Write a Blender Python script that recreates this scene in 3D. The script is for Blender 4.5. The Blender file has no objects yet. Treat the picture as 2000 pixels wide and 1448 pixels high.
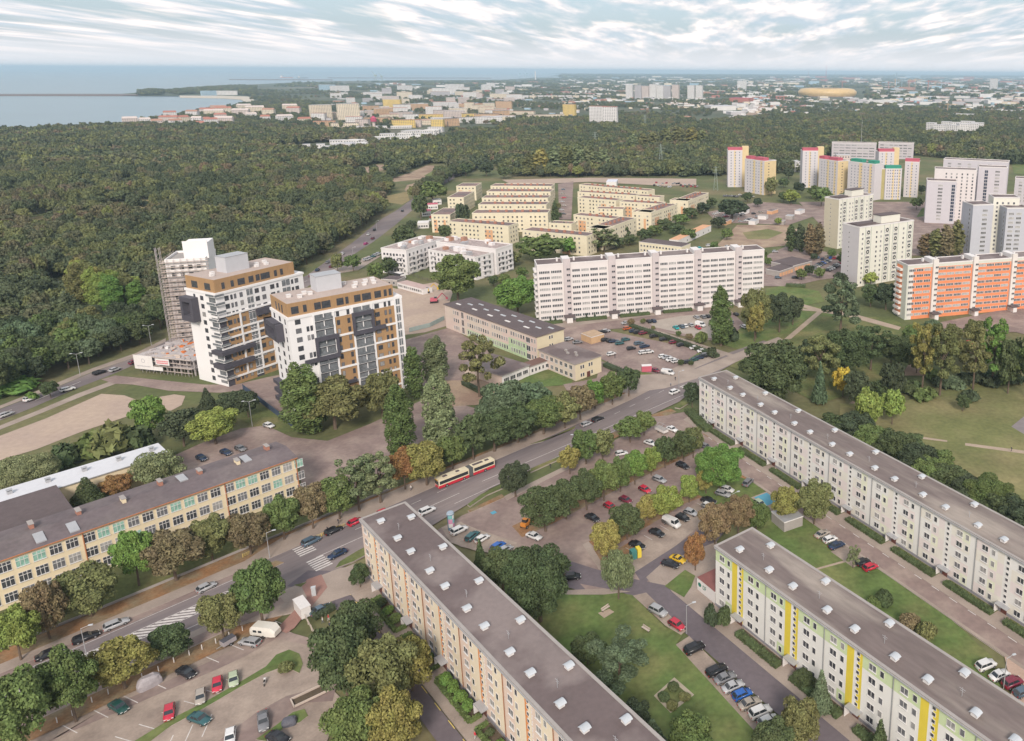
import bpy, math, random
from mathutils import Vector as V, Matrix
R = random.Random(11)
sc = bpy.context.scene
COL = sc.collection
rad = math.radians
# ---------------------------------------------------------------- camera
CH, CF, CPX, CPY = 118.0, 1529.0, 1407.0, 509.0
P_, R_ = rad(13.56), rad(-0.38)
_f = V((0, math.cos(P_), -math.sin(P_))); _r = V((1, 0, 0)); _d = V((0, -math.sin(P_), -math.cos(P_)))
RT = math.cos(R_)*_r + math.sin(R_)*_d
DN = -math.sin(R_)*_r + math.cos(R_)*_d
cam = bpy.data.cameras.new('camera'); camo = bpy.data.objects.new('camera', cam); COL.objects.link(camo)
camo.matrix_world = Matrix(((RT.x, -DN.x, -_f.x, 0), (RT.y, -DN.y, -_f.y, 0), (RT.z, -DN.z, -_f.z, CH), (0, 0, 0, 1)))
cam.sensor_width = 36; cam.lens = CF/2000*36
cam.shift_x = (1000-CPX)/2000; cam.shift_y = -(724-CPY)/2000
cam.clip_start = 1; cam.clip_end = 120000
sc.camera = camo
# ---------------------------------------------------------------- light
SUN_AZ, SUN_EL = rad(-84), rad(36)          # azimuth measured from +x, counter-clockwise
sd = V((math.cos(SUN_AZ)*math.cos(SUN_EL), math.sin(SUN_AZ)*math.cos(SUN_EL), math.sin(SUN_EL)))
sl = bpy.data.lights.new('sun', 'SUN'); slo = bpy.data.objects.new('sun', sl); COL.objects.link(slo)
sl.energy = 2.0; sl.angle = rad(14); sl.color = (1.0, 0.91, 0.82)
slo.rotation_euler = sd.to_track_quat('Z', 'Y').to_euler()
sc.view_settings.view_transform = 'Standard'; sc.view_settings.look = 'None'
sc.view_settings.exposure = 0.85; sc.view_settings.gamma = 1
sc.cycles.max_bounces = 5; sc.cycles.diffuse_bounces = 3; sc.cycles.transparent_max_bounces = 4
sc.cycles.volume_bounces = 0
w = bpy.data.worlds.new('World'); sc.world = w; w.use_nodes = True
nt = w.node_tree; nt.nodes.clear()
def nd(t, **k):
    n = nt.nodes.new(t)
    for a, b in k.items():
        if a.startswith('i_'): n.inputs[a[2:].replace('_', ' ')].default_value = b
        else: setattr(n, a, b)
    return n
def lk(a, b): nt.links.new(a, b)
sky = nd('ShaderNodeTexSky', sky_type='NISHITA', sun_disc=False, sun_elevation=SUN_EL)
sky.sun_rotation = math.pi/2 - SUN_AZ
sky.air_density = 1.0; sky.dust_density = 3.0; sky.ozone_density = 2.0
geo = nd('ShaderNodeNewGeometry')
sep = nd('ShaderNodeSeparateXYZ')
inv = nd('ShaderNodeVectorMath', operation='SCALE'); inv.inputs['Scale'].default_value = -1
lk(geo.outputs['Incoming'], inv.inputs[0]); lk(inv.outputs[0], sep.inputs[0])
# cloud layer: the direction is projected on a level sheet so clouds flatten towards the horizon
mx = nd('ShaderNodeMath', operation='MAXIMUM'); mx.inputs[1].default_value = 0.0; lk(sep.outputs['Z'], mx.inputs[0])
ad = nd('ShaderNodeMath', operation='ADD'); ad.inputs[1].default_value = 0.06; lk(mx.outputs[0], ad.inputs[0])
dx = nd('ShaderNodeMath', operation='DIVIDE'); dy = nd('ShaderNodeMath', operation='DIVIDE')
lk(sep.outputs['X'], dx.inputs[0]); lk(ad.outputs[0], dx.inputs[1]); lg = nd('ShaderNodeMath', operation='LOGARITHM'); lg.inputs[1].default_value = math.e; lk(ad.outputs[0], lg.inputs[0]); dy.operation = 'MULTIPLY'; dy.inputs[1].default_value = 2.4; lk(lg.outputs[0], dy.inputs[0])
cb = nd('ShaderNodeCombineXYZ'); lk(dx.outputs[0], cb.inputs[0]); lk(dy.outputs[0], cb.inputs[1]); cb.inputs[2].default_value = 0.3
n1 = nd('ShaderNodeTexNoise', noise_dimensions='3D'); n1.inputs['Scale'].default_value = 1.7; n1.inputs['Detail'].default_value = 7; n1.inputs['Roughness'].default_value = 0.52; n1.inputs['Distortion'].default_value = 0.1
n2 = nd('ShaderNodeTexNoise', noise_dimensions='3D'); n2.inputs['Scale'].default_value = 2.8; n2.inputs['Detail'].default_value = 8; n2.inputs['Roughness'].default_value = 0.55
mp = nd('ShaderNodeMapping'); mp.inputs['Location'].default_value = (3.3, 1.7, 0.4); mp.inputs['Scale'].default_value = (1, 1, 1)
lk(cb.outputs[0], mp.inputs[0]); lk(mp.outputs[0], n1.inputs['Vector']); lk(mp.outputs[0], n2.inputs['Vector'])
r1 = nd('ShaderNodeValToRGB')          # how much cloud covers the blue
r1.color_ramp.elements[0].position = 0.40; r1.color_ramp.elements[0].color = (0, 0, 0, 1)
r1.color_ramp.elements[1].position = 0.53; r1.color_ramp.elements[1].color = (1, 1, 1, 1)
lk(n1.outputs['Fac'], r1.inputs[0])
r2 = nd('ShaderNodeValToRGB')          # lit heads and grey bellies
r2.color_ramp.elements[0].position = 0.36; r2.color_ramp.elements[0].color = (0.36, 0.45, 0.51, 1)
r2.color_ramp.elements[1].position = 0.66; r2.color_ramp.elements[1].color = (0.80, 0.74, 0.70, 1)
e = r2.color_ramp.elements.new(0.52); e.color = (0.56, 0.58, 0.60, 1)
mp2 = nd('ShaderNodeMapping'); mp2.inputs['Location'].default_value = (0.0, 0.10, 0.0); lk(mp.outputs[0], mp2.inputs[0])
n3 = nd('ShaderNodeTexNoise', noise_dimensions='3D'); n3.inputs['Scale'].default_value = 1.7; n3.inputs['Detail'].default_value = 7; n3.inputs['Roughness'].default_value = 0.52; n3.inputs['Distortion'].default_value = 0.1; lk(mp2.outputs[0], n3.inputs['Vector'])
sb_ = nd('ShaderNodeMath', operation='SUBTRACT'); lk(n1.outputs['Fac'], sb_.inputs[0]); lk(n3.outputs['Fac'], sb_.inputs[1])
ma_ = nd('ShaderNodeMath', operation='MULTIPLY_ADD'); ma_.inputs[1].default_value = 1.3; lk(sb_.outputs[0], ma_.inputs[0]); lk(n2.outputs['Fac'], ma_.inputs[2])
lk(ma_.outputs[0], r2.inputs[0])
skys = nd('ShaderNodeMix', data_type='RGBA', blend_type='MIX'); skys.inputs['Factor'].default_value = 0.55
skb = nd('ShaderNodeVectorMath', operation='SCALE'); skb.inputs['Scale'].default_value = 0.10
lk(sky.outputs[0], skb.inputs[0]); lk(skb.outputs[0], skys.inputs['A']); skys.inputs['B'].default_value = (0.40, 0.52, 0.60, 1)
mc = nd('ShaderNodeMix', data_type='RGBA'); lk(r1.outputs[0], mc.inputs['Factor']); lk(skys.outputs['Result'], mc.inputs['A']); lk(r2.outputs[0], mc.inputs['B'])
# pale band of thick air above the horizon
r3 = nd('ShaderNodeMapRange'); r3.inputs['From Min'].default_value = 0.0; r3.inputs['From Max'].default_value = 0.055; r3.inputs['To Min'].default_value = 1; r3.inputs['To Max'].default_value = 0
r3.interpolation_type = 'SMOOTHSTEP'
lk(sep.outputs['Z'], r3.inputs['Value'])
mh = nd('ShaderNodeMix', data_type='RGBA'); lk(r3.outputs[0], mh.inputs['Factor']); lk(mc.outputs['Result'], mh.inputs['A']); mh.inputs['B'].default_value = (0.555, 0.58, 0.605, 1)
tn = nd('ShaderNodeVectorMath', operation='MULTIPLY'); tn.inputs[1].default_value = (1.04, .985, .975); lk(mh.outputs['Result'], tn.inputs[0])
bg = nd('ShaderNodeBackground'); bg.inputs['Strength'].default_value = 0.90; lk(tn.outputs[0], bg.inputs['Color'])
wo = nd('ShaderNodeOutputWorld'); lk(bg.outputs[0], wo.inputs['Surface'])

# ---------------------------------------------------------------- helpers
def g(x, y, z=0.0):
    """the world point at height z seen at (x, y) of the 2000 x 1448 photograph"""
    d = RT*((x-CPX)/CF) + DN*((y-CPY)/CF) + _f
    t = (z-CH)/d.z
    return V((d.x*t, d.y*t, z))
def g2(p): q = g(*p); return (q.x, q.y)
def props(o, label=None, cat=None, group=None, kind=None):
    if label: o['label'] = label
    if cat: o['category'] = cat
    if group: o['group'] = group
    if kind: o['kind'] = kind
    return o
def ob(name, me, parent=None, loc=(0, 0, 0), rz=0.0, **k):
    o = bpy.data.objects.new(name, me); COL.objects.link(o)
    if parent: o.parent = parent
    o.location = loc; o.rotation_euler = (0, 0, rz)
    return props(o, **k)
class MB:
    def __init__(s): s.v = []; s.f = []; s.m = []
    def add(s, vs, fs, m=0):
        n = len(s.v); s.v += [tuple(a) for a in vs]; s.f += [tuple(i+n for i in q) for q in fs]; s.m += [m]*len(fs); return s
    def box(s, x0, x1, y0, y1, z0, z1, m=0, mt=None, bottom=True):
        vs = [(x0,y0,z0),(x1,y0,z0),(x1,y1,z0),(x0,y1,z0),(x0,y0,z1),(x1,y0,z1),(x1,y1,z1),(x0,y1,z1)]
        fs = [(0,1,5,4),(1,2,6,5),(2,3,7,6),(3,0,4,7)]
        if bottom: fs.append((3,2,1,0))
        s.add(vs, fs, m); n = len(s.v)-8
        s.f.append((n+4,n+5,n+6,n+7)); s.m.append(m if mt is None else mt); return s
    def obox(s, x, y, z0, z1, l, w_, a, m=0, mt=None):
        c, q = math.cos(a), math.sin(a); n = len(s.v)
        s.box(-l/2, l/2, -w_/2, w_/2, z0, z1, m, mt)
        for i in range(n, len(s.v)):
            px, py, pz = s.v[i]; s.v[i] = (x+px*c-py*q, y+px*q+py*c, pz)
        return s
    def prism(s, pts, z0, z1, m=0, mt=None):
        if sum(pts[i][0]*pts[(i+1)%len(pts)][1]-pts[(i+1)%len(pts)][0]*pts[i][1] for i in range(len(pts))) < 0: pts = pts[::-1]
        n = len(pts); vs = [(p[0], p[1], z1) for p in pts] + [(p[0], p[1], z0) for p in pts]
        s.add(vs, [(i, i+n, (i+1) % n+n, (i+1) % n) for i in range(n)], m)
        b = len(s.v)-2*n; s.f.append(tuple(range(b, b+n))); s.m.append(m if mt is None else mt); return s
    def sheet(s, pts, z, m=0):
        if sum(pts[i][0]*pts[(i+1)%len(pts)][1]-pts[(i+1)%len(pts)][0]*pts[i][1] for i in range(len(pts))) < 0: pts = pts[::-1]
        return s.add([(p[0], p[1], z) for p in pts], [tuple(range(len(pts)))], m)
    def cyl(s, x, y, z0, z1, r0, r1=None, n=8, m=0, cap=True):
        r1 = r0 if r1 is None else r1
        a = [2*math.pi*i/n for i in range(n)]
        vs = [(x+r0*math.cos(t), y+r0*math.sin(t), z0) for t in a] + [(x+r1*math.cos(t), y+r1*math.sin(t), z1) for t in a]
        fs = [(i, (i+1) % n, (i+1) % n+n, i+n) for i in range(n)]
        if cap: fs += [tuple(range(n, 2*n)), tuple(range(n-1, -1, -1))]
        return s.add(vs, fs, m)
    def tube(s, p, q, r0, r1=None, n=6, m=0):
        p, q = V(p), V(q); r1 = r0 if r1 is None else r1
        d = (q-p).normalized(); u = d.orthogonal().normalized(); w_ = d.cross(u)
        vs = []
        for c, r in ((p, r0), (q, r1)):
            vs += [tuple(c + u*(r*math.cos(2*math.pi*i/n)) + w_*(r*math.sin(2*math.pi*i/n))) for i in range(n)]
        return s.add(vs, [(i, (i+1) % n, (i+1) % n+n, i+n) for i in range(n)] + [tuple(range(n-1,-1,-1)), tuple(range(n, 2*n))], m)
    def mesh(s, name, mats, smooth=False):
        me = bpy.data.meshes.new(name); me.from_pydata(s.v, [], s.f)
        for a in mats: me.materials.append(a)
        me.polygons.foreach_set('material_index', s.m)
        if smooth: me.polygons.foreach_set('use_smooth', [True]*len(s.f))
        me.update(); return me
    def build(s, name, mats, parent=None, loc=(0,0,0), rz=0.0, smooth=False, **k):
        return ob(name, s.mesh(name, mats, smooth), parent, loc, rz, **k)
_mats = {}
def srgb(h):
    h = h.lstrip('#'); c = [int(h[i:i+2], 16)/255 for i in (0, 2, 4)]
    return tuple(x/12.92 if x <= .04045 else ((x+.055)/1.055)**2.4 for x in c)
def mat(name, rgb, rough=0.85, var=0.12, scale=0.4, fine=6.0, bump=0.0, metal=0.0, rgb2=None, mixs=None, thr=0.5, soft=0.12, spec=0.3, objc=False, stretch=None, rot=None):
    """plain weathered surface: base colour broken by broad and fine noise, or a patchy mix of two colours"""
    if name in _mats: return _mats[name]
    m = bpy.data.materials.new(name); m.use_nodes = True; t = m.node_tree; N = t.nodes; b = N['Principled BSDF']
    b.inputs['Roughness'].default_value = rough; b.inputs['Metallic'].default_value = metal; b.inputs['Specular IOR Level'].default_value = spec
    tc = N.new('ShaderNodeTexCoord'); src = tc.outputs['Object']
    if stretch:
        q = N.new('ShaderNodeMapping'); q.inputs['Scale'].default_value = stretch; t.links.new(src, q.inputs[0]); src = q.outputs[0]
    if rot:
        q = N.new('ShaderNodeMapping'); q.vector_type = 'TEXTURE'; q.inputs['Rotation'].default_value = (0, 0, -rot[0]); q.inputs['Scale'].default_value = tuple(1/v for v in rot[1]); t.links.new(src, q.inputs[0]); src = q.outputs[0]
    def noise(sc_, det=4):
        n = N.new('ShaderNodeTexNoise'); n.inputs['Scale'].default_value = sc_; n.inputs['Detail'].default_value = det
        t.links.new(src, n.inputs['Vector']); return n
    a = noise(scale); f = noise(fine, 3)
    ad = N.new('ShaderNodeMath'); ad.operation = 'ADD'; t.links.new(a.outputs['Fac'], ad.inputs[0]); t.links.new(f.outputs['Fac'], ad.inputs[1])
    mr = N.new('ShaderNodeMapRange'); mr.inputs['From Min'].default_value = 0.7; mr.inputs['From Max'].default_value = 1.3
    mr.inputs['To Min'].default_value = 1-var; mr.inputs['To Max'].default_value = 1+var; t.links.new(ad.outputs[0], mr.inputs['Value'])
    if objc:
        oi = N.new('ShaderNodeObjectInfo'); base = oi.outputs['Color']
    else:
        c = N.new('ShaderNodeRGB'); c.outputs[0].default_value = (*rgb, 1); base = c.outputs[0]
    if rgb2:
        mn = noise(mixs or scale*0.5, 5); r = N.new('ShaderNodeMapRange'); r.inputs['From Min'].default_value = thr-soft; r.inputs['From Max'].default_value = thr+soft
        t.links.new(mn.outputs['Fac'], r.inputs['Value'])
        mx = N.new('ShaderNodeMix'); mx.data_type = 'RGBA'; t.links.new(r.outputs[0], mx.inputs['Factor']); t.links.new(base, mx.inputs['A']); mx.inputs['B'].default_value = (*rgb2, 1)
        base = mx.outputs['Result']
    vm = N.new('ShaderNodeVectorMath'); vm.operation = 'SCALE'; t.links.new(base, vm.inputs[0]); t.links.new(mr.outputs[0], vm.inputs['Scale'])
    t.links.new(vm.outputs[0], b.inputs['Base Color'])
    if bump:
        bn = N.new('ShaderNodeBump'); bn.inputs['Strength'].default_value = bump; bn.inputs['Distance'].default_value = 0.1
        t.links.new(f.outputs['Fac'], bn.inputs['Height']); t.links.new(bn.outputs[0], b.inputs['Normal'])
    _mats[name] = m; return m
def glassy(name, rgb, rough=0.12, spec=0.6):
    return mat(name, rgb, rough=rough, var=0.35, scale=0.35, fine=1.3, spec=spec)
# ---------------------------------------------------------------- ground, water, roads
class FR:
    """a street or facade frame: s metres along, n metres to the right of it"""
    def __init__(s, ox, oy, a): s.o = V((ox, oy)); s.a = rad(a); s.u = V((math.cos(s.a), math.sin(s.a))); s.n = V((s.u.y, -s.u.x))
    def __call__(s, a, n): q = s.o + s.u*a + s.n*n; return (q.x, q.y)
    def rect(s, a0, a1, n0, n1): return [s(a0, n0), s(a1, n0), s(a1, n1), s(a0, n1)]
ST = FR(-143.7, 145.35, 50.1); FA = FR(-83.9, 164.1, -45.6); FM = FR(-0.6, 154.3, -49.9); FC = FR(-7.0, 252.9, -54.8); FG = FR(-86.6, 358.2, 18.8); FD = FR(-128.7, 350.4, -40.3)
ROT50 = (rad(-50.1), (0.10, 1.0, 1))
asph = mat('asphalt', (0.155, 0.13, 0.132), rough=0.9, var=0.14, scale=0.05, fine=1.2, rgb2=(0.225, 0.185, 0.175), mixs=0.045, thr=0.52, soft=0.1, rot=ROT50)
asph_d = mat('asphalt_dark', (0.135, 0.112, 0.122), rough=0.9, var=0.12, scale=0.06, fine=1.0)
asph_o = mat('asphalt_old', (0.225, 0.165, 0.148), rough=0.92, var=0.16, scale=0.07, fine=0.8, rgb2=(0.31, 0.24, 0.205), mixs=0.11, thr=0.55, soft=0.12)
pave = mat('paving', (0.35, 0.285, 0.24), rough=0.9, var=0.1, scale=0.15, fine=2.5, rgb2=(0.28, 0.225, 0.19), mixs=0.12)
pave_r = mat('red_paving', (0.30, 0.17, 0.14), rough=0.9, var=0.1, scale=0.2, fine=2.5)
bays = mat('parking_slabs', (0.35, 0.28, 0.23), rough=0.9, var=0.13, scale=0.3, fine=2.0, rgb2=(0.26, 0.205, 0.17), mixs=0.16)
sand = mat('sand', (0.44, 0.34, 0.265), rough=0.95, var=0.1, scale=0.05, fine=0.6, rgb2=(0.36, 0.275, 0.225), mixs=0.05, stretch=(1, 1, 1))
dirt = mat('dirt', (0.25, 0.17, 0.125), rough=0.95, var=0.15, scale=0.12, fine=1.2, rgb2=(0.36, 0.27, 0.19), mixs=0.07)
litter = mat('leaf_litter', (0.27, 0.145, 0.07), rough=0.95, var=0.25, scale=0.4, fine=2, rgb2=(0.20, 0.155, 0.095), mixs=0.2)
lawn = mat('lawn', (0.105, 0.125, 0.042), rough=0.95, var=0.28, scale=0.12, fine=1.1, rgb2=(0.17, 0.155, 0.065), mixs=0.08, thr=0.56, soft=0.1, bump=0.5)
lawn_b = mat('bright_lawn', (0.10, 0.145, 0.042), rough=0.95, var=0.26, scale=0.16, fine=0.9, rgb2=(0.155, 0.16, 0.06), mixs=0.09, thr=.55, soft=.14, bump=.6)
mead = mat('meadow', (0.145, 0.152, 0.058), rough=0.95, var=0.22, scale=0.06, fine=0.7, rgb2=(0.23, 0.195, 0.095), mixs=0.035, thr=0.54, soft=0.12, bump=0.5)
rough_g = mat('rough_grass', (0.10, 0.115, 0.045), rough=0.95, var=0.22, scale=0.05, fine=0.5, rgb2=(0.175, 0.145, 0.075), mixs=0.02, thr=0.55)
bed = mat('planting_bed', (0.10, 0.075, 0.05), rough=0.95, var=0.2, scale=0.5, fine=4)
kerb = mat('kerbstone', (0.38, 0.32, 0.29), rough=0.9, var=0.1)
white = mat('road_paint', (0.56, 0.52, 0.49), rough=0.8, var=0.25, scale=1.5, fine=7)
yellow = mat('yellow_paint', (0.55, 0.42, 0.14), rough=0.8, var=0.2, scale=1.5, fine=6)
track = mat('pale_track', (0.36, 0.28, 0.215), rough=0.95, var=0.12, scale=0.2, fine=2)
landm = mat('far_land', (0.075, 0.088, 0.05), rough=1, var=0.35, scale=0.006, fine=0.03, rgb2=(0.16, 0.14, 0.095), mixs=0.0016, thr=0.6, soft=0.08)
beach = mat('beach_sand', (0.50, 0.44, 0.36), rough=0.95)
# water: gentle waves, slightly glossy
wm = mat('sea_water', (0.13, 0.20, 0.23), rough=0.28, var=0.10, scale=0.002, fine=0.012, spec=0.5, stretch=(0.35, 2.2, 1))

coast = [(-900, 268), (-300, 262), (0, 257), (160, 246), (255, 241), (330, 223), (420, 211), (470, 203), (494, 195), (484, 189.5), (430, 188), (350, 187.6), (230, 187), (0, 186.6), (-500, 186.3),
         (-500, 184.9), (0, 184.6), (230, 184.2), (265, 181.5), (330, 179), (410, 176), (440, 170), (480, 166), (560, 162), (640, 159), (800, 157), (980, 156), (1030, 153), (1075, 149), (1092, 146.2)]
cp = [g2(p) for p in coast]
land = [(46000, -1500), (46000, 45500), (cp[-1][0]*45500/cp[-1][1]-400, 45500)] + cp[::-1] + [(-45500, 1900), (-45500, -1500)]
MB().sheet(land, 0).build('ground', [landm], kind='structure')
MB().sheet([(-45600, -1550), (46000, -1550), (46000, 45600), (-45600, 45600)], -2.6).build('water', [wm], kind='structure')
MB().prism([g2(p) for p in [(494, 194), (484, 189), (430, 187.4), (350, 187.2), (352, 190), (430, 191.5), (470, 194), (478, 199), (455, 206), (470, 205.5), (500, 198)]], -2.4, 0.5).build('beach', [beach], kind='structure')
MB().prism([g2(p) for p in [(-500, 186.4), (230, 187.1), (270, 186.8), (270, 185.2), (230, 184.1), (-500, 184.8)]], -2.4, 1.2).build('breakwater', [mat('breakwater_stone', (0.16, 0.12, 0.11))], label='long dark stone breakwater running out into the bay', cat='breakwater')

_z = [0.02]
def ground(name, m, pts, px=True, z=None, h=0, mk=None, n=''):
    """one ground surface; h>0 makes it a raised slab with kerb sides"""
    if px: pts = [g2(p) for p in pts]
    if z is None: _z[0] += 0.006; z = _z[0]
    b = MB()
    if h: b.prism(pts, 0, z+h, 1, 0)
    else: b.sheet(pts, z, 0)
    return b.build(name, [m, mk or kerb], kind='structure')
def strips(name, m, polys, z):
    b = MB()
    for p in polys: b.sheet(p, z)
    return b.build(name, [m], kind='structure')
# broad green base under the near district
ground('grass', rough_g, [(-900, 470), (-300, 330), (300, 300), (900, 285), (1500, 300), (2300, 300), (3100, 420), (3100, 2400), (900, 3000), (-900, 2300)])
# clearings in the forest
for p in ([(175, 412), (230, 398), (300, 390), (340, 392), (325, 402), (260, 412), (190, 425)], [(215, 425), (280, 412), (335, 412), (315, 427), (270, 432)], [(55, 425), (100, 420), (105, 445), (80, 460)]):
    ground('field', mat('dry_grass', (0.24, 0.19, 0.09), var=0.2, scale=0.05, fine=0.5), p)
ground('field', mat('dry_grass', (0, 0, 0)), [(748, 385), (795, 374), (800, 392), (785, 400), (760, 396)])
for p in ([(665, 340), (735, 322), (752, 322), (755, 330), (720, 342), (690, 350)], [(755, 352), (800, 338), (835, 323), (868, 325), (850, 338), (820, 350), (770, 356)], [(795, 362), (850, 346), (866, 344), (845, 362), (806, 378), (790, 372)]):
    ground('dirt_lot', dirt, p)
ground('lawn', lawn_b, [(828, 344), (852, 330), (885, 326), (872, 334), (850, 345)])
# boulevard on the left, running out past the towers
bl_up = [(-120, 850), (0, 800), (88, 766), (117, 755), (180, 728), (266, 698), (324, 667), (420, 622), (520, 575), (600, 538), (656, 497), (689, 474), (745, 428), (775, 411), (805, 389), (868, 344), (935, 314), (962, 307)]
bl_lo = [(-120, 875), (0, 822), (63, 797), (160, 755), (207, 737), (266, 712), (340, 682), (430, 640), (520, 600), (600, 561), (647, 528), (690, 498), (729, 473), (772, 440), (811, 406), (861, 365), (891, 346), (935, 325), (962, 313)]
ground('road', asph, bl_up + bl_lo[::-1])
ground('sidewalk', pave, [(-120, 838), (0, 793), (90, 757), (180, 720), (266, 690), (324, 661), (324, 667), (266, 698), (180, 727), (117, 754), (88, 765), (0, 799), (-120, 849)])
ground('path', pave, [(-120, 925), (0, 840), (80, 808), (160, 775), (200, 760), (240, 745), (228, 741), (185, 757), (150, 770), (75, 802), (0, 832), (-120, 905)])
ground('path', pave, [(640, 530), (690, 512), (720, 500), (745, 500), (700, 528), (660, 535)])
def mark(pairs, w_, z, m=white, name='lane_marking', dash=None):
    b = MB()
    for a, c in pairs:
        a, c = V(a), V(c); L = (c-a).length; d = (c-a)/L; nn = V((d.y, -d.x))*w_/2
        t0 = 0
        while t0 < L:
            t1 = min(L, t0+(dash[0] if dash else L)); p, q = a+d*t0, a+d*t1
            b.sheet([tuple(p+nn), tuple(q+nn), tuple(q-nn), tuple(p-nn)], z); t0 = t1+(dash[1] if dash else 1)
    return b.build(name, [m], kind='structure')
mid = [g2(((a[0]+b[0])/2, (a[1]+b[1])/2)) for a, b in zip(bl_up, bl_lo)]
mark([(mid[i], mid[i+1]) for i in range(9)], 0.25, 0.34, dash=(4, 8))
# sand lot and service street below the towers
ground('sand_lot', sand, [(-80, 880), (0, 852), (90, 818), (198, 770), (243, 773), (272, 784), (270, 807), (162, 843), (72, 878), (0, 900), (-80, 930)])
ground('sand_lot', sand, [(312, 776), (340, 771), (362, 774), (355, 792), (332, 804), (316, 795)])
ground('road', asph_o, [(198, 742), (225, 734), (262, 738), (330, 745), (400, 752), (460, 752), (520, 738), (560, 730), (570, 745), (545, 770), (600, 812), (585, 830), (480, 762), (430, 768), (330, 764), (260, 752), (222, 750)])
ground('lawn', lawn, [(430, 800), (480, 775), (585, 838), (550, 850), (505, 838)])
ground('yard', asph_o, [(320, 900), (390, 868), (470, 838), (520, 832), (570, 855), (640, 862), (720, 830), (830, 780), (880, 785), (935, 800), (950, 820), (905, 860), (800, 905), (700, 950), (640, 985), (590, 975), (585, 900), (545, 868), (480, 905), (380, 935)])
ground('sand_lot', sand, [(775, 565), (850, 552), (885, 570), (875, 600), (880, 635), (830, 650), (790, 655), (740, 620), (650, 570), (700, 545)])
ground('yard', asph_o, [(790, 665), (880, 640), (960, 690), (990, 720), (960, 760), (900, 790), (840, 780), (800, 740)])
ground('dirt_lot', dirt, [(860, 745), (940, 742), (985, 765), (960, 790), (880, 795)])
ground('lawn', lawn_b, [(985, 765), (1040, 728), (1075, 722), (1120, 742), (1115, 752), (1040, 758)])
ground('yard', asph_o, [(1100, 752), (1165, 740), (1175, 706), (1210, 722), (1232, 745), (1180, 770), (1110, 768)])
# forecourt of the long white block
ground('paved_yard', asph_o, [(1055, 640), (1150, 632), (1300, 612), (1420, 600), (1460, 640), (1450, 672), (1405, 668), (1350, 660), (1240, 640), (1180, 645), (1395, 690), (1380, 722), (1330, 732), (1240, 735), (1150, 690), (1090, 665)])
ground('path', pave, [(1055, 634), (1440, 588), (1490, 580), (1490, 586), (1440, 596), (1060, 645)])
ground('parking_lot', mat('pale_slabs', (0.36, 0.31, 0.265), var=0.1, scale=0.2, fine=1.5), [(1262, 630), (1330, 618), (1400, 612), (1430, 640), (1415, 665), (1350, 656), (1280, 640)])
ground('lawn', lawn_b, [(1325, 715), (1380, 680), (1405, 685), (1430, 693), (1395, 710), (1348, 728)])
ground('lawn', lawn_b, [(1225, 722), (1270, 730), (1297, 742), (1285, 755), (1240, 765), (1215, 755)])
ground('lawn', lawn_b, [(1395, 668), (1430, 655), (1500, 600), (1640, 600), (1660, 640), (1560, 690), (1460, 690)])
ground('lawn', lawn_b, [(1495, 565), (1540, 557), (1600, 570), (1610, 590), (1560, 600), (1495, 590)])
ground('yard', asph_o, [(1440, 560), (1495, 500), (1540, 480), (1655, 500), (1660, 540), (1600, 548), (1545, 560), (1500, 560)])
ground('yard', asph_o, [(1380, 415), (1480, 395), (1560, 400), (1600, 420), (1540, 440), (1400, 435)])
ground('field', dirt, [(1400, 480), (1440, 440), (1540, 440), (1560, 450), (1540, 480), (1440, 490)])
ground('field', mead, [(1450, 455), (1500, 448), (1530, 455), (1500, 468), (1460, 468)])
ground('yard', asph_o, [(1560, 395), (1900, 395), (2100, 430), (2100, 500), (1750, 500), (1640, 480)])
ground('lawn', lawn_b, [(1800, 408), (1850, 395), (1860, 415), (1790, 425)])
ground('lawn', lawn, [(1380, 700), (1480, 690), (1580, 620), (1740, 620), (1800, 660), (1760, 740), (1600, 790), (1540, 760)])
for p in ([(1530, 665), (1545, 663), (1610, 608), (1600, 606)], [(1550, 590), (1600, 604), (1660, 612), (1760, 640), (1755, 646), (1650, 618), (1590, 609), (1548, 594)], [(1548, 602), (1602, 607), (1602, 610), (1548, 606)]):
    ground('path', track, p)
ground('dirt_lot', dirt, [(1760, 735), (1775, 712), (1800, 715), (1808, 735)])
ground('dirt_lot', dirt, [(1650, 795), (1665, 785), (1685, 790), (1680, 812), (1655, 812)])
ground('yard', asph_o, [(1990, 600), (2100, 590), (2300, 640), (2100, 680), (1985, 650), (1780, 650), (1790, 640)])
ground('field', mead, [(1640, 790), (1750, 790), (1900, 750), (2100, 730), (2500, 760), (2600, 1100), (2100, 1010), (1990, 975), (1880, 920), (1760, 870), (1640, 830)])
ground('path', track, [(1885, 867), (2000, 882), (2200, 905), (2200, 912), (2000, 888), (1885, 872)])
ground('path', track, [(1740, 845), (1800, 855), (1850, 862), (1850, 865), (1800, 859), (1740, 849)])
ground('dirt_lot', mat('grey_court', (0.22, 0.19, 0.19)), [(1975, 835), (2000, 815), (2100, 800), (2100, 850), (2000, 850)])
# yard of the yellow school
ground('yard', lawn, [(-150, 1290), (0, 1215), (300, 1100), (560, 985), (600, 975), (700, 985), (500, 1062), (330, 1136), (102, 1230), (-150, 1340)])
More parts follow.
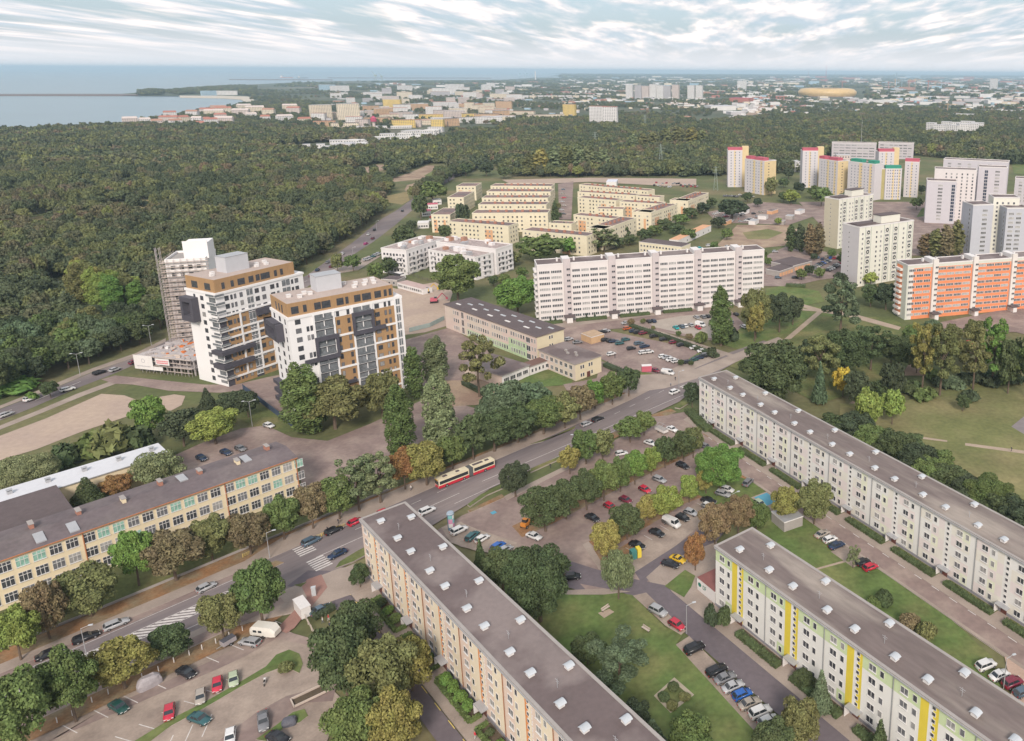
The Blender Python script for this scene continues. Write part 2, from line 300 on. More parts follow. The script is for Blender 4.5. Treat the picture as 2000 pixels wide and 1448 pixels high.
# main street
Z0 = 0.30
verge = ground('verge', litter, [ST(-45, 0.3), ST(60, 0.3), ST(130, 0.5), ST(190, -3), ST(190, 4), ST(130, 6.5), ST(60, 6.0), ST(-45, 6.0)], px=False, z=0.27)
ground('sidewalk', pave, [ST(-45, 5.5), ST(36, 5.5), ST(46, 1.8), ST(88, 1.4), ST(120, 2.4), ST(165, 1.0), ST(196, -3.2), ST(225, -5), ST(225, 3), ST(196, 3.5), ST(165, 6.5), ST(120, 8), ST(90, 8.4), ST(40, 9), ST(-45, 8.8)], px=False, z=0.28, h=0.1)
ground('sidewalk', pave, [(1170, 770), (1232, 735), (1300, 732), (1360, 722), (1520, 660), (1535, 668), (1450, 703), (1380, 735), (1300, 760), (1240, 768)], z=0.30, h=0.1)
road_p = [ST(-45, 8.6), ST(36, 8.6), ST(60, 9.2), ST(86, 6.6), ST(120, 6.4), ST(140, 5.6), ST(168, 5.2), ST(189, 2.4), ST(205, 1.2), ST(226, 2.0), ST(250, 4),
          ST(250, 12), ST(226, 11), ST(203, 13.5), ST(188, 17.5), ST(176, 21), ST(150, 21.5), ST(110, 21.5), ST(95, 21.5), ST(86, 24), ST(75, 26), ST(62, 26), ST(50, 26), ST(38, 24.5), ST(-45, 23.0)]
ground('road', asph, road_p, px=False, z=0.32)
R1 = 0.325
strips('parking_lane', asph_o, [ST.rect(-12, 34, 8.8, 11.0)], R1)
hat = [(ST(-30, 14.8), ST(36, 14.8)), (ST(-30, 18.4), ST(36, 18.4))]
mark(hat, 0.16, R1+.004)
mark([(ST(s, 14.9), ST(s+4.4, 18.3)) for s in [-30+1.55*i for i in range(40)]], 0.55, R1+.004)
mark([(ST(48, 17.2), ST(88, 17.0)), (ST(96, 16.2), ST(182, 18.0))], 0.16, R1+.004)
mark([(ST(60, 12.6), ST(100, 11.6)), (ST(145, 11.5), ST(196, 8.5))], 0.14, R1+.004, dash=(3, 5))
mark([(ST(-30, 22.3), ST(34, 22.3)), (ST(84, 21.0), ST(150, 20.9)), (ST(-30, 11.3), ST(34, 11.3))], 0.14, R1+.004)
# zebra crossings
mark([(ST(45.6, t), ST(49.6, t)) for t in (9.6, 10.6, 11.6, 12.6, 13.6, 17.6, 18.6, 19.6, 20.6, 21.6, 22.6)], 0.5, R1+.006, name='zebra_crossing')
mark([(ST(186, t), ST(190, t)) for t in (4, 5, 6, 7, 8, 12, 13, 14, 15, 16)], 0.5, R1+.006, name='zebra_crossing')
# grass islands in and beside the street
def island(m, pts, px=True, z=0.44): return ground('verge', m, pts, px=px, z=0.34, h=0.1)
island(lawn, [(1030, 872), (1060, 865), (1124, 834), (1122, 840), (1060, 862)])
island(litter, [(470, 1122), (540, 1098), (555, 1102), (520, 1118), (480, 1127)])
island(lawn, [(655, 1113), (664, 1100), (700, 1078), (712, 1072), (716, 1086), (690, 1100)])
island(lawn, [(913, 988), (940, 968), (980, 948), (984, 955), (950, 970), (918, 992)])
island(litter, [(914, 1000), (980, 968), (986, 974), (918, 1004)])
island(lawn, [(1036, 918), (1094, 893), (1094, 899), (1036, 925)])
island(lawn, [(1318, 798), (1330, 786), (1345, 783), (1345, 790), (1328, 800)])
island(lawn, [(574, 1146), (600, 1140), (588, 1150)])
# south side of the street: walks and the tree verge
ground('sidewalk', pave, [ST(-45, 23.0), ST(38, 24.5), ST(50, 26), ST(58, 33), ST(60, 41), ST(40, 36), ST(28, 30.2), ST(-45, 30.5)], px=False, z=0.30, h=0.1)
ground('path', asph_o, [ST(-45, 25.4), ST(36, 26.6), ST(36, 29.2), ST(-45, 29.0)], px=False, z=0.41)
ground('verge', litter, [ST(-45, 29.2), ST(26, 29.6), ST(34, 33.5), ST(28, 35.0), ST(-45, 33.6)], px=False, z=0.412)
ground('path', pave_r, [(600, 1105+30), (628, 1125), (640, 1150), (575, 1230), (560, 1240), (540, 1232), (600, 1170), (590, 1150)], z=0.404)
# side road beside the cream block
side = [FA(-12, 9.5), FA(-8, 5.6), FA(8, 5.4), FA(120, 5.8), FA(120, 9.8), FA(45, 9.2), FA(10, 9.6), FA(2, 9.6), FA(-4, 12), FA(-9, 15)]
ground('road', asph_d, side, px=False, z=0.33)
ground('sidewalk', pave, FA.rect(-7, 118, 0.2, 5.3), px=False, z=0.26, h=0.1)
mark([(FA(2, 5.5), FA(118, 5.9))], 0.18, 0.385, m=yellow, dash=(2.6, 3.2), name='kerb_marking')
# lower left car park
ground('parking_lot', bays, [(-160, 1620), (-40, 1500), (60, 1446), (240, 1345), (310, 1315), (430, 1262), (520, 1236), (565, 1236), (625, 1262), (650, 1300), (645, 1345), (672, 1372), (640, 1448), (600, 1640)], z=0.29)
ground('parking_aisle', asph_o, [(100, 1448), (215, 1400), (330, 1350), (420, 1312), (480, 1284), (540, 1250), (600, 1262), (638, 1300), (625, 1345), (560, 1362), (500, 1395), (430, 1448), (400, 1500), (470, 1500), (520, 1448), (560, 1400), (600, 1375), (650, 1372), (660, 1330), (650, 1290), (610, 1250), (560, 1236), (510, 1240), (420, 1290), (300, 1345), (200, 1390), (20, 1500), (60, 1500)], z=0.298)
for _m, _p in ((lawn_b, [(262, 1452), (330, 1410), (400, 1375), (470, 1335), (520, 1305), (540, 1282), (565, 1272), (585, 1280), (592, 1300), (585, 1318), (572, 1312), (555, 1305), (520, 1318), (470, 1345), (400, 1386), (335, 1421), (290, 1455)]),
              (lawn_b, [(500, 1448), (540, 1420), (572, 1395), (595, 1388), (602, 1402), (585, 1415), (560, 1420), (525, 1452)])):
    ground('verge', _m, _p, z=0.30, h=0.1)
lines = []
for k in range(11):       # bays along both sides of the two aisles
    lines.append((ST(-14+4.6*k, 33.9), ST(-12.6+4.6*k, 38.4)))
for k in range(9):
    lines.append((ST(-10+3.6*k, 44.6), ST(-8.0+3.6*k, 49.0)))
for k in range(10):
    lines.append((ST(-14+3.1*k, 52.2), ST(-17.0+3.1*k, 56.6)))
for k in range(7):
    lines.append((ST(-4+2.7*k, 62.8), ST(-6.0+2.7*k, 67.2)))
mark(lines, 0.16, 0.306, name='bay_marking')
# central car parks between the street and the blocks
ground('parking_lot', asph_o, [(850, 1040), (905, 1008), (1000, 968), (1090, 925), (1200, 862), (1300, 812), (1342, 806), (1375, 850), (1450, 890), (1510, 930), (1530, 970), (1500, 990), (1440, 1000), (1380, 1050), (1395, 1130), (1340, 1180), (1265, 1165), (1210, 1150), (1180, 1160), (1115, 1150), (1060, 1110), (990, 1090), (900, 1070)], z=0.305)
ground('parking_lot', bays, [(862, 1032), (900, 1022), (930, 1035), (1010, 1062), (1010, 1085), (935, 1080), (880, 1062)], z=0.312)
ground('parking_lot', bays, [(1210, 1090), (1300, 1035), (1375, 975), (1440, 945), (1480, 935), (1490, 950), (1400, 1000), (1330, 1060), (1270, 1110), (1240, 1120)], z=0.312)
ground('verge', litter, [(1000, 1030), (1060, 1000), (1200, 920), (1330, 870), (1380, 845), (1410, 858), (1360, 885), (1220, 950), (1080, 1025), (1020, 1052)], z=0.314)
ground('verge', litter, [(1150, 1060), (1240, 1000), (1330, 960), (1400, 900), (1450, 925), (1420, 955), (1340, 985), (1240, 1045), (1175, 1085)], z=0.314)
ground('verge', litter, [(1080, 880), (1180, 840), (1310, 800), (1322, 806), (1200, 858), (1100, 905)], z=0.314)
ground('sidewalk', pave, [(985, 972), (1040, 944), (1120, 905), (1125, 911), (1045, 951), (990, 980)], z=0.31, h=0.1)
ground('verge', litter, [(1395, 905), (1460, 935), (1440, 950), (1390, 960), (1350, 975), (1345, 960)], z=0.316)
ground('verge', litter, [(1150, 1075), (1200, 1078), (1232, 1060), (1250, 1075), (1215, 1100), (1165, 1108)], z=0.316)
mark([(g2((x, y)), g2((x+16, y+9))) for x, y in ((1258, 1048), (1275, 1036), (1290, 1029), (1312, 1012), (1326, 1002), (1345, 992), (1362, 985), (1240, 1062), (1222, 1072))], 0.12, 0.318, name='bay_marking')
mark([(g2((x, y)), g2((x+1, y+6))) for x, y in ((1240, 1140), (1245, 1141), (1250, 1142), (1255, 1143), (1260, 1144))], 0.5, 0.324, name='zebra_crossing')
ground('path', pave, [(1040, 1148), (1110, 1155), (1180, 1152), (1232, 1158), (1180, 1164), (1110, 1164), (1045, 1156)], z=0.33)
ground('path', pave, [(1138, 1066), (1150, 1060), (1178, 1105), (1232, 1122), (1228, 1132), (1170, 1115)], z=0.319)
ground('road', asph_d, [(985, 1098), (1100, 1110), (1150, 1160), (1230, 1165), (1265, 1160), (1240, 1120), (1310, 1075), (1405, 1010), (1440, 990), (1500, 985), (1500, 1000), (1440, 1010), (1400, 1060), (1290, 1110), (1262, 1140), (1290, 1160), (1240, 1172), (1180, 1170), (1110, 1150), (1000, 1110)], z=0.318)
# street along block C
ground('road', asph_o, [FC(-12, 16), FC(-8, 8), FC(0, 6.2), FC(30, 5.2), FC(170, 5.2), FC(170, 10.6), FC(40, 10.6), FC(26, 13), FC(14, 17), FC(4, 20)], px=False, z=0.322)
ground('sidewalk', pave, [FC(-4, 0.2), FC(170, 0.2), FC(170, 5.4), FC(20, 5.4), FC(-2, 5.4)], px=False, z=0.31, h=0.09)
mark([(FC(14, 5.75), FC(170, 5.75))], 0.22, 0.41, dash=(2.2, 3.0), name='kerb_marking')
ground('sidewalk', pave, FC.rect(36, 160, 10.5, 11.3), px=False, z=0.31, h=0.09)
# the lawns behind block M
ground('lawn', lawn_b, [FC(44, 11.4), FC(118, 11.4), FC(130, 13.5), FC(136, 19), FC(139, 26), FC(60, 26), FC(38, 29), FC(38, 14)], px=False, z=0.33)
ground('parking_lot', mat('pink_slabs', (0.42, 0.30, 0.235), var=0.1, scale=0.2, fine=2), [FC(131, 10.8), FC(175, 10.8), FC(175, 25), FC(141, 25), FC(138, 18)], px=False, z=0.34)
ground('parking_lot', bays, [FC(52, 11.4), FC(65, 11.4), FC(65, 16.5), FC(52, 17)], px=False, z=0.34)
ground('parking_lot', bays, [FC(84, 11.4), FC(92, 11.4), FC(92, 16), FC(84, 16)], px=False, z=0.34)
ground('path', track, [(1592, 1113), (1650, 1097), (1650, 1101), (1592, 1117)], z=0.345)
# street along block M
ground('road', asph_d, [FM(-46, 22), FM(-24, 11.8), FM(-13, 4.6), FM(110, 5.0), FM(110, 10.6), FM(-8, 10.8), FM(-18, 14), FM(-38, 28)], px=False, z=0.326)
ground('sidewalk', pave, [FM(-16, 3.6), FM(-6, 0.0), FM(110, 0.2), FM(110, 5.0), FM(-10, 4.8)], px=False, z=0.31, h=0.09)
ground('sidewalk', pave, [(1262, 1130), (1290, 1105), (1400, 1060), (1400, 1190), (1350, 1160), (1330, 1185), (1290, 1165)], z=0.322)
ground('lawn', lawn_b, [(1298, 1148), (1338, 1116), (1358, 1128), (1350, 1150), (1336, 1170)], z=0.42)
ground('parking_lot', bays, [(1236, 1166), (1262, 1160), (1340, 1235), (1330, 1243), (1300, 1225)], z=0.334)
ground('parking_lot', bays, [(1320, 1262), (1346, 1245), (1530, 1430), (1500, 1460)], z=0.334)
ground('lawn', lawn_b, [(1090, 1165), (1180, 1155), (1235, 1165), (1300, 1228), (1335, 1240), (1320, 1262), (1420, 1360), (1500, 1440), (1500, 1640), (1330, 1640), (1060, 1330), (960, 1190), (990, 1140), (1060, 1150)], z=0.328)
ground('path', mat('flagstones', (0.34, 0.29, 0.22)), [(1317, 1326), (1356, 1360), (1310, 1396), (1277, 1362)], z=0.336)
ground('lawn', lawn, [(1315, 1334), (1345, 1360), (1310, 1386), (1286, 1361)], z=0.342)
ground('path', track, [(1168, 1200), (1190, 1192), (1200, 1198), (1180, 1210)], z=0.336)
# far highway on the right with its earthworks
ground('road', mat('pale_concrete', (0.42, 0.38, 0.35)), [(1330, 248), (1380, 238), (1430, 228), (1462, 208), (1485, 190), (1492, 190), (1474, 210), (1450, 226), (1400, 238), (1345, 250)], z=1.2)
ground('dirt_lot', dirt, [(1455, 226), (1478, 205), (1500, 202), (1502, 220), (1470, 226)], z=0.8)
ground('sand_lot', sand, [(980, 352), (1150, 348), (1360, 350), (1360, 362), (1300, 364), (1150, 356), (1000, 362)], z=0.36)
ground('road', asph_o, [(1092, 430), (1090, 360), (1120, 355), (1116, 430)], z=0.38)
ground('lawn', lawn_b, [(1975, 312), (2060, 318), (2060, 345), (1980, 340)], z=0.36)
ground('field', mead, [(1335, 300), (1500, 292), (1480, 303), (1370, 308)], z=0.36)
# ---------------------------------------------------------------- buildings
m_glass = glassy('window_glass', (0.06, 0.062, 0.07)); m_glass2 = glassy('pale_curtained_glass', (0.30, 0.29, 0.28), rough=0.4)
m_pvc = mat('white_window_frame', (0.62, 0.60, 0.58), rough=0.5, var=0.05)
m_gglass = glassy('green_blind_glass', (0.24, 0.42, 0.34), rough=0.5)
m_felt = mat('roof_felt', (0.14, 0.108, 0.105), rough=0.95, var=0.1, scale=0.09, fine=0.9, rgb2=(0.215, 0.175, 0.165), mixs=0.07, thr=.53, soft=.06)
m_felt2 = mat('worn_roof_felt', (0.17, 0.135, 0.125), rough=0.95, var=0.16, scale=0.12, fine=0.7, rgb2=(0.30, 0.255, 0.22), mixs=0.09, thr=0.53, soft=0.1, stretch=(0.35, 1.6, 1))
m_feltd = mat('dark_roof_felt', (0.115, 0.09, 0.09), rough=0.95, var=0.12, scale=0.15, fine=0.9)
m_metal = mat('galvanised_metal', (0.42, 0.42, 0.43), rough=0.45, var=0.08, metal=0.3)
m_vent = mat('vent_cover', (0.46, 0.48, 0.50), rough=0.5, var=0.06)
m_conc = mat('concrete', (0.33, 0.30, 0.28), var=0.1, scale=0.4)
m_plinth = mat('grey_plinth', (0.27, 0.26, 0.28), var=0.1)
m_white = mat('white_render', (0.66, 0.63, 0.61), var=0.06, scale=0.15, fine=2)
m_brown = mat('brown_door', (0.13, 0.05, 0.04), rough=0.6)
_wm = {}
def wmesh(kind, w_, h_, gl=None, fr=None):
    """one window: glazing set back in a light frame with a sill; local x along the wall, -y outward, z up from the sill"""
    gl = gl or m_glass; fr = fr or m_pvc
    k = (kind, round(w_, 2), round(h_, 2), gl.name, fr.name)
    if k in _wm: return _wm[k]
    b = MB(); t = 0.07
    b.box(0, w_, -0.03, 0.02, 0, h_, 0, bottom=False)
    ed = [(-t, 0), (w_, w_+t)]
    for a, c in ed: b.box(a, c, -0.07, 0.02, -t, h_+t, 1)
    b.box(-0, w_, -0.07, 0.02, h_, h_+t, 1); b.box(0, w_, -0.07, 0.02, -t, 0, 1)
    if kind in ('double', 'triple', 'school'):
        n = {'double': 2, 'triple': 3, 'school': 3}[kind]
        for i in range(1, n): b.box(w_*i/n-0.05, w_*i/n+0.05, -0.06, 0.02, 0, h_, 1)
    if kind == 'school': b.box(0, w_, -0.062, 0.02, h_*0.68-.06, h_*0.68+.06, 1)
    if kind != 'plain': b.box(-0.15, w_+0.15, -0.2, 0.02, -t-0.07, -t, 1)
    me = b.mesh('window_'+kind, [gl, fr]); _wm[k] = me; return me
class Bld:
    """a building in its own frame: x along the front, y into the depth, z up; the front wall is y = 0 and looks towards -y"""
    def __init__(s, name, label, cat, o, ang, L, D, Hh, group=None):
        s.e = ob(name, None, None, (o[0], o[1], 0), rad(ang), label=label, cat=cat, group=group)
        s.L, s.D, s.H = L, D, Hh; s.win = []; s.M = Matrix.Translation((o[0], o[1], 0)) @ Matrix.Rotation(rad(ang), 4, 'Z')
    def face(s, f, x, z, y=0.0):
        if f == 'F': return Matrix.Translation((x, -y, z))
        if f == 'F1': return Matrix.Translation((x, -1.0, z))
        if f == 'B': return Matrix.Translation((s.L-x, s.D+y, z)) @ Matrix.Rotation(math.pi, 4, 'Z')
        if f == 'L': return Matrix.Translation((-y, s.D-x, z)) @ Matrix.Rotation(-math.pi/2, 4, 'Z')
        return Matrix.Translation((s.L+y, x, z)) @ Matrix.Rotation(math.pi/2, 4, 'Z')
    def walls(s, mats, xs=None, zs=None, fn=None, fl=None, z0=0.0, name='wall'):
        """walls as a grid of coloured fields; fn(x, z, face) picks the material"""
        b = MB(); xs = xs or [0, s.L]; zs = zs or [z0, s.H]; fn = fn or (lambda x, z, f: 0)
        for i in range(len(xs)-1):
            for j in range(len(zs)-1):
                x0, x1, a, c = xs[i], xs[i+1], zs[j], zs[j+1]
                b.add([(x0, 0, a), (x1, 0, a), (x1, 0, c), (x0, 0, c)], [(0, 1, 2, 3)], fn((x0+x1)/2, (a+c)/2, 'F'))
                b.add([(x1, s.D, a), (x0, s.D, a), (x0, s.D, c), (x1, s.D, c)], [(0, 1, 2, 3)], fn((x0+x1)/2, (a+c)/2, 'B'))
        for j in range(len(zs)-1):
            a, c = zs[j], zs[j+1]
            b.add([(0, s.D, a), (0, 0, a), (0, 0, c), (0, s.D, c)], [(0, 1, 2, 3)], fn(0, (a+c)/2, 'L'))
            b.add([(s.L, 0, a), (s.L, s.D, a), (s.L, s.D, c), (s.L, 0, c)], [(0, 1, 2, 3)], fn(s.L, (a+c)/2, 'R'))
        return b.build(name, mats, s.e)
    def roof(s, m, par=0.35, lip=0.12, edge=None, th=0.3):
        b = MB(); L, D, H_ = s.L, s.D, s.H
        b.box(-lip, L+lip, -lip, D+lip, H_, H_+th, 1, 0)
        if par:
            z1 = H_+th+par
            for q in ((-lip, L+lip, -lip, 0.25), (-lip, L+lip, D-0.25, D+lip)): b.box(*q, H_+th, z1, 1)
            for q in ((-lip, 0.25, 0.25, D-0.25), (L-0.25, L+lip, 0.25, D-0.25)): b.box(*q, H_+th, z1, 1)
        return b.build('roof', [m, edge or m_conc], s.e)
    def w(s, f, x, z, w_, h_, kind='plain', gl=None, fr=None, name='window'):
        s.win.append((f, x, z, w_, h_, kind, gl, fr, name))
    def part(s, b, name, mats, **k): return b.build(name, mats, s.e, **k)
    def finish(s, cap=100):
        by = {}
        for q in s.win: by.setdefault(q[8], []).append(q)
        for nm, ws in by.items():
            ws = sorted(ws, key=lambda q: (s.M @ s.face(q[0], q[1], q[2]).translation - V((0, 0, CH))).length)
            for q in ws[:cap]:
                o = ob(nm, wmesh(q[5], q[3], q[4], q[6], q[7]), s.e); o.matrix_local = s.face(q[0], q[1], q[2])
            rest = ws[cap:]
            if rest:
                b = MB(); ms = []
                for q in rest:
                    me = wmesh(q[5], q[3], q[4], q[6], q[7]); Mx = s.face(q[0], q[1], q[2]); n = len(b.v)
                    ids = []
                    for a in me.materials:
                        if a not in ms: ms.append(a)
                        ids.append(ms.index(a))
                    b.v += [tuple(Mx @ v.co) for v in me.vertices]
                    for p in me.polygons: b.f.append(tuple(i+n for i in p.vertices)); b.m.append(ids[p.material_index])
                b.build(nm, ms, s.e, kind='stuff')
        return s.e
rw = random.Random(5)
m_glass3 = glassy('greyish_glass', (0.15, 0.15, 0.16), rough=0.3)
def pick_glass(p=0.2):
    q = rw.random(); return m_glass2 if q < p else (m_glass3 if q < p+.28 else m_glass)

# ---- the three long five-storey blocks, one repeated stair module of 16.4 m
def vent_box(mb, x, y, z, m0=0, m1=1):
    mb.box(x-.6, x+.6, y-.55, y+.55, z, z+0.65, m1)
    n = 5
    for i in range(n):      # curved sheet cover
        a0, a1 = math.pi*(0.14+0.72*i/n), math.pi*(0.14+0.72*(i+1)/n)
        p, q = (x+.9*math.cos(a0), z+.45+.5*math.sin(a0)), (x+.9*math.cos(a1), z+.45+.5*math.sin(a1))
        mb.add([(p[0], y-.8, p[1]), (p[0], y+.8, p[1]), (q[0], y+.8, q[1]), (q[0], y-.8, q[1]), (p[0], y-.8, p[1]-.09), (p[0], y+.8, p[1]-.09), (q[0], y+.8, q[1]-.09), (q[0], y-.8, q[1]-.09)],
               [(0, 1, 2, 3), (7, 6, 5, 4), (0, 3, 7, 4), (2, 1, 5, 6)], m0)
def slab5(name, label, fr, nmod, D, wallm, colf, zs, felt, stair, pipe_m, white_strip=False):
    L = 16.4*nmod; o = fr.o
    B = Bld(name, label, 'apartment block', (o.x, o.y), math.degrees(fr.a), L, D, 15.2)
    xs = [0]
    for k in range(nmod):
        for q in (0.6, 3.5, 5.6, 7.3, 8.2, 9.3, 10.2, 12.4, 14.6, 16.4): xs.append(round(16.4*k+q, 2))
    B.walls(wallm, xs, [1.0]+zs, colf, z0=1.0)
    b = MB(); b.box(-0.06, L+.06, -.06, D+.06, 0, 1.0, 0); B.part(b, 'plinth', [m_plinth])
    B.roof(felt, par=0.12, lip=0.35, edge=m_conc, th=0.25)
    for k in range(nmod):
        x0 = 16.4*k
        for fl in range(5):
            z = 1.6+2.8*fl
            for q, w_ in ((1.5, 1.5), (4.1, 0.8), (10.9, 1.5), (13.4, 0.8)):
                g_ = pick_glass(); B.w('F', x0+q, z, w_, 1.25, 'double' if w_ > 1 else 'plain', g_)
        for fl in range(9): B.w('F', x0+8.0, 2.9+1.4*fl if fl < 8 else 13.9, 0.65, 0.65, 'plain', name='stair_window')
        d = ob('entrance', None, B.e, (x0+8.4, 0, 0))
        MB().box(-0.75, 0.75, -0.1, -0.02, 0.2, 2.3, 0).build('door', [m_brown], d)
        MB().box(-1.6, 1.5, -1.5, -0.0, 2.45, 2.62, 0).box(-1.6, -1.45, -1.5, -0.07, 0.1, 2.45, 1).build('canopy', [m_metal, m_white], d)
        if k: MB().tube((x0, -0.16, 1.0), (x0, -0.16, 15.2), 0.09).build('downpipe', [pipe_m], B.e)
        for q, y in ((4.9, 2.7), (14.3, 2.7), (8.1, D-1.9)):
            if q == 14.3 and k == nmod-1 and 0: continue
            v = MB(); vent_box(v, x0+q, y, 15.55); v.build('roof_vent', [m_vent, m_white], B.e)
        v = MB(); v.tube((x0+10.5, 4.6, 15.4), (x0+10.5, 4.6, 17.2), 0.05).tube((x0+9.9, 4.6, 16.9), (x0+11.1, 4.6, 16.9), 0.03).tube((x0+10.1, 4.6, 16.5), (x0+10.9, 4.6, 16.5), 0.03)
        v.build('antenna', [m_metal], B.e)
        if white_strip:
            v = MB()
            for j in range(20): v.box(x0+9.35+0.16*(j % 2), x0+9.65+0.16*(j % 2), -0.035, 0.01, 2.6+.62*j, 2.95+.62*j, 0)
            v.build('stair_trim', [m_white], B.e)
    # gutter
    MB().box(0, L, -0.5, -0.36, 15.1, 15.3).build('gutter', [m_metal], B.e)
    return B
c_cream = mat('apricot_render', (0.72, 0.62, 0.47), var=0.05, scale=0.2); c_peach = mat('peach_render', (0.67, 0.53, 0.44), var=0.05, scale=0.2); c_orange = mat('orange_render', (0.62, 0.24, 0.08), var=0.06)
ztop = [3.6, 6.4, 9.2, 12.0, 15.2]
A = slab5('apartment_block', 'long five-storey cream block with orange stair strips under a dark flat roof', FA, 7, 10.4,
      [c_cream, c_peach, c_orange], lambda x, z, f: 0 if f in 'LRB' else (2 if 7.3 < x % 16.4 < 9.3-1.1+.0 else (1 if 9.3 < x % 16.4 < 12.4 or x % 16.4 < 3.5 else 0)), ztop, m_felt, 2, mat('brown_pipe', (0.30, 0.13, 0.07)), True)
A.finish()
c_mw = mat('ivory_render', (0.71, 0.69, 0.65), var=0.05, scale=0.2); c_lg = mat('pale_green_render', (0.52, 0.60, 0.36), var=0.06); c_yel = mat('yellow_render', (0.66, 0.52, 0.06), var=0.06)
def colM(x, z, f):
    if f in 'LRB': return 0
    q = x % 16.4
    if 5.6 < q < 8.2 or 8.2 < q < 9.3: return 2 if q < 7.3 or q > 8.2 else 0
    if z > 12: return 1
    if q < 0.6 or q > 14.6: return 0
    if z < 3.6 and 3.5 < q < 7.3: return 1
    return 0
Mb = slab5('apartment_block', 'long five-storey ivory block with yellow stair strips, pale green top storey and patched flat roof', FM, 6, 10.9, [c_mw, c_lg, c_yel], colM, ztop, m_felt2, 2, mat('grey_pipe', (0.28, 0.28, 0.28)))
Mb.finish()
c_py = mat('pale_yellow_render', (0.70, 0.70, 0.54), var=0.06); c_pp = mat('pale_pink_render', (0.70, 0.62, 0.59), var=0.05); c_pc = mat('pale_cream_render', (0.70, 0.66, 0.58), var=0.05)
def colC(x, z, f):
    if f in 'LRB': return 0
    q = x % 16.4; k = int(x//16.4); r = int(z//2.8)
    if 3.5 < q < 5.6: return (1, 2, 3, 1, 2)[(k+r) % 5] if z < 12 else 0
    if 12.4 < q < 14.6: return (3, 1, 1, 2, 0)[(k*2+r) % 5]
    if 9.3 < q < 12.4: return (2, 3, 0)[(k+r) % 3]
    if q < 3.5: return (0, 0, 3, 2)[(k+r) % 4]
    if 5.6 < q < 7.3: return 3 if (k+r) % 2 else 2
    return 0
Cb = slab5('apartment_block', 'long five-storey white block with pale yellow and pink panels, running past the meadow', FC, 10, 11.4, [c_mw, c_py, c_pp, c_pc], colC, ztop, m_felt2, 2, mat('grey_pipe', (0, 0, 0)))
Cb.finish()

# ---- ten-storey slabs with projecting stair shafts
def slab10(label, fr, L, D, stairs, H_, wallm, colf, xs, shaft_m, orange=False, floors=9):
    B = Bld('apartment_block', label, 'apartment block', (fr.o.x, fr.o.y), math.degrees(fr.a), L, D, H_)
    zs = [0]+[1.2+2.8*i for i in range(0, floors+1)]+[H_]
    zz = [0]
    for i in range(floors): zz += [1.9+2.8*i, 3.5+2.8*i]
    zz.append(H_)
    B.walls(wallm, xs, zz, colf)
    B.roof(m_felt, par=0.3, lip=0.1, edge=m_white)
    edges = [0]+[q for s_ in stairs for q in s_]+[L]
    for x0, x1 in stairs:
        b = MB(); b.box(x0, x1, -1.0, 0.0, 0, H_+2.6, 0); b.box(x0-0.2, x1+0.1, 0.0, 8.0, H_+.3, H_+2.3, 1, 1); b.build('stair_shaft', [shaft_m, m_white], B.e)
        for fl in range(10):
            if 2.9+2.8*fl > H_-0.5: continue
            o = None
            B.win.append(('F1', x0+(x1-x0)*0.42, 3.0+2.8*fl, 1.6, 0.95, 'double', m_glass, shaft_m, 'stair_window'))
        b = MB(); b.box(x0-0.9, x1+0.9, -5.2, -1.0, 3.0, 3.35, 1); b.box(x0+.3, x1-.3, -4.6, -1.02, 0, 3.0, 0); b.build('entrance_porch', [m_white, m_feltd], B.e)
        for q in (x0-2.6, x1+2.2):
            MB().box(q, q+.8, 5.2, 6.6, H_+.3, H_+2.0).build('chimney', [m_white], B.e)
    for i in range(0, len(edges)-1, 2):
        a, c = edges[i]+.6, edges[i+1]-.5
        n = max(1, int(round((c-a)/4.6))); wd = (c-a)/n
        for fl in range(floors):
            for k in range(n):
                gl = rw.choice([m_glass, m_glass, m_glass, m_glass2])
                B.w('F', a+k*wd+.25, 1.9+2.8*fl, wd-.6, 1.15, 'band', gl)
    return B
_old = wmesh
def wmesh(kind, w_, h_, gl=None, fr=None):
    if kind != 'band': return _old(kind, w_, h_, gl, fr)
    gl = gl or m_glass; fr = fr or m_pvc; k = (kind, round(w_, 1), round(h_, 2), gl.name, fr.name)
    if k in _wm: return _wm[k]
    b = MB(); n = max(2, int(w_/0.75)); b.box(0, w_, -0.03, 0.02, 0, h_, 0, bottom=False)
    b.box(-.05, w_+.05, -.06, .02, h_, h_+.08, 1); b.box(-.05, w_+.05, -.12, .02, -.08, 0, 1)
    for i in range(n+1): b.box(w_*i/n-.09, w_*i/n+.09, -.055, .02, 0, h_, 1)
    me = b.mesh('window_band', [gl, fr]); _wm[k] = me; return me
gs = [(12.3, 15.6), (34.0, 37.4), (55.8, 59.1), (77.7, 81.1), (99.6, 103.0)]
c_gw = mat('chalk_render', (0.64, 0.595, 0.575), var=0.04, scale=0.15); c_sh = mat('grey_mauve_render', (0.50, 0.445, 0.44), var=0.08, scale=0.5)
Gb = slab10('very long ten-storey white slab with five grey stair shafts behind the large car park', FG, 115.5, 11.2, gs, 28.3, [c_gw], None, [0, 115.5], c_sh)
for fl in range(9):
    for y in (2.0, 5.4): MB().box(-1.2, 0, y, y+3.0, 2.2+2.8*fl, 3.2+2.8*fl).build('balcony', [m_white], Gb.e)
Gb.finish()
FO = FR(90.6, 367.0, 16.9)
os_ = [(13.6, 16.4), (36.2, 39.0), (58.8, 61.6), (81.5, 84.3)]
c_og = mat('greyish_green_render', (0.56, 0.56, 0.49), var=0.05); c_oo = mat('bright_orange_render', (0.68, 0.24, 0.11), var=0.07, scale=0.3); c_ol = mat('pale_edge_render', (0.64, 0.60, 0.56), var=0.05)
def colO(x, z, f):
    if f == 'L': return 0
    if f in 'RB': return 2
    if x < 1.2 or z > 25.7: return 0
    if x < 3.4: return 2
    return 1
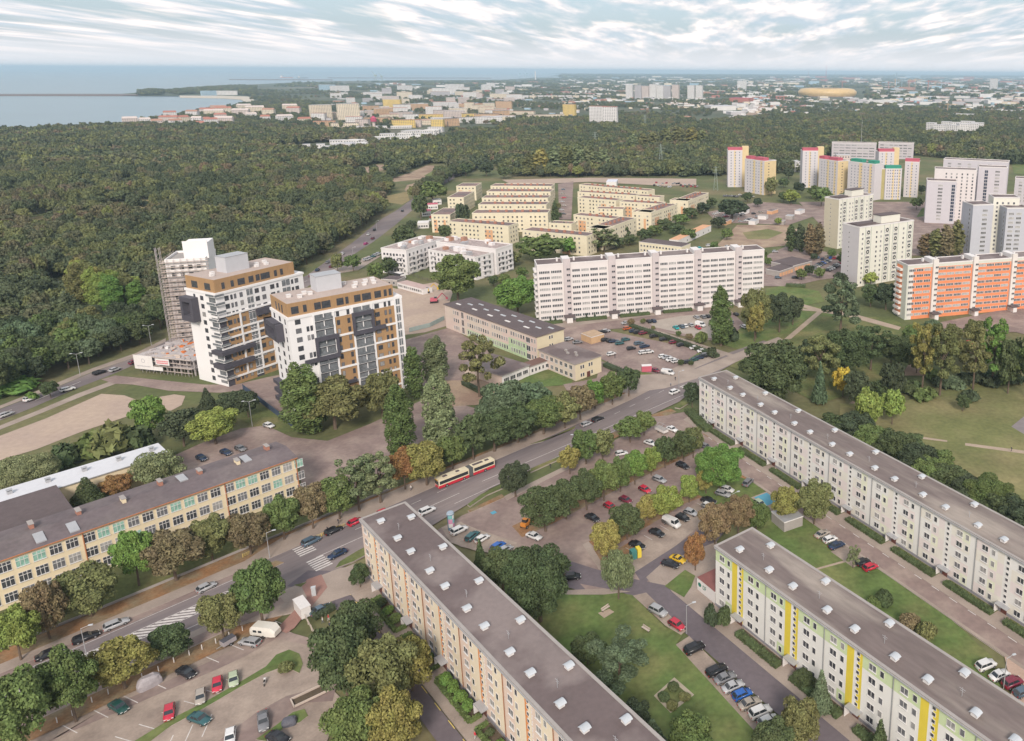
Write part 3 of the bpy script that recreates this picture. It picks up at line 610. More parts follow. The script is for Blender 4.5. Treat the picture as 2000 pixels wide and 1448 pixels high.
Ob = slab10('ten-storey slab with orange balcony bands and pale stair shafts beyond the park trees', FO, 96, 11.0, os_, 27.3, [c_og, c_oo, c_ol], colO, [0, 1.2, 3.4, 96], c_ol)
for fl in range(9):
    for y in (4.6,): MB().box(-1.3, 0, y, y+5.4, 1.4+2.8*fl, 2.5+2.8*fl, 0).box(-.02, .0, y, y+5.4, 2.5+2.8*fl, 4.0+2.8*fl, 1).build('balcony', [c_ol, c_oo], Ob.e)
Ob.finish()

# ---- pink school D with its annexes
c_pk = mat('pink_school_render', (0.60, 0.47, 0.42), var=0.06, scale=0.25, rgb2=(0.58, 0.50, 0.42), mixs=0.08); c_sw = mat('straw_render', (0.62, 0.54, 0.38), var=0.05); c_mint = mat('mint_mural', (0.42, 0.52, 0.33), var=0.15, scale=0.3, fine=1)
D = Bld('school', 'three-storey pale pink school wing with a long grey roof full of skylights', 'school', (FD.o.x, FD.o.y), -40.3, 70, 14.0, 11.5)
D.walls([c_pk, c_sw, c_mint], [0, 16, 18, 50, 63, 65.5, 70], [0, 3.4, 7, 11.5], lambda x, z, f: 1 if f == 'R' else (2 if f == 'F' and 18 < x < 63 and z < (3.4 if x < 50 else 6.9) else 0))
D.roof(m_feltd, par=0, lip=0.5, edge=m_felt)
for fl in range(3):
    for x in [7.2, 8.9, 10.6]+[18.6+1.75*i for i in range(25)]+[66.3, 68.2]:
        if abs(x-35.6) < .7 or abs(x-50.5) < .9: continue
        D.w('F', x, 1.2+3.6*fl, 0.95, 1.7, 'plain', pick_glass(.35))
    D.w('F', 13.9, 0.6+3.6*fl, 1.8, 2.8, 'double', glassy('dim_glass', (0.09, .07, .07)), name='stair_window')
    D.w('F', 62.8, 0.6+3.6*fl, 2.6, 2.2, 'double', m_glass, name='stair_window')
D.w('R', 6.2, 9.0, .7, 1.3); D.w('R', 7.4, 9.0, .7, 1.3); D.w('R', 6.2, 5.4, .7, 1.3); D.w('R', 7.4, 5.4, .7, 1.3)
rs = random.Random(3)
for i in range(15):
    x, y = 4+i*4.3, 3.6+3.2*((i*7) % 3)+rs.uniform(-.4, .4)
    MB().box(x, x+3.4, y, y+0.8, 11.8, 12.05).build('skylight', [mat('skylight_glass', (0.42, 0.44, 0.46), rough=0.3, var=0.3, scale=0.3) if i % 3 else m_white], D.e)
D.finish()
D2 = Bld('school_annexe', 'two-storey square annexe with straw yellow end wall beside the pink school wing', 'building', (-73.9, 302.2), -41.9, 23.7, 13.0, 6.9)
D2.walls([c_pk, c_sw], fn=lambda x, z, f: 1 if f == 'R' else 0); D2.roof(m_felt, par=0, lip=0.4, edge=m_conc)
for fl in range(2):
    for i in range(7): D2.w('F', 1.5+3.1*i, 1.0+3.3*fl, 1.7, 1.6, 'double', pick_glass(.3))
    for x in (2.5, 3.6, 6.6, 7.8): D2.w('R', x, 1.0+3.3*fl, .7, 1.4)
MB().box(23.7, 23.8, 5.6, 7.2, 0, 2.3, 0).build('door', [m_brown], D2.e)
for x, y in ((9, 6), (12, 4.6), (14, 7), (16.5, 5.5)): MB().box(x, x+1.2, y, y+.8, 7.2, 7.9).build('chimney', [m_conc], D2.e)
D2.finish()
D3 = Bld('school_hall', 'low single-storey hall with flat brown roof and white ribbon windows beside the annexe', 'building', (-83.1, 279.9), 56.2, 13.7, 22, 4.5)
D3.walls([c_pk, m_white], fn=lambda x, z, f: 1 if f == 'F' else 0); D3.roof(m_felt, par=0, lip=0.4)
for i in range(4): D3.w('F', .9+3.2*i, 1.6, 2.4, 1.5, 'triple', m_glass)
D3.finish()
D4 = Bld('school_passage', 'narrow white link passage with a row of small windows joining hall and annexe', 'building', (-75.3, 291.6), 52, 13.6, 5, 3.6)
D4.walls([m_white]); D4.roof(mat('rusty_felt', (0.17, 0.10, 0.08)), par=0, lip=0.3)
for i in range(7): D4.w('F', .8+1.8*i, 1.2, .8, 1.3)
D4.finish()

# ---- yellow school E
c_ye = mat('butter_render', (0.69, 0.58, 0.40), var=0.05, scale=0.2, fine=1.5); c_gut = mat('rust_gutter', (0.42, 0.17, 0.08))
E_ = Bld('school', 'long three-storey butter yellow school with white windows and dark felt roof along the street', 'school', (-156.7-0.64*62, 155.2-0.768*62), 50.2, 59+62, 13.8, 12)
E_.walls([c_ye]); L = 121
b = MB(); zr = 12.0                                   # shallow double pitch
b.add([(-.4, -.5, zr), (L+.4, -.5, zr), (L+.4, 6.9, zr+1.0), (-.4, 6.9, zr+1.0), (L+.4, 14.3, zr), (-.4, 14.3, zr), (-.4, -.5, zr-.2), (L+.4, -.5, zr-.2), (L+.4, 14.3, zr-.2), (-.4, 14.3, zr-.2)],
      [(0, 1, 2, 3), (3, 2, 4, 5), (6, 7, 1, 0), (8, 9, 5, 4), (0, 3, 5, 9, 6), (4, 2, 1, 7, 8)])
b.build('roof', [mat('patched_felt', (0.135, 0.108, 0.112), var=0.18, scale=0.2, fine=1, rgb2=(0.16, 0.132, 0.13), mixs=0.08)], E_.e)
MB().box(-.3, L+.3, -.66, -.5, zr-.25, zr-.02).build('gutter', [c_gut], E_.e)
for x in (13, 43, 73, 103, 120.9): MB().tube((x, -.15, 0), (x, -.15, zr-.2), .12).build('downpipe', [c_gut], E_.e)
for i in range(41):
    x = 1.3+2.98*i
    if any(abs(x+1.1-q) < 1.2 for q in (13, 43, 73, 103)): x += .25
    for fl in range(3):
        z = 1.3+3.75*fl; gl = m_gglass if (fl == 2 and (i*7) % 5 in (0, 2)) or (fl == 1 and (i*5) % 11 == 3) else pick_glass(.12)
        E_.w('F', x, z, 2.15, 2.2, 'school', gl)
for i in range(14):
    x = 5+8.6*i; y = (5.5, 8.4, 7.0)[i % 3]
    MB().box(x, x+.8, y, y+2.4, zr+.3, zr+1.9, 0).box(x-.12, x+.92, y-.1, y+2.5, zr+1.9, zr+2.02, 1).build('chimney', [mat('brick_red', (0.36, 0.17, 0.12)) if i % 3 else c_ye, m_conc], E_.e)
for x, y in ((6, 2.2), (11, 2.0), (62+9, 2.2), (62+3, 2.6), (62+33, 8), (62+48, 7)):
    b = MB(); b.add([(x, y-1.6, zr+.32+(y-1.6)*.135), (x+1.9, y-1.6, zr+.32+(y-1.6)*.135), (x+1.9, y+2.6, zr+.32+min(y+2.6, 6.9)*.135), (x, y+2.6, zr+.32+min(y+2.6, 6.9)*.135)], [(0, 1, 2, 3)])
    b.box(x, x+1.9, y-1.6, y-1.55, zr+.1, zr+.32+(y-1.6)*.135); b.build('roof_window', [m_metal], E_.e)
E_.finish()
def from_frame(ox, oy, a, s, n): f = FR(ox, oy, a); return f(s, n)
W_ = Bld('gym_hall', 'low yellow hall with a long pale grey sheet roof behind the butter yellow school', 'building', from_frame(-156.7, 155.2, 50.2, -46, -40.6), 50.2, 85, 9.6, 7)
W_.walls([c_ye]); W_.roof(mat('pale_sheet_roof', (0.58, 0.58, 0.60), rough=0.6, var=0.05, scale=0.1, fine=0.8), par=0, lip=0.4, edge=m_metal)
for i in range(22):
    if i % 5 != 4: W_.w('F', 22+1.9*i-18, 4.6, 1.3, 1.5, 'plain', m_glass)
for x in (50, 58, 66, 74, 82): MB().box(x, x+1.1, 5, 6, 7.3, 8.1).box(x-.1, x+1.2, 4.9, 6.1, 8.4, 8.5).build('roof_vent', [m_metal], W_.e)
W_.finish()
Wl = Bld('link_wing', 'flat dark roofed link wing between the butter yellow school and the gym hall', 'building', from_frame(-156.7, 155.2, 50.2, 13.0, -13.9), 140.2, 26, 16, 8.0)
Wl.walls([c_ye]); Wl.roof(m_feltd, par=0, lip=0.3); Wl.finish()
# ---------------------------------------------------------------- more buildings, placed by their roof edge
def FRP(p0, p1, z):
    a, b = g(*p0, z), g(*p1, z); d = b-a
    return FR(a.x, a.y, math.degrees(math.atan2(d.y, d.x))), V((d.x, d.y)).length
def tower(label, p0, p1, z, D, mats, fn=None, xs=None, zs=None, roof=None, cat='tower block', name='tower_block', par=.4, edge=None, group=None, L=None):
    f, l = FRP(p0, p1, z); l = L or l
    B = Bld(name, label, cat, (f.o.x, f.o.y), math.degrees(f.a), l, D, z, group=group)
    B.walls(mats, [q*l for q in (xs or [0, 1])], zs or [0, z], fn); B.roof(roof or m_felt, par=par, lip=.1, edge=edge or m_white)
    return B
def grid(B, f, x0, x1, n, z0, pitch, rows, w_, h_, kind='plain', gl=None, pg=.2, fr=None, skip=None):
    for r in range(rows):
        for i in range(n):
            if skip and skip(i, r): continue
            B.w(f, x0+(x1-x0)*(i+.5)/n-w_/2, z0+pitch*r, w_, h_, kind, gl or pick_glass(pg), fr)
c_br = mat('ochre_cladding', (0.36, 0.22, 0.11), rough=0.7, var=0.1, scale=0.4, fine=2, stretch=(1, 1, .3)); c_dk = mat('anthracite_panel', (0.075, 0.07, 0.085), rough=0.6, var=0.1)
c_nw = mat('bright_white_render', (0.74, 0.72, 0.71), var=0.03, scale=0.2); m_bal = glassy('balcony_glass', (0.16, 0.17, 0.18), rough=.2)
# --- right twin tower
f2, L2 = FRP((557.8, 595.5), (767.2, 556.4), 41); Lw = L2+2.6
T2 = Bld('tower_block', 'new white and ochre tower block with dark balcony frames, the one nearer the poplars', 'tower block', (f2.o.x, f2.o.y), math.degrees(f2.a), Lw, 17.5, 36.3)
def colT2(x, z, f):
    if f == 'L': return 1 if z < 20 and False else 0
    if f in 'BR': return 0
    if z > 33.2 or x < 8: return 0
    if 14.6 < x < 21 or 27.8 < x < 36.3: return 1
    return 2 if 8 < x < 14.6 or 21 < x < 27.8 else 0
T2.walls([c_nw, c_br, c_dk], [0, 8, 14.6, 21, 27.8, 36.3, Lw], [0, 33.2, 36.3], colT2)
b = MB(); b.box(-.25, Lw+.25, -.25, 17.75, 35.4, 36.35, 0); T2.part(b, 'cornice', [c_nw])
b = MB(); b.box(0.3, L2, .4, 17.3, 36.35, 41, 0).box(.5, L2-.2, .6, 17.1, 41.0, 41.02, 1); T2.part(b, 'penthouse', [c_br, mat('gravel_roof', (0.42, 0.34, 0.30), var=.1, scale=.2, fine=1.5)])
b = MB()
for x in (8.0, 14.6, 21.0, 27.8, 36.3, Lw-.3): b.box(x-.3, x+.3, -.35, 0, 0, 35.4)
for z in (2.4, 8.3, 14.3, 20.3, 26.3):
    if z != 26.3: b.box(8.3, 36.0, -.30, 0, z-.35, z+.35)
    else: b.box(14.9, 20.7, -.30, 0, z-.35, z+.35).box(28.1, 36, -.3, 0, z-.35, z+.35)
T2.part(b, 'white_grid', [c_nw])
for fl in range(11):
    z = 1.6+3.18*fl
    for x0, x1 in ((8.4, 14.2), (21.4, 27.4)):
        b = MB(); b.box(x0, x1, -.5, -.02, z-.35, z-.2, 1).box(x0, x1, -.55, -.5, z-.2, z+.75, 0).box(x0+.1, x1-.1, -.04, -.01, z-.1, z+2.3, 0).box((x0+x1)/2-.1, (x0+x1)/2+.1, -.5, 0, z-.2, z+2.5, 1)
        T2.part(b, 'balcony', [m_bal, c_nw])
    for x, w_ in ((2.2, 1.6), (5.6, .7), (6.8, .7), (15.6, .9), (19.2, .8), (29.0, 1.5), (32.4, .7), (34.0, .7)):
        if fl % 3 == 1 and w_ == .7 and x < 8: continue
        T2.w('F', x, z, w_, 1.6 if w_ > 1 else 1.7, 'plain', pick_glass(.12), c_dk)
    T2.w('F', 36.8, z-.2, 1.4, 2.6, 'double', m_bal, c_nw)
    T2.w('L', 14.2, z, .8, 1.7, 'plain', m_glass, c_dk); T2.w('L', 3.0, z, 1.2, 1.6, 'plain', m_glass, c_dk); T2.w('L', 8.5, z, 1.6, 1.6, 'plain', m_glass, c_dk)
pw = MB()
for x, w_ in ((1.6, 2.2), (5.4, 1.0), (9, 2.0), (11.4, 2.8), (16.4, 2.2), (19.4, .9), (22.4, 2.1), (25.2, 3), (29.6, 2.2), (33, .9), (34.8, .9)):
    o = ob('penthouse_window', wmesh('plain', w_, 2.4, m_glass, c_dk), T2.e, (x, .4, 37.2))
for x in (3, 6, 9): ob('penthouse_window', wmesh('plain', .9, 2.6, m_glass, c_dk), T2.e, (.3, 15-x, 37.0), -math.pi/2)
def framebox(B, x0, x1, z0, z1, t, d0=1.1, name='dark_frame', extra=()):
    b = MB()
    for q in ((x0, x1, z0, z0+t), (x0, x1, z1-t, z1), (x0, x0+t*.6, z0+t, z1-t), (x1-t*.6, x1, z0+t, z1-t)): b.box(q[0], q[1], -d0, -.36, q[2], q[3])
    for q in extra: b.box(q[0], q[1], -d0+.01, -.36, q[2], q[3])
    return B.part(b, name, [c_dk])
framebox(T2, 7.6, 15.4, 18.8, 27.4, 1.5, extra=[(3.6, 7.6, 18.8, 20.2)]); framebox(T2, 20.6, 28.2, 25.2, 33.6, 1.5, extra=[(28.2, 32.0, 25.6, 27.0)]); framebox(T2, 15.4, 20.0, 8.0, 9.2, .55)
b = MB()      # dark balcony box wrapping the left wall
for z0, z1 in ((26.6, 28.4), (31.2, 32.8)): b.box(-2.4, -.02, 7, 18.6, z0, z1)
b.box(-2.4, -.02, 5.6, 7.6, 26.6, 32.8).box(-2.4, -.02, 16.8, 18.6, 26.6, 32.8)
for z0 in (2.2, 5.4, 8.6): b.box(-2.0, -.02, 10, 18.4, z0, z0+1.3)
T2.part(b, 'dark_frame', [c_dk])
b = MB(); b.box(13, 21.5, 8.5, 14.5, 41.02, 46.5, 0).box(12.9, 21.6, 8.4, 14.6, 46.5, 46.7, 1); T2.part(b, 'lift_housing', [mat('pale_grey_cladding', (0.48, 0.48, 0.50), var=.05), m_metal])
for x, y in ((3, 8), (5.6, 5), (8.2, 8.5), (9.5, 6.5), (24, 5), (26, 9), (28, 6), (30, 10), (31.5, 6), (23, 12), (33, 11)):
    b = MB(); b.box(x, x+1.3, y, y+1.1, 41.02, 42.0, 0).box(x-.1, x+1.4, y-.1, y+1.2, 42.0, 42.15, 0); T2.part(b, 'roof_unit', [m_white])
T2.finish()
# --- left twin tower
f1, L1 = FRP((416.3, 548.4), (573.8, 512), 42); Lw1 = L1+3.2
T1 = Bld('tower_block', 'new white and ochre tower block behind its twin, next to the scaffolded tower', 'tower block', (f1.o.x, f1.o.y), math.degrees(f1.a), Lw1, 18.0, 37.0)
def colT1(x, z, f):
    if f == 'L': return 0 if z > 0 else 0
    if f in 'BR': return 0
    if z > 27.6: return 0
    return 1 if 2.6 < x < 11.4 or 14.4 < x < 26 or x > 30 else 2
T1.walls([c_nw, c_br, c_dk], [0, 2.6, 11.4, 14.4, 26, 30, Lw1], [0, 27.6, 37.0], colT1)
b = MB(); b.box(-.3, Lw1+.3, -.3, 18.3, 36.2, 37.05, 0); T1.part(b, 'cornice', [c_nw])
b = MB(); b.box(0.3, L1, .4, 17.6, 37.05, 42, 0).box(.5, L1-.2, .6, 17.4, 42, 42.02, 1); T1.part(b, 'penthouse', [c_br, _mats['gravel_roof']])
b = MB()
for x in (8.0, 14.4, 20.0, 26.0): b.box(x-.3, x+.3, -.32, 0, 3, 27.6 if x < 9 else 22)
for z in (3.1, 9.0, 15.2, 18.9, 21.9, 27.8): b.box(-.5, Lw1, -.34, 0, z-.35, z+.35)
for z in (3.1, 18.9, 21.9, 27.8): b.box(-.6, 0, -.34, 4.6, z-.35, z+.35)
T1.part(b, 'white_grid', [c_nw])
for fl in range(11):
    z = 1.4+3.2*fl
    b = MB(); b.box(-1.0, 2.5, -1.0, -.36, z+2.2, z+2.35, 1).box(-1.0, 2.5, -1.0, -.95, z+2.35, z+3.2, 0).box(-1.0, -.02, -.36, 4.4, z+2.2, z+2.35, 1).box(-1.0, -.95, -.36, 4.4, z+2.35, z+3.2, 0).box(-.04, -.01, .4, 4.2, z-.2, z+2.1, 0)
    T1.part(b, 'balcony', [m_bal, c_nw])
    for x, w_ in ((3.2, 1.4), (5.4, .7), (6.8, .7), (9.0, 1.0), (15.0, 1.5), (17.8, 1.4), (21.4, 1.6), (24.0, .8), (30.4, .8), (32, 1.4)):
        T1.w('F', x, z, w_, 1.7, 'plain', pick_glass(.12), c_dk)
    for x0, x1 in ((11.6, 14.1), (26.3, 29.8)):
        T1.w('F', x0, z-.2, x1-x0, 2.5, 'double', m_bal, c_nw)
    T1.w('L', 8.6, z, 1.7, 1.6, 'plain', pick_glass(.2), c_dk)
    if fl > 8: T1.w('L', 4.6, z, 1.0, 1.8, 'plain', m_glass, c_dk)
for x, w_ in ((3, 1.0), (6.5, 1.0), (9.2, 2.6), (13.5, 1.8), (16.4, 1.4), (18.4, 3.6), (24, 1.0), (26.6, 1.0)): ob('penthouse_window', wmesh('plain', w_, 2.3, m_glass, c_dk), T1.e, (x, .4, 38.0))
for x, w_ in ((3, 3.2), (10.6, 3.4)): ob('penthouse_window', wmesh('double', w_, 2.3, m_glass, c_dk), T1.e, (.3, x+w_, 38.0), -math.pi/2)
b = MB()
for q in ((1.0, 8.4, 24.8, 27.0), (1.0, 8.4, 32.4, 34.2), (1.0, 2.4, 27, 32.4), (7.0, 8.4, 27, 32.4)): b.box(-2.6, -.02, 18-q[1]+1.4, 18-q[0]+1.4, q[2], q[3])
b.box(-1.6, 11.6, -1.5, -.36, 13.0, 14.6).box(-1.6, 10.5, -1.5, -.36, 7.6, 9.4).box(-1.6, -.02, -.36, 5, 13.0, 14.6).box(-1.6, -.02, -.36, 5, 7.6, 9.4).box(14.0, 20.5, -1.2, -.36, 24.6, 27.2)
T1.part(b, 'dark_frame', [c_dk])
b = MB(); b.box(9, 18, 6, 12, 42.02, 48.0, 0).box(8.9, 18.1, 5.9, 12.1, 48.0, 48.2, 1); T1.part(b, 'lift_housing', [_mats['pale_grey_cladding'], m_metal])
for x, y in ((3, 6), (5, 9), (20, 5), (22, 8), (24, 5), (26, 9)): MB().box(x, x+1.4, y, y+1.2, 42.02, 43).build('roof_unit', [m_white], T1.e)
T1.finish()
# --- third tower, still in scaffolding
f3, L3 = FRP((322, 513), (401, 508), 40)
T3 = Bld('tower_under_construction', 'unfinished white tower wrapped in scaffolding at the edge of the wood', 'tower under construction', (f3.o.x, f3.o.y), math.degrees(f3.a), L3, 17, 40)
m_raw = mat('raw_concrete', (0.42, 0.38, 0.37), var=.2, scale=.5, fine=2)
T3.walls([c_nw, m_raw], [0, L3], [0, 33, 40], lambda x, z, f: 0 if z > 33 and f != 'L' else 1); T3.roof(m_conc, par=.9, lip=.1, edge=c_nw)
MB().box(L3*.45, L3+1, 2, 12, 40.3, 47).box(L3*.45, L3+1, 2, 2.3, 47, 48).build('core_shaft', [c_nw], T3.e)
m_scaf = mat('scaffold_steel', (0.42, 0.37, 0.37), rough=.6); m_plank = mat('scaffold_plank', (0.50, 0.42, 0.36))
b = MB(); n = int(L3//2.4)+1
for i in range(n+1):
    for y in (-.5, -1.5): b.tube((i*2.4-1.5, y, 0), (i*2.4-1.5, y, 41.2), .07, n=4)
for j in range(20):
    b.box(-1.8, n*2.4-1.2, -1.45, -.55, 2.0*j+1.9, 2.0*j+1.98, 1); b.box(-1.8, n*2.4-1.2, -1.55, -1.49, 2*j+2.9, 2*j+3.0, 1)
for j in range(20):
    b.box(-1.45, -.55, -.5, 18, 2.0*j+1.9, 2.0*j+1.98, 1); b.box(-1.55, -1.49, -.5, 18, 2*j+2.9, 2*j+3.0, 1)
for i in range(8):
    for x in (-.5, -1.5): b.tube((x, i*2.5, 0), (x, i*2.5, 41.2), .07, n=4)
b.box(-3.4, -1.8, 1.5, 3.2, 0, 42, 0) if False else None
for q in ((-3.4, 1.5), (-1.9, 1.5), (-3.4, 3), (-1.9, 3)): b.tube((q[0], q[1], 0), (q[0], q[1], 46), .09, n=4)
for j in range(23): b.tube((-3.4, 1.5, 2*j), (-1.9, 1.5, 2*j+2), .05, n=4); b.tube((-3.4, 3, 2*j+2), (-3.4, 1.5, 2*j), .05, n=4)
T3.part(b, 'scaffolding', [m_scaf, m_plank]); grid(T3, 'F', 1, L3-1, 4, 1.5, 3.2, 12, 1.5, 1.7); T3.finish()
fp, Lp = FRP((267, 692), (377, 703), 7.0)
Pd = Bld('podium_under_construction', 'unfinished two-storey concrete podium cluttered with formwork beside the boulevard', 'building site', (fp.o.x, fp.o.y), math.degrees(fp.a), Lp, 20, 6.6)
b = MB(); b.box(0, Lp, 0, 20, 3.0, 3.3).box(-.3, Lp+.3, -.3, 20, 6.3, 6.7)
for i in range(9):
    for y in (.3, 10, 19.4): b.box(i*Lp/8.2, i*Lp/8.2+.5, y, y+.5, 0, 6.3)
b.box(6, Lp, 5, 5.3, 0, 6.3); Pd.part(b, 'concrete_frame', [m_raw])
b = MB(); rr = random.Random(4)
for i in range(70):
    x, y = rr.uniform(1, Lp-1), rr.uniform(.5, 18); b.obox(x, y, 6.7, 6.7+rr.uniform(.1, .9), rr.uniform(.4, 4), rr.uniform(.3, 1.2), rr.uniform(0, 3), rr.choice((0, 0, 1, 2, 3)))
Pd.part(b, 'formwork', [m_raw, m_plank, m_white, mat('safety_orange', (0.55, 0.16, 0.04))])
b = MB()
for i in range(15): b.tube((i*1.7+3, -1.2, 0), (i*1.7+3, -1.2, 7.4), .06, n=4)
for j in range(4): b.box(3, 27, -1.6, -1.0, 1.8*j+1.6, 1.8*j+1.68, 1)
Pd.part(b, 'scaffolding', [m_scaf, m_plank])
def banner(name, label, x0, x1, z0, z1, y=-2.0, red=False):
    e = ob(name, None, Pd.e, (0, 0, 0)); q = MB(); q.box(x0, x1, y-.06, y, z0, z1); q.build('sheet', [m_white], e)
    q = MB(); rr = random.Random(8)
    if red:
        for r in (0, 1):
            x = x0+.5
            while x < x1-.8: wv = rr.uniform(.25, .5); q.box(x, x+wv, y-.08, y-.062, z0+.5+r*.8, z0+1.0+r*.8); x += wv+.13
        q.build('lettering', [mat('banner_red', (0.55, 0.1, 0.12))], e)
    else:
        a = [(math.cos(i*math.pi/6), math.sin(i*math.pi/6)) for i in range(12)]; cx, cz = (x0+x1)/2, z0+(z1-z0)*.62
        for i in range(12):
            p, r_ = a[i], a[(i+1) % 12]; q.add([(cx+p[0]*.9, y-.07, cz+p[1]*.9), (cx+r_[0]*.9, y-.07, cz+r_[1]*.9), (cx+r_[0]*.65, y-.07, cz+r_[1]*.65), (cx+p[0]*.65, y-.07, cz+p[1]*.65)], [(0, 1, 2, 3)])
        x = x0+1.2
        while x < x1-1.5: wv = rr.uniform(.2, .4); q.box(x, x+wv, y-.08, y-.062, z0+1.1, z0+1.55); x += wv+.12
        q.build('lettering', [mat('banner_grey', (0.42, 0.40, 0.42))], e)
banner('hoarding', '', 0.5, 9.5, 1.8, 7.6); banner('hoarding', '', 11.0, 17.5, 4.4, 7.0, red=True); 
e = MB(); e.box(9.6, 14, -2.06, -2, 1.8, 3.4); Pd.part(e, 'hoarding', [m_white]); Pd.finish()

# --- pale towers with round loggias
c_iv = mat('ivory_panel', (0.66, 0.64, 0.56), var=.05, scale=.3); c_gs = mat('shaded_grey_panel', (0.52, 0.49, 0.50), var=.04); c_sand = mat('sand_panel', (0.50, 0.45, 0.34), var=.04)  # shaded grey puts the end wall's shade into its colour; loggia parapets share it
def ring(B, x, z, r=1.25):
    e = ob('loggia', None, B.e, (x, 0, z)); b = MB(); n = 14
    b.box(-1.7, 1.7, -.12, 0, -1.7, 1.5, 0)
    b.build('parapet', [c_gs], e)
    b = MB(); vs = [(r*math.cos(2*math.pi*i/n), -.16, r*math.sin(2*math.pi*i/n)) for i in range(n)]; b.add(vs, [tuple(range(n))]); b.build('round_opening', [m_glass], e)
    b = MB()
    for i in range(n):
        a0, a1 = 2*math.pi*i/n, 2*math.pi*(i+1)/n
        b.add([(r*math.cos(a0), -.2, r*math.sin(a0)), (r*math.cos(a1), -.2, r*math.sin(a1)), (1.35*r*math.cos(a1), -.2, 1.35*r*math.sin(a1)), (1.35*r*math.cos(a0), -.2, 1.35*r*math.sin(a0))], [(0, 1, 2, 3)])
    b.box(-.5, .5, -.22, -.17, -.35, .3); b.build('ring', [c_iv], e)
def loggia_tower(label, p0, p1, z, D, end):
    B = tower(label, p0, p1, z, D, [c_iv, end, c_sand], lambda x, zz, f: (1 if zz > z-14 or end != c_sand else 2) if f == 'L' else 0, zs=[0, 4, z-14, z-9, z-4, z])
    L = B.L; cols = [L*.16, L*.50, L*.66, L*.93]; n = int(z//2.85)
    for c in cols:
        MB().box(c-2.3, c-2.1, -.1, 0, 0, z).box(c+2.1, c+2.3, -.1, 0, 0, z).build('green_strip', [mat('sage_strip', (0.30, 0.36, 0.30))], B.e)
        for r in range(n):
            zz = 2.6+2.8*r
            if r % 2 == 0 and zz+2 < z: ring(B, c, zz+.3)
            elif zz < z-1: B.w('F', c-1.5, zz-.6, 3.0, 1.2, 'band')
    for c in (L*.05, L*.30, L*.38, L*.80):
        for r in range(n): B.w('F', c, 1.8+2.8*r, 1.0, 1.2, 'plain', pick_glass(.3))
    for r in range(n): B.w('L', 5.5, 1.8+2.8*r, .6, .8, 'plain', m_glass)
    MB().box(L*.45, L*.8, 3, 9.5, z+.3, z+4.6, 0).box(L*.45-.3, L*.8+.3, 2.7, 9.8, z+4.6, z+4.9, 1).build('lift_housing', [c_iv, m_feltd], B.e)
    MB().box(2, L*.38, 4, 10, z+.3, z+1.2).build('roof_hatch', [m_feltd], B.e)
    B.finish()
loggia_tower('cream tower block with round loggias and a shaded grey end wall, before its twin', (1679, 446), (1785, 432), 34, 14, c_gs)
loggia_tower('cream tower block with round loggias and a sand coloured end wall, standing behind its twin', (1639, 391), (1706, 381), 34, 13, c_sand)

# --- grey high-rises at the right edge
c_g1 = mat('lilac_grey_panel', (0.50, 0.475, 0.50), var=.04); c_g2 = mat('rose_white_panel', (0.62, 0.575, 0.56), var=.04)
def grey(label, p0, p1, z, D, m_, n, w_, kind, rows, x0=.1, x1=.9, roof=None, z0=3, shaft=None, L=None, left=True):
    B = tower(label, p0, p1, z, D, [m_], roof=m_felt, L=L)
    grid(B, 'F', B.L*x0, B.L*x1, n, z0, (z-z0-1.2)/rows, rows, w_, 1.4, kind)
    if shaft is not None:
        for r in range(rows): B.w('F', B.L*shaft, z0+(z-z0-1.2)/rows*r-.6, 2.6, 2.2, 'double', glassy('blue_glass', (0.04, .05, .08)), name='stair_window')
    if left:
        for r in range(rows): B.w('L', D*.7, z0+(z-z0-1.2)/rows*r, 1.0, 1.6, 'plain')
    B.finish(); return B
grey('lowest left wing of the big grey high-rise with dark stair windows', (1811, 354), (1869, 356), 34, 16, c_g1, 1, 3.6, 'band', 11, .3, .62, shaft=.84)
grey('pinkish white middle wing of the big grey high-rise, dotted with small square windows', (1826, 331), (1908, 334), 42, 14, c_g2, 6, 1.1, 'plain', 14, .22, .98)
grey('broad top wing of the big grey high-rise with a flat railed roof', (1843, 312), (1970, 318), 44, 14, c_g1, 5, 3.0, 'band', 15, .02, .8)
grey('right wing of the big grey high-rise with one tall column of blue stair windows', (1912, 327), (1968, 329), 42, 14, c_g1, 1, 3.8, 'band', 14, .48, .86, shaft=.22)
grey('nearer grey high-rise with gabled top behind the orange slab', (1901, 402), (1941, 401), 34, 15, mat('blue_grey_panel', (0.45, 0.45, 0.49), var=.04), 1, 3.6, 'band', 10, .4, .8)
grey('pale yellowish high-rise wing with balconies between two grey high-rise wings', (1941, 387), (1992, 388), 38, 14, c_iv, 4, 1.2, 'plain', 12, .05, .9, left=False)
grey('right grey high-rise wing cut by the edge of the photo', (1967, 408), (2012, 408), 33, 14, _mats['blue_grey_panel'], 2, 3.4, 'band', 10, .05, .7)
grey('small grey block with terraces behind the high-rises at the edge of the photo', (1983, 349), (2040, 352), 24, 14, c_g1, 4, 3.0, 'band', 7)
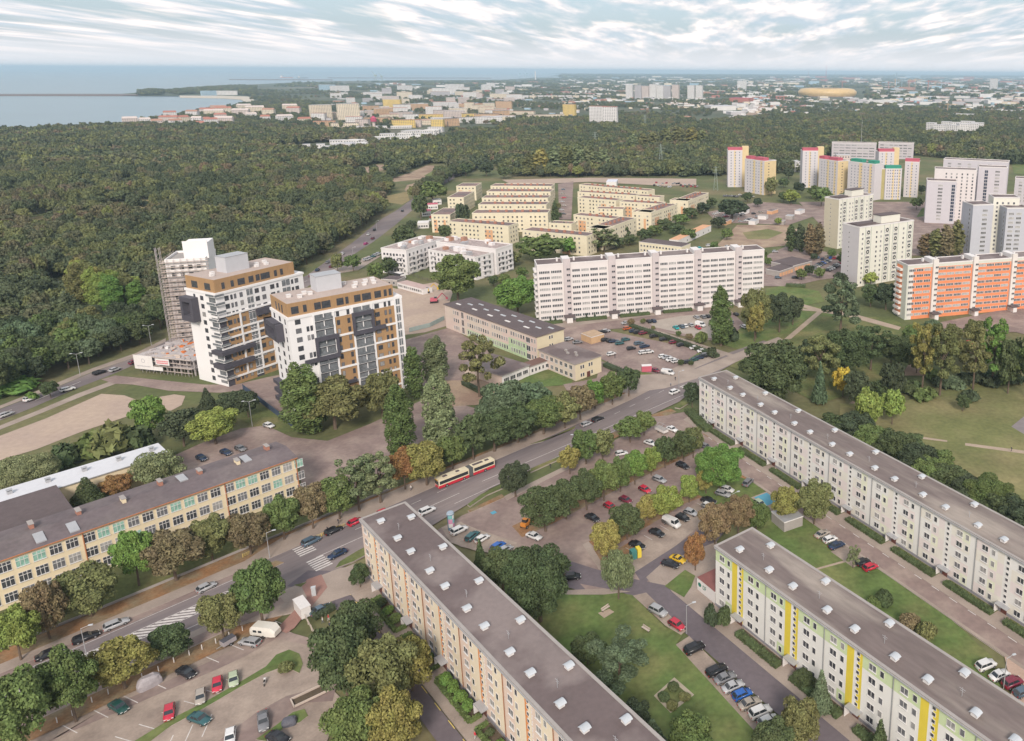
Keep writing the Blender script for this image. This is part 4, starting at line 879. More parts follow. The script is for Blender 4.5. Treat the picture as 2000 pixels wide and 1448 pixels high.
# --- pink-capped and green-capped towers
c_lw = mat('lavender_white_panel', (0.55, 0.52, 0.53), var=.04); c_yp = mat('warm_yellow_panel', (0.62, 0.49, 0.28), var=.06); c_pi = mat('raspberry_cap', (0.47, 0.11, 0.15), var=.06); c_gr = mat('green_cap', (0.04, 0.26, 0.18), var=.06)
def capped(label, p0, p1, z, D, cap, n, rows, caps=((0, 1),), stair=None, end=None, right=True, L=None):
    _, l_ = FRP(p0, p1, z)
    B = tower(label, p0, p1, z, D, [c_lw, end or c_yp, c_pk], lambda x, zz, f: 1 if (f == 'R' and right) or (f == 'F' and (not caps or .42 < x/l_ < .54 or (n > 5 and .8 < x/l_ < .9))) else 0, xs=[0, .42, .54, .8, .9, 1], L=L)
    grid(B, 'F', B.L*.08, B.L*.95, n, 2.2, 2.8, rows, .9, 1.1, 'plain', glassy('blue_window', (0.12, .15, .2)), fr=c_lw)
    if right: grid(B, 'R', D*.25, D*.5, 1, 2.2, 2.8, rows, 1.6, .9, 'plain', fr=c_yp)
    for a, c in caps:
        b = MB(); b.box(B.L*a, B.L*c, 0.1, min(D, 7), z+.31, z+3.1, 0).box(B.L*a-.2, B.L*c+.2, -.1, min(D, 7)+.2, z+3.1, z+3.4, 0); b.build('roof_cap', [cap], B.e)
    if stair:
        b = MB(); b.box(B.L*stair[0], B.L*stair[1], 1.5, 9, 0, z+4.5); b.build('stair_tower', [c_yp], B.e)
    B.finish()
capped('tallest tower of the left pink-capped pair with a yellow stair tower', (1422, 295), (1450, 295), 38, 14, c_pi, 3, 13, stair=(1.0, 1.45), right=False)
capped('lower right tower of the left pink-capped pair with a yellow end wall', (1455, 311), (1493, 316), 33, 16, c_pi, 6, 11, caps=((.05, .3), (.5, .95)))
capped('tall pink-capped tower with yellow stair tower at the head of the stepped row', (1568, 296), (1598, 296), 38, 14, c_pi, 3, 13, stair=(1.0, 1.4), right=False)
capped('pink-capped tower of the stepped row with a broad yellow end wall', (1600, 311), (1637, 316), 33, 16, c_pi, 6, 11, caps=((.0, .3), (.5, .98)))
capped('white tower with two green caps in the middle of the stepped row', (1657, 316), (1709, 322), 34, 14, c_gr, 7, 11, caps=((.1, .5), (.75, 1.0)), right=False)
capped('nearest green-capped tower with balconies and olive yellow left bay', (1730, 331), (1762, 331), 29, 14, c_gr, 6, 10, caps=((0, .95),))
capped('plain olive yellow bay standing left of the nearest green-capped tower', (1708, 330), (1729, 331), 29, 12, c_gr, 1, 10, caps=(), end=mat('olive_panel', (.40, .35, .16)), right=False)
capped('far pink-capped tower with yellow stair tower behind the green caps', (1717, 298), (1747, 298), 38, 14, c_pi, 3, 13, stair=(1.0, 1.35), right=False)
capped('right pink-capped tower with yellow end wall next to the big grey high-rise', (1768, 317), (1796, 318), 34, 16, c_pi, 3, 11)
# --- long office blocks behind
for lab, p0, p1, zz in (('long grey five-storey hospital wing with ribbon windows, the left one', (1625, 279), (1712, 281), 22), ('long grey five-storey hospital wing with ribbon windows, the right one', (1716, 279), (1785, 281), 22)):
    B = tower(lab, p0, p1, zz, 16, [mat('hospital_grey', (0.47, 0.43, 0.45), var=.05)], cat='building', name='office_block'); grid(B, 'F', 2, B.L-2, 7, 3, 3.8, 5, (B.L-4)/7-1.2, 1.6, 'band'); B.finish()
# --- yellow terraced estate
c_es = mat('estate_yellow', (0.66, 0.59, 0.44), var=.08, scale=.1, fine=1); c_eo = mat('estate_orange', (0.60, 0.34, 0.19), var=.1); c_er = mat('estate_roof', (0.25, 0.16, 0.14), var=.25, scale=.15, fine=.5, rgb2=(0.15, 0.115, 0.11), mixs=.08); c_ew = mat('estate_parapet', (0.68, 0.62, 0.47), var=.04)
est = [((842, 421), (879, 421), 13, 30, 'orange-fronted left block of the yellow terraced estate, nearest the boulevard'), ((873.6, 387), (905.5, 387), 13, 34, 'middle block of the left column of the yellow terraced estate'), ((891, 365), (929, 365), 13, 22, 'farthest block of the left column of the yellow terraced estate'),
 ((873.6, 434), (993, 443), 13, 12, 'yellow estate block with orange panels right behind the white villas'), ((922, 418), (1070, 417), 14, 15, 'front row of the five parallel yellow estate rows'), ((934, 401), (1067, 401), 13, 15, 'second of the five parallel yellow estate rows'), ((941, 388), (1070, 388), 13, 16, 'third of the five parallel yellow estate rows'),
 ((950.5, 375.5), (1075, 376), 13, 17, 'fourth of the five parallel yellow estate rows'), ((958, 364.6), (1077, 365), 13, 17, 'farthest of the five parallel yellow estate rows'),
 ((1020, 451), (1146, 463), 13, 12, 'yellow and orange estate block behind the left end of the long white slab'), ((1181, 449), (1243, 427), 14, 13, 'long yellow estate block facing the shrubs, nearest to the white slab'), ((1146, 446), (1180, 450), 14, 12, 'pale windowed end block of the nearest estate court'),
 ((1120, 421), (1200, 429), 13, 10, 'inner estate row behind the nearest court'), ((1072, 437), (1116, 439), 10, 10, 'small low estate block by the estate car park'), ((1272, 417), (1322.5, 400), 14, 13, 'second long yellow estate block facing the shrubs'), ((1234, 415), (1271, 417), 14, 12, 'pale end block of the second estate court'),
 ((1164, 409), (1217, 410), 12, 10, 'short pale estate block inside the second court'), ((1128, 387), (1203, 393), 13, 11, 'balconied estate row at the left of the second court'), ((1210, 395), (1290, 400), 13, 11, 'estate row at the back of the second court'), ((1128, 376), (1240, 383), 13, 10, 'long estate row second from the back'),
 ((1242, 384), (1288, 387), 13, 10, 'short estate row with an orange gable'), ((1131, 362), (1266, 374), 13, 11, 'farthest long estate row with orange panels'), ((1344, 394), (1384, 378), 14, 13, 'far right yellow estate block facing the trees'), ((1308, 392), (1343, 394), 14, 12, 'pale end block of the far right estate court')]
for i, (p0, p1, zz, D_, lab) in enumerate(est):
    f_, l_ = FRP(p0, p1, zz); xs = [0, .12, .3, .42, .62, .74, .9, 1]
    B = tower(lab, p0, p1, zz, D_, [c_es, c_eo], lambda x, z_, f, l_=l_, i=i: 1 if f == 'F' and z_ < 9.5 and ((.12 < x/l_ < .3 and i % 2 == 0) or (.62 < x/l_ < .74 and i % 3 != 1)) else 0, xs=xs, zs=[0, 9.6, zz], roof=c_er, cat='apartment block', name='estate_block', edge=c_ew, par=.35)
    n = max(3, int(l_/3.3)); grid(B, 'F', 1, l_-1, n, 1.6, 3.05, 4, 1.2, 1.3, 'plain', pg=.15, fr=c_es, skip=lambda a, r, i=i: (a*7+i*3) % 6 == 5)
    if D_ > 11: grid(B, 'R', 1, D_-1, int(D_/3.6), 1.6, 3.05, 4, 1.2, 1.3, 'plain', pg=.15, fr=c_es)
    for k in range(2, int(l_/6)):
        MB().box(k*6-1, k*6+.8, D_*.4, D_*.4+1, zz+.3, zz+1.9).build('chimney', [mat('brick_red', (0.36, 0.17, 0.12))], B.e)
    B.finish()
# --- white villas
c_vw = mat('villa_white', (0.68, 0.65, 0.64), var=.05, scale=.3)
def villa(lab, p0, p1, z, D, n, nr=0):
    B = tower(lab, p0, p1, z, D, [c_vw], roof=mat('villa_roof', (0.36, 0.29, 0.27), var=.3, scale=.4, fine=.8), cat='apartment block', name='villa_block', par=.6)
    grid(B, 'F', 1, B.L-1, n, 1.6, 3.1, int(z//3.2), 1.3, 1.6, 'plain', pg=.15)
    if nr: grid(B, 'R', 1, D-1, nr, 1.6, 3.1, int(z//3.2), 1.5, 1.8, 'plain', pg=.15)
    for k in range(int(z//3.2)):
        for j in range(max(1, n//3)):
            x = B.L*(j+.5)/max(1, n//3); MB().box(x-1.8, x+1.8, -1.3, 0, 1.1+3.1*k, 1.25+3.1*k).box(x-1.8, x+1.8, -1.3, -1.22, 1.25+3.1*k, 2.2+3.1*k).build('balcony', [c_vw], B.e)
        for j in range(nr//2):
            y = D*(j+.5)/(nr//2); MB().box(B.L, B.L+1.3, y-1.8, y+1.8, 1.1+3.1*k, 1.25+3.1*k).box(B.L+1.22, B.L+1.3, y-1.8, y+1.8, 1.25+3.1*k, 2.2+3.1*k).build('balcony', [c_vw], B.e)
    rr = random.Random(int(p0[0]))
    for k in range(int(B.L*D/70)): x, y = rr.uniform(1, B.L-4), rr.uniform(1, D-4); MB().box(x, x+rr.uniform(2, 4), y, y+rr.uniform(2, 3.5), z+.3, z+rr.uniform(1.5, 2.9)).build('roof_room', [rr.choice([c_vw, c_vw, mat('terracotta', (.36, .2, .14)), m_metal])], B.e)
    B.finish()
villa('white villa block with balconies and gabled terraces beside the boulevard', (744, 487), (793, 491), 14.5, 38, 7, 10)
villa('white villa block partly hidden behind the tall green tree', (836, 490), (928, 505), 13, 14, 12, 3)
villa('white villa block with a row of rooftop cabins below the yellow estate', (852, 474), (968, 489), 15, 15, 14, 4)
# --- smaller buildings
def small(lab, p0, p1, z, D, wm_, rm_, n=0, cat='building', name='low_building', rows=1, door=None, group=None):
    B = tower(lab, p0, p1, z, D, [wm_], roof=rm_, cat=cat, name=name, par=0, group=group)
    if n: grid(B, 'F', .6, B.L-.6, n, 1.2, 3, rows, 1.2, 1.2, 'plain')
    if door is not None:
        for i in range(max(1, int(D/3))): MB().box(B.L, B.L+.05, .4+3*i, 2.8+3*i, 0, 2.3).build('garage_door', [door], B.e)
    B.finish()
small('low beige two-storey building with dark flat roof behind the white slab', (1248, 473), (1331, 483), 7, 12, c_es, m_feltd, 13, rows=2)
small('long open shed with an orange roof among bushes', (1325, 470), (1389, 441), 4.5, 7, m_white, mat('orange_sheet', (0.60, 0.33, 0.19)), 6)
small('row of garages with dark roof and orange doors, the nearer row', (1496, 526), (1522, 531), 3.4, 16, m_conc, m_feltd, door=c_eo, name='garage_row', cat='garages')
small('row of garages with dark roof and orange doors, the farther row', (1506, 512), (1546, 521), 3.4, 20, m_conc, m_feltd, door=c_eo, name='garage_row', cat='garages')
small('small tan kiosk with flat roof at the edge of the big car park', (1135, 652), (1155, 660), 3.2, 7, mat('tan_board', (0.50, 0.33, 0.19)), mat('tan_roof', (0.42, 0.30, 0.20)), name='kiosk', cat='kiosk')
small('small transformer hut with pale roof under two autumn trees by the white block', (1507, 1001), (1532, 1022), 3.0, 6, m_conc, m_metal, name='utility_hut', cat='hut')
small('low red brown roofed pavilion shop at the corner of the ivory block', (1362, 1130), (1396, 1158), 3.2, 9, m_white, mat('rust_roof', (0.22, 0.09, 0.08)), name='shop_pavilion', cat='shop')
small('grey roofed pavilion in the wood left of the bright poplars', (108, 553), (140, 560), 6, 30, m_white, mat('grey_sheet', (0.17, 0.16, 0.19)), 5)
small('low white house with blue windows at the left edge of the wood', (-20, 548), (20, 546), 5, 12, m_white, m_metal, 6)
small('row of site cabins on the sandy building site', (776, 553), (825, 566), 3, 6, m_white, mat('cabin_roof', (0.45, 0.33, 0.30)), 12, name='site_cabin', cat='site cabins')
small('dark roofed site office behind the right twin tower', (745, 546), (775, 548), 3.4, 8, m_conc, m_feltd, 3, name='site_cabin', cat='site cabins')
small('pale pavilion between parked cars beyond the yellow estate', (1184, 356), (1204, 356), 5, 20, m_white, mat('pale_roof', (0.60, 0.60, 0.66)))
for i, (x, y, w_) in enumerate(((835, 401, 20), (846, 392, 16), (824, 414, 18), (815, 437, 22))):
    small('roadside shop with %s left of the yellow estate' % ('red canopy, the farthest one', 'grey sheet roof', 'raspberry sign band', 'white and red roof, the nearest one')[i], (x, y), (x+w_, y-1), 4, 10, m_white, (c_pi, m_metal, c_pi, m_white)[i], 4, name='shop', cat='shop')
# low garages and stores right of the estate
rr = random.Random(21)
for i in range(9):
    x, y = (1408+i*18, 432-(i % 3)*10)
    small('small store shed among the cars of the yard right of the yellow estate', (x, y), (x+rr.uniform(9, 18), y+1), 3, rr.uniform(6, 12), rr.choice([m_white, m_conc, c_eo]), rr.choice([m_metal, m_felt, m_conc]), name='shed', cat='shed', group='store sheds right of the yellow estate')
# ---------------------------------------------------------------- trees
import numpy as np
def leaf_mat(name, mode):
    m = bpy.data.materials.new(name); m.use_nodes = True; t = m.node_tree; N = t.nodes; b = N['Principled BSDF']
    b.inputs['Roughness'].default_value = 0.75; b.inputs['Specular IOR Level'].default_value = 0.15
    oi = N.new('ShaderNodeObjectInfo'); ge = N.new('ShaderNodeNewGeometry'); tc = N.new('ShaderNodeTexCoord')
    if mode == 'obj': base = oi.outputs['Color']
    else:
        r = N.new('ShaderNodeValToRGB'); r.color_ramp.interpolation = 'CONSTANT'; els = r.color_ramp.elements
        cols = [(0, (.062, .078, .042)), (.14, (.090, .108, .050)), (.30, (.074, .090, .048)), (.44, (.118, .130, .054)), (.56, (.098, .102, .056)), (.68, (.140, .148, .060)), (.78, (.128, .116, .062)), (.88, (.142, .118, .076)), (.93, (.165, .182, .058)), (.985, (.17, .125, .075))]
        els[0].position = 0; els[0].color = (*cols[0][1], 1); els[1].position = cols[1][0]; els[1].color = (*cols[1][1], 1)
        for p, c in cols[2:]: e = els.new(p); e.color = (*c, 1)
        ln_ = N.new('ShaderNodeTexNoise'); ln_.inputs['Scale'].default_value = .011; ln_.inputs['Detail'].default_value = 3; t.links.new(oi.outputs['Location'], ln_.inputs['Vector'])
        m1_ = N.new('ShaderNodeMapRange'); m1_.inputs['From Min'].default_value = .3; m1_.inputs['From Max'].default_value = .7; m1_.inputs['To Min'].default_value = -.25; m1_.inputs['To Max'].default_value = .6; t.links.new(ln_.outputs['Fac'], m1_.inputs['Value'])
        m2_ = N.new('ShaderNodeMath'); m2_.operation = 'MULTIPLY_ADD'; m2_.inputs[1].default_value = .62; t.links.new(oi.outputs['Random'], m2_.inputs[0]); t.links.new(m1_.outputs[0], m2_.inputs[2]); t.links.new(m2_.outputs[0], r.inputs[0]); base = r.outputs[0]
    no = N.new('ShaderNodeTexNoise'); no.inputs['Scale'].default_value = 0.45; no.inputs['Detail'].default_value = 2; t.links.new(tc.outputs['Object'], no.inputs['Vector'])
    a = N.new('ShaderNodeMath'); a.operation = 'ADD'; t.links.new(ge.outputs['Random Per Island'], a.inputs[0]); t.links.new(no.outputs['Fac'], a.inputs[1])
    mr = N.new('ShaderNodeMapRange'); mr.inputs['From Min'].default_value = 0.3; mr.inputs['From Max'].default_value = 1.6; mr.inputs['To Min'].default_value = 0.55; mr.inputs['To Max'].default_value = 1.55; t.links.new(a.outputs[0], mr.inputs['Value'])
    vm = N.new('ShaderNodeVectorMath'); vm.operation = 'SCALE'; t.links.new(base, vm.inputs[0]); t.links.new(mr.outputs[0], vm.inputs['Scale'])
    hs = N.new('ShaderNodeHueSaturation'); hm_ = N.new('ShaderNodeMapRange'); hm_.inputs['To Min'].default_value = 0.47; hm_.inputs['To Max'].default_value = 0.53
    t.links.new(no.outputs['Fac'], hm_.inputs['Value']); t.links.new(hm_.outputs[0], hs.inputs['Hue']); t.links.new(vm.outputs[0], hs.inputs['Color'])
    t.links.new(hs.outputs[0], b.inputs['Base Color']); return m
m_leaf = leaf_mat('foliage', 'obj'); m_wood = leaf_mat('wood_foliage', 'rnd')
m_bark = mat('bark', (0.13, 0.095, 0.07), var=.2, scale=1, fine=8)
def crown_mesh(name, lobes, n, size, seed, mt, core=0.72, droop=0.0, up=-0.45, trunk=None):
    """leaf clusters spread over the outside of a set of lobes, round a broken inner mass"""
    rg = np.random.default_rng(seed); lob = np.array(lobes, float)      # cx cy cz rx rz
    wt = lob[:, 3]*np.maximum(lob[:, 3], lob[:, 4]); wt /= wt.sum(); P = []; Nn = []
    while len(P) < n:
        k = rg.choice(len(lob), size=n, p=wt); d = rg.normal(size=(n, 3)); d /= np.linalg.norm(d, axis=1)[:, None]
        d = d[d[:, 2] > up]; k = k[:len(d)]
        L = lob[k]; rr = rg.uniform(.78, 1.1, len(d))[:, None]
        p = L[:, :3] + d*np.stack([L[:, 3], L[:, 3], L[:, 4]], 1)*rr
        q = (p[:, None, :]-lob[None, :, :3])/np.stack([lob[:, 3], lob[:, 3], lob[:, 4]], 1)[None]
        ins = (np.sqrt((q**2).sum(2)) < .82).sum(1) > 0
        ok = ~ins
        for a, c in zip(p[ok], d[ok]): P.append(a); Nn.append(c)
    P = np.array(P[:n]); Nn = np.array(Nn[:n]); Nn = Nn + rg.normal(scale=.55, size=Nn.shape); Nn /= np.linalg.norm(Nn, axis=1)[:, None]
    t = np.cross(Nn, rg.normal(size=Nn.shape)); t /= np.linalg.norm(t, axis=1)[:, None]; u = np.cross(Nn, t)
    if droop: t = t*(1-droop) + np.array([0, 0, -1])*droop
    s = size*rg.uniform(.6, 1.35, n)[:, None]
    V_ = np.stack([P-t*s, P-u*s*.55+t*s*.1, P+t*s*.9, P+u*s*.6-t*s*.05], 1).reshape(-1, 3)
    F_ = np.arange(4*n).reshape(-1, 4)
    b = MB(); b.v = [tuple(x) for x in V_.tolist()]; b.f = [tuple(x) for x in F_.tolist()]; b.m = [0]*n
    for L in lob:      # inner mass: rough low-poly bodies added inside to block light
        nn = 6; vs = []
        for j, (zz, rr) in enumerate(((-.8, .45), (-.1, 1), (.6, .75))):
            for i in range(nn): a = 2*math.pi*(i+.5*j)/nn; w_ = core*rg.uniform(.8, 1.1); vs.append((L[0]+L[3]*rr*w_*math.cos(a), L[1]+L[3]*rr*w_*math.sin(a), L[2]+L[4]*zz*core))
        vs.append((L[0], L[1], L[2]+L[4]*core)); vs.append((L[0], L[1], L[2]-L[4]*core))
        fs = []
        for j in range(2):
            for i in range(nn): fs += [(j*nn+i, j*nn+(i+1) % nn, (j+1)*nn+i), (j*nn+(i+1) % nn, (j+1)*nn+(i+1) % nn, (j+1)*nn+i)]
        for i in range(nn): fs += [(2*nn+i, 2*nn+(i+1) % nn, 3*nn), ((i+1) % nn, i, 3*nn+1)]
        b.add(vs, fs, 0)
    ms = [mt]
    if trunk:
        b.cyl(0, 0, 0, trunk[1], trunk[0], trunk[0]*.6, 5, 1, cap=False); ms.append(m_bark)
    return b.mesh(name, ms)
def lobes_round(seed, R_=1.0, zc=0.57, n=19):
    """unit tree: height 1, crown radius R_ about the middle; scaled later"""
    rg = random.Random(seed); L = [(0, 0, zc-.02, R_*.66, .33)]
    for i in range(n):
        a = 2.4*i+rg.uniform(-.4, .4); h = -.95+1.9*(i+.5)/n+rg.uniform(-.12, .12); r = R_*.74*math.sqrt(max(.05, 1-h*h*.82))*rg.uniform(.8, 1.08)
        L.append((r*math.cos(a), r*math.sin(a), zc+h*.27, R_*rg.uniform(.2, .36), rg.uniform(.08, .145)))
    return L
def lobes_pop(seed, R_=1.0):
    rg = random.Random(seed); L = []
    for i in range(26):
        h = .09+.83*i/25; w_ = R_*min(1, .45+2.2*h)*min(1, (1.03-h)*2.6)**.6; a = 2.4*i
        L.append((w_*.42*math.cos(a), w_*.42*math.sin(a), h, w_*.5*rg.uniform(.8, 1.15), .085*rg.uniform(.8, 1.4)))
    return L
def lobes_con(seed, R_=1.0):
    rg = random.Random(seed)
    return [(0, 0, .10+.085*i, R_*(1-.092*i)*rg.uniform(.85, 1.05), .09) for i in range(10)]
def lobes_bush(seed, R_=1.0):
    rg = random.Random(seed); L = [(0, 0, .45, .7, .5)]
    for i in range(7): a = i*.9; L.append((.55*math.cos(a), .55*math.sin(a), rg.uniform(.3, .6), rg.uniform(.35, .5), rg.uniform(.28, .42)))
    return L
def lobes_open(seed, R_=1.0):
    rg = random.Random(seed); L = []
    for i in range(24): a = 2.4*i; h = .34+.6*(i+rg.random())/24; r = rg.uniform(.2, .95)*(1.1-abs(h-.6)*1.4); L.append((r*math.cos(a), r*math.sin(a), h, rg.uniform(.14, .27), rg.uniform(.04, .075)))
    return L
def scaled(L, rx, h): return [(c[0]*rx, c[1]*rx, c[2]*h, c[3]*rx, c[4]*h) for c in L]
KIND = {'round': (lobes_round, 5.0, 12.0, .0, -.45), 'poplar': (lobes_pop, 3.2, 22.0, .15, -.5), 'willow': (lobes_round, 5.2, 10.0, .55, -.7), 'conifer': (lobes_con, 2.2, 8.0, .1, -.3), 'bush': (lobes_bush, 2.0, 2.6, .0, -.3), 'open': (lobes_open, 5.0, 15.0, .0, -.9)}
_cr, _tr = {}, {}
def crown(kind, v, lod):
    k = (kind, v, lod)
    if k not in _cr:
        fn, rx, h, dr, up = KIND[kind]; n = {-1: 17000, 0: 7000, 1: 2600, 2: 700}[lod]; sz = {-1: .17, 0: .27, 1: .44, 2: .8}[lod]
        if kind == 'poplar': n = int(n*1.1)
        if kind == 'bush': n, sz = n//4, sz*.8
        if kind == 'open': n = int(n*.75)
        if kind == 'conifer': n, sz = n//2, sz*.8
        _cr[k] = crown_mesh('crown_'+kind, scaled(fn(v*7+len(kind)), rx, h), n, sz, v+11, m_leaf, core=.58 if kind != 'open' else .3, droop=dr, up=up)
    return _cr[k]
def trunk(kind, v):
    k = (kind, v)
    if k not in _tr:
        fn, rx, h, dr, up = KIND[kind]; b = MB(); rg = random.Random(v); t = .30 if kind != 'bush' else .06
        top = h*(.45 if kind != 'open' else .6)
        b.tube((0, 0, -.1), (.1, .1, top*.5), t, t*.75, 7); b.tube((.1, .1, top*.5), (0, .1, top), t*.75, t*.5, 7)
        for i in range(6 if kind != 'conifer' else 2):
            a = i*1.1; r = rx*rg.uniform(.35, .6); b.tube((.05, .1, top*rg.uniform(.6, .95)), (r*math.cos(a), r*math.sin(a), h*rg.uniform(.6, .85)), t*.4, t*.12, 5)
        _tr[k] = b.mesh('trunk_'+kind, [m_bark])
    return _tr[k]
CC = {'d': (.070, .092, .040), 'g': (.102, .138, .046), 'b': (.110, .185, .045), 'l': (.190, .235, .060), 'o': (.140, .145, .058), 'y': (.215, .195, .062), 'n': (.165, .128, .070), 'r': (.235, .130, .055), 'p': (.155, .178, .088), 'k': (.054, .070, .038), 't': (.098, .135, .075), 'Y': (.42, .30, .05)}
nt_ = [0]
def tree(x, y, ytop, wpx, kind, col, label, group=None, name=None, cat=None, z=0.0):
    q = g(x, y); P = V((q.x, q.y, CH)); d = math.hypot(q.x, q.y)
    lo, hi = 0.3, 60
    for _ in range(30):
        m_ = (lo+hi)/2; c = V((q.x, q.y, m_-CH)); yy = c.dot(DN)/c.dot(_f)*CF+CPY
        if yy > ytop: lo = m_
        else: hi = m_
    h = lo; dep = V((q.x, q.y, -CH)).dot(_f); rx = wpx*dep/CF/2
    fn, rx0, h0, dr, up = KIND[kind]; nt_[0] += 1; v = nt_[0] % 4
    lod = 0 if dep < 235 else (1 if dep < 420 else 2)
    if kind in ('bush',) and dep > 200: lod = min(2, lod+1)
    if rx/rx0 > 1.4 and lod < 2: lod -= 1
    h = min(h, {'poplar': 40}.get(kind, 30))
    nm = name or {'poplar': 'poplar_tree', 'conifer': 'conifer_tree', 'willow': 'willow_tree', 'bush': 'shrub'}.get(kind, 'tree')
    e = ob(nm, None, None, (q.x, q.y, z), R.uniform(0, 6.28), label=label, cat=cat or ('shrub' if kind == 'bush' else 'tree'), group=group)
    c = ob('crown', crown(kind, v, lod), e); t_ = ob('trunk', trunk(kind, v), e)
    an_ = R.uniform(.88, 1.12)
    for o in (c, t_): o.scale = (rx/rx0/1.02*an_, rx/rx0/1.02/an_, h/h0/1.03)
    k = R.uniform(.88, 1.14); cc = CC[col]; c.color = (cc[0]*k*R.uniform(.93, 1.07), cc[1]*k, cc[2]*k, 1); return e
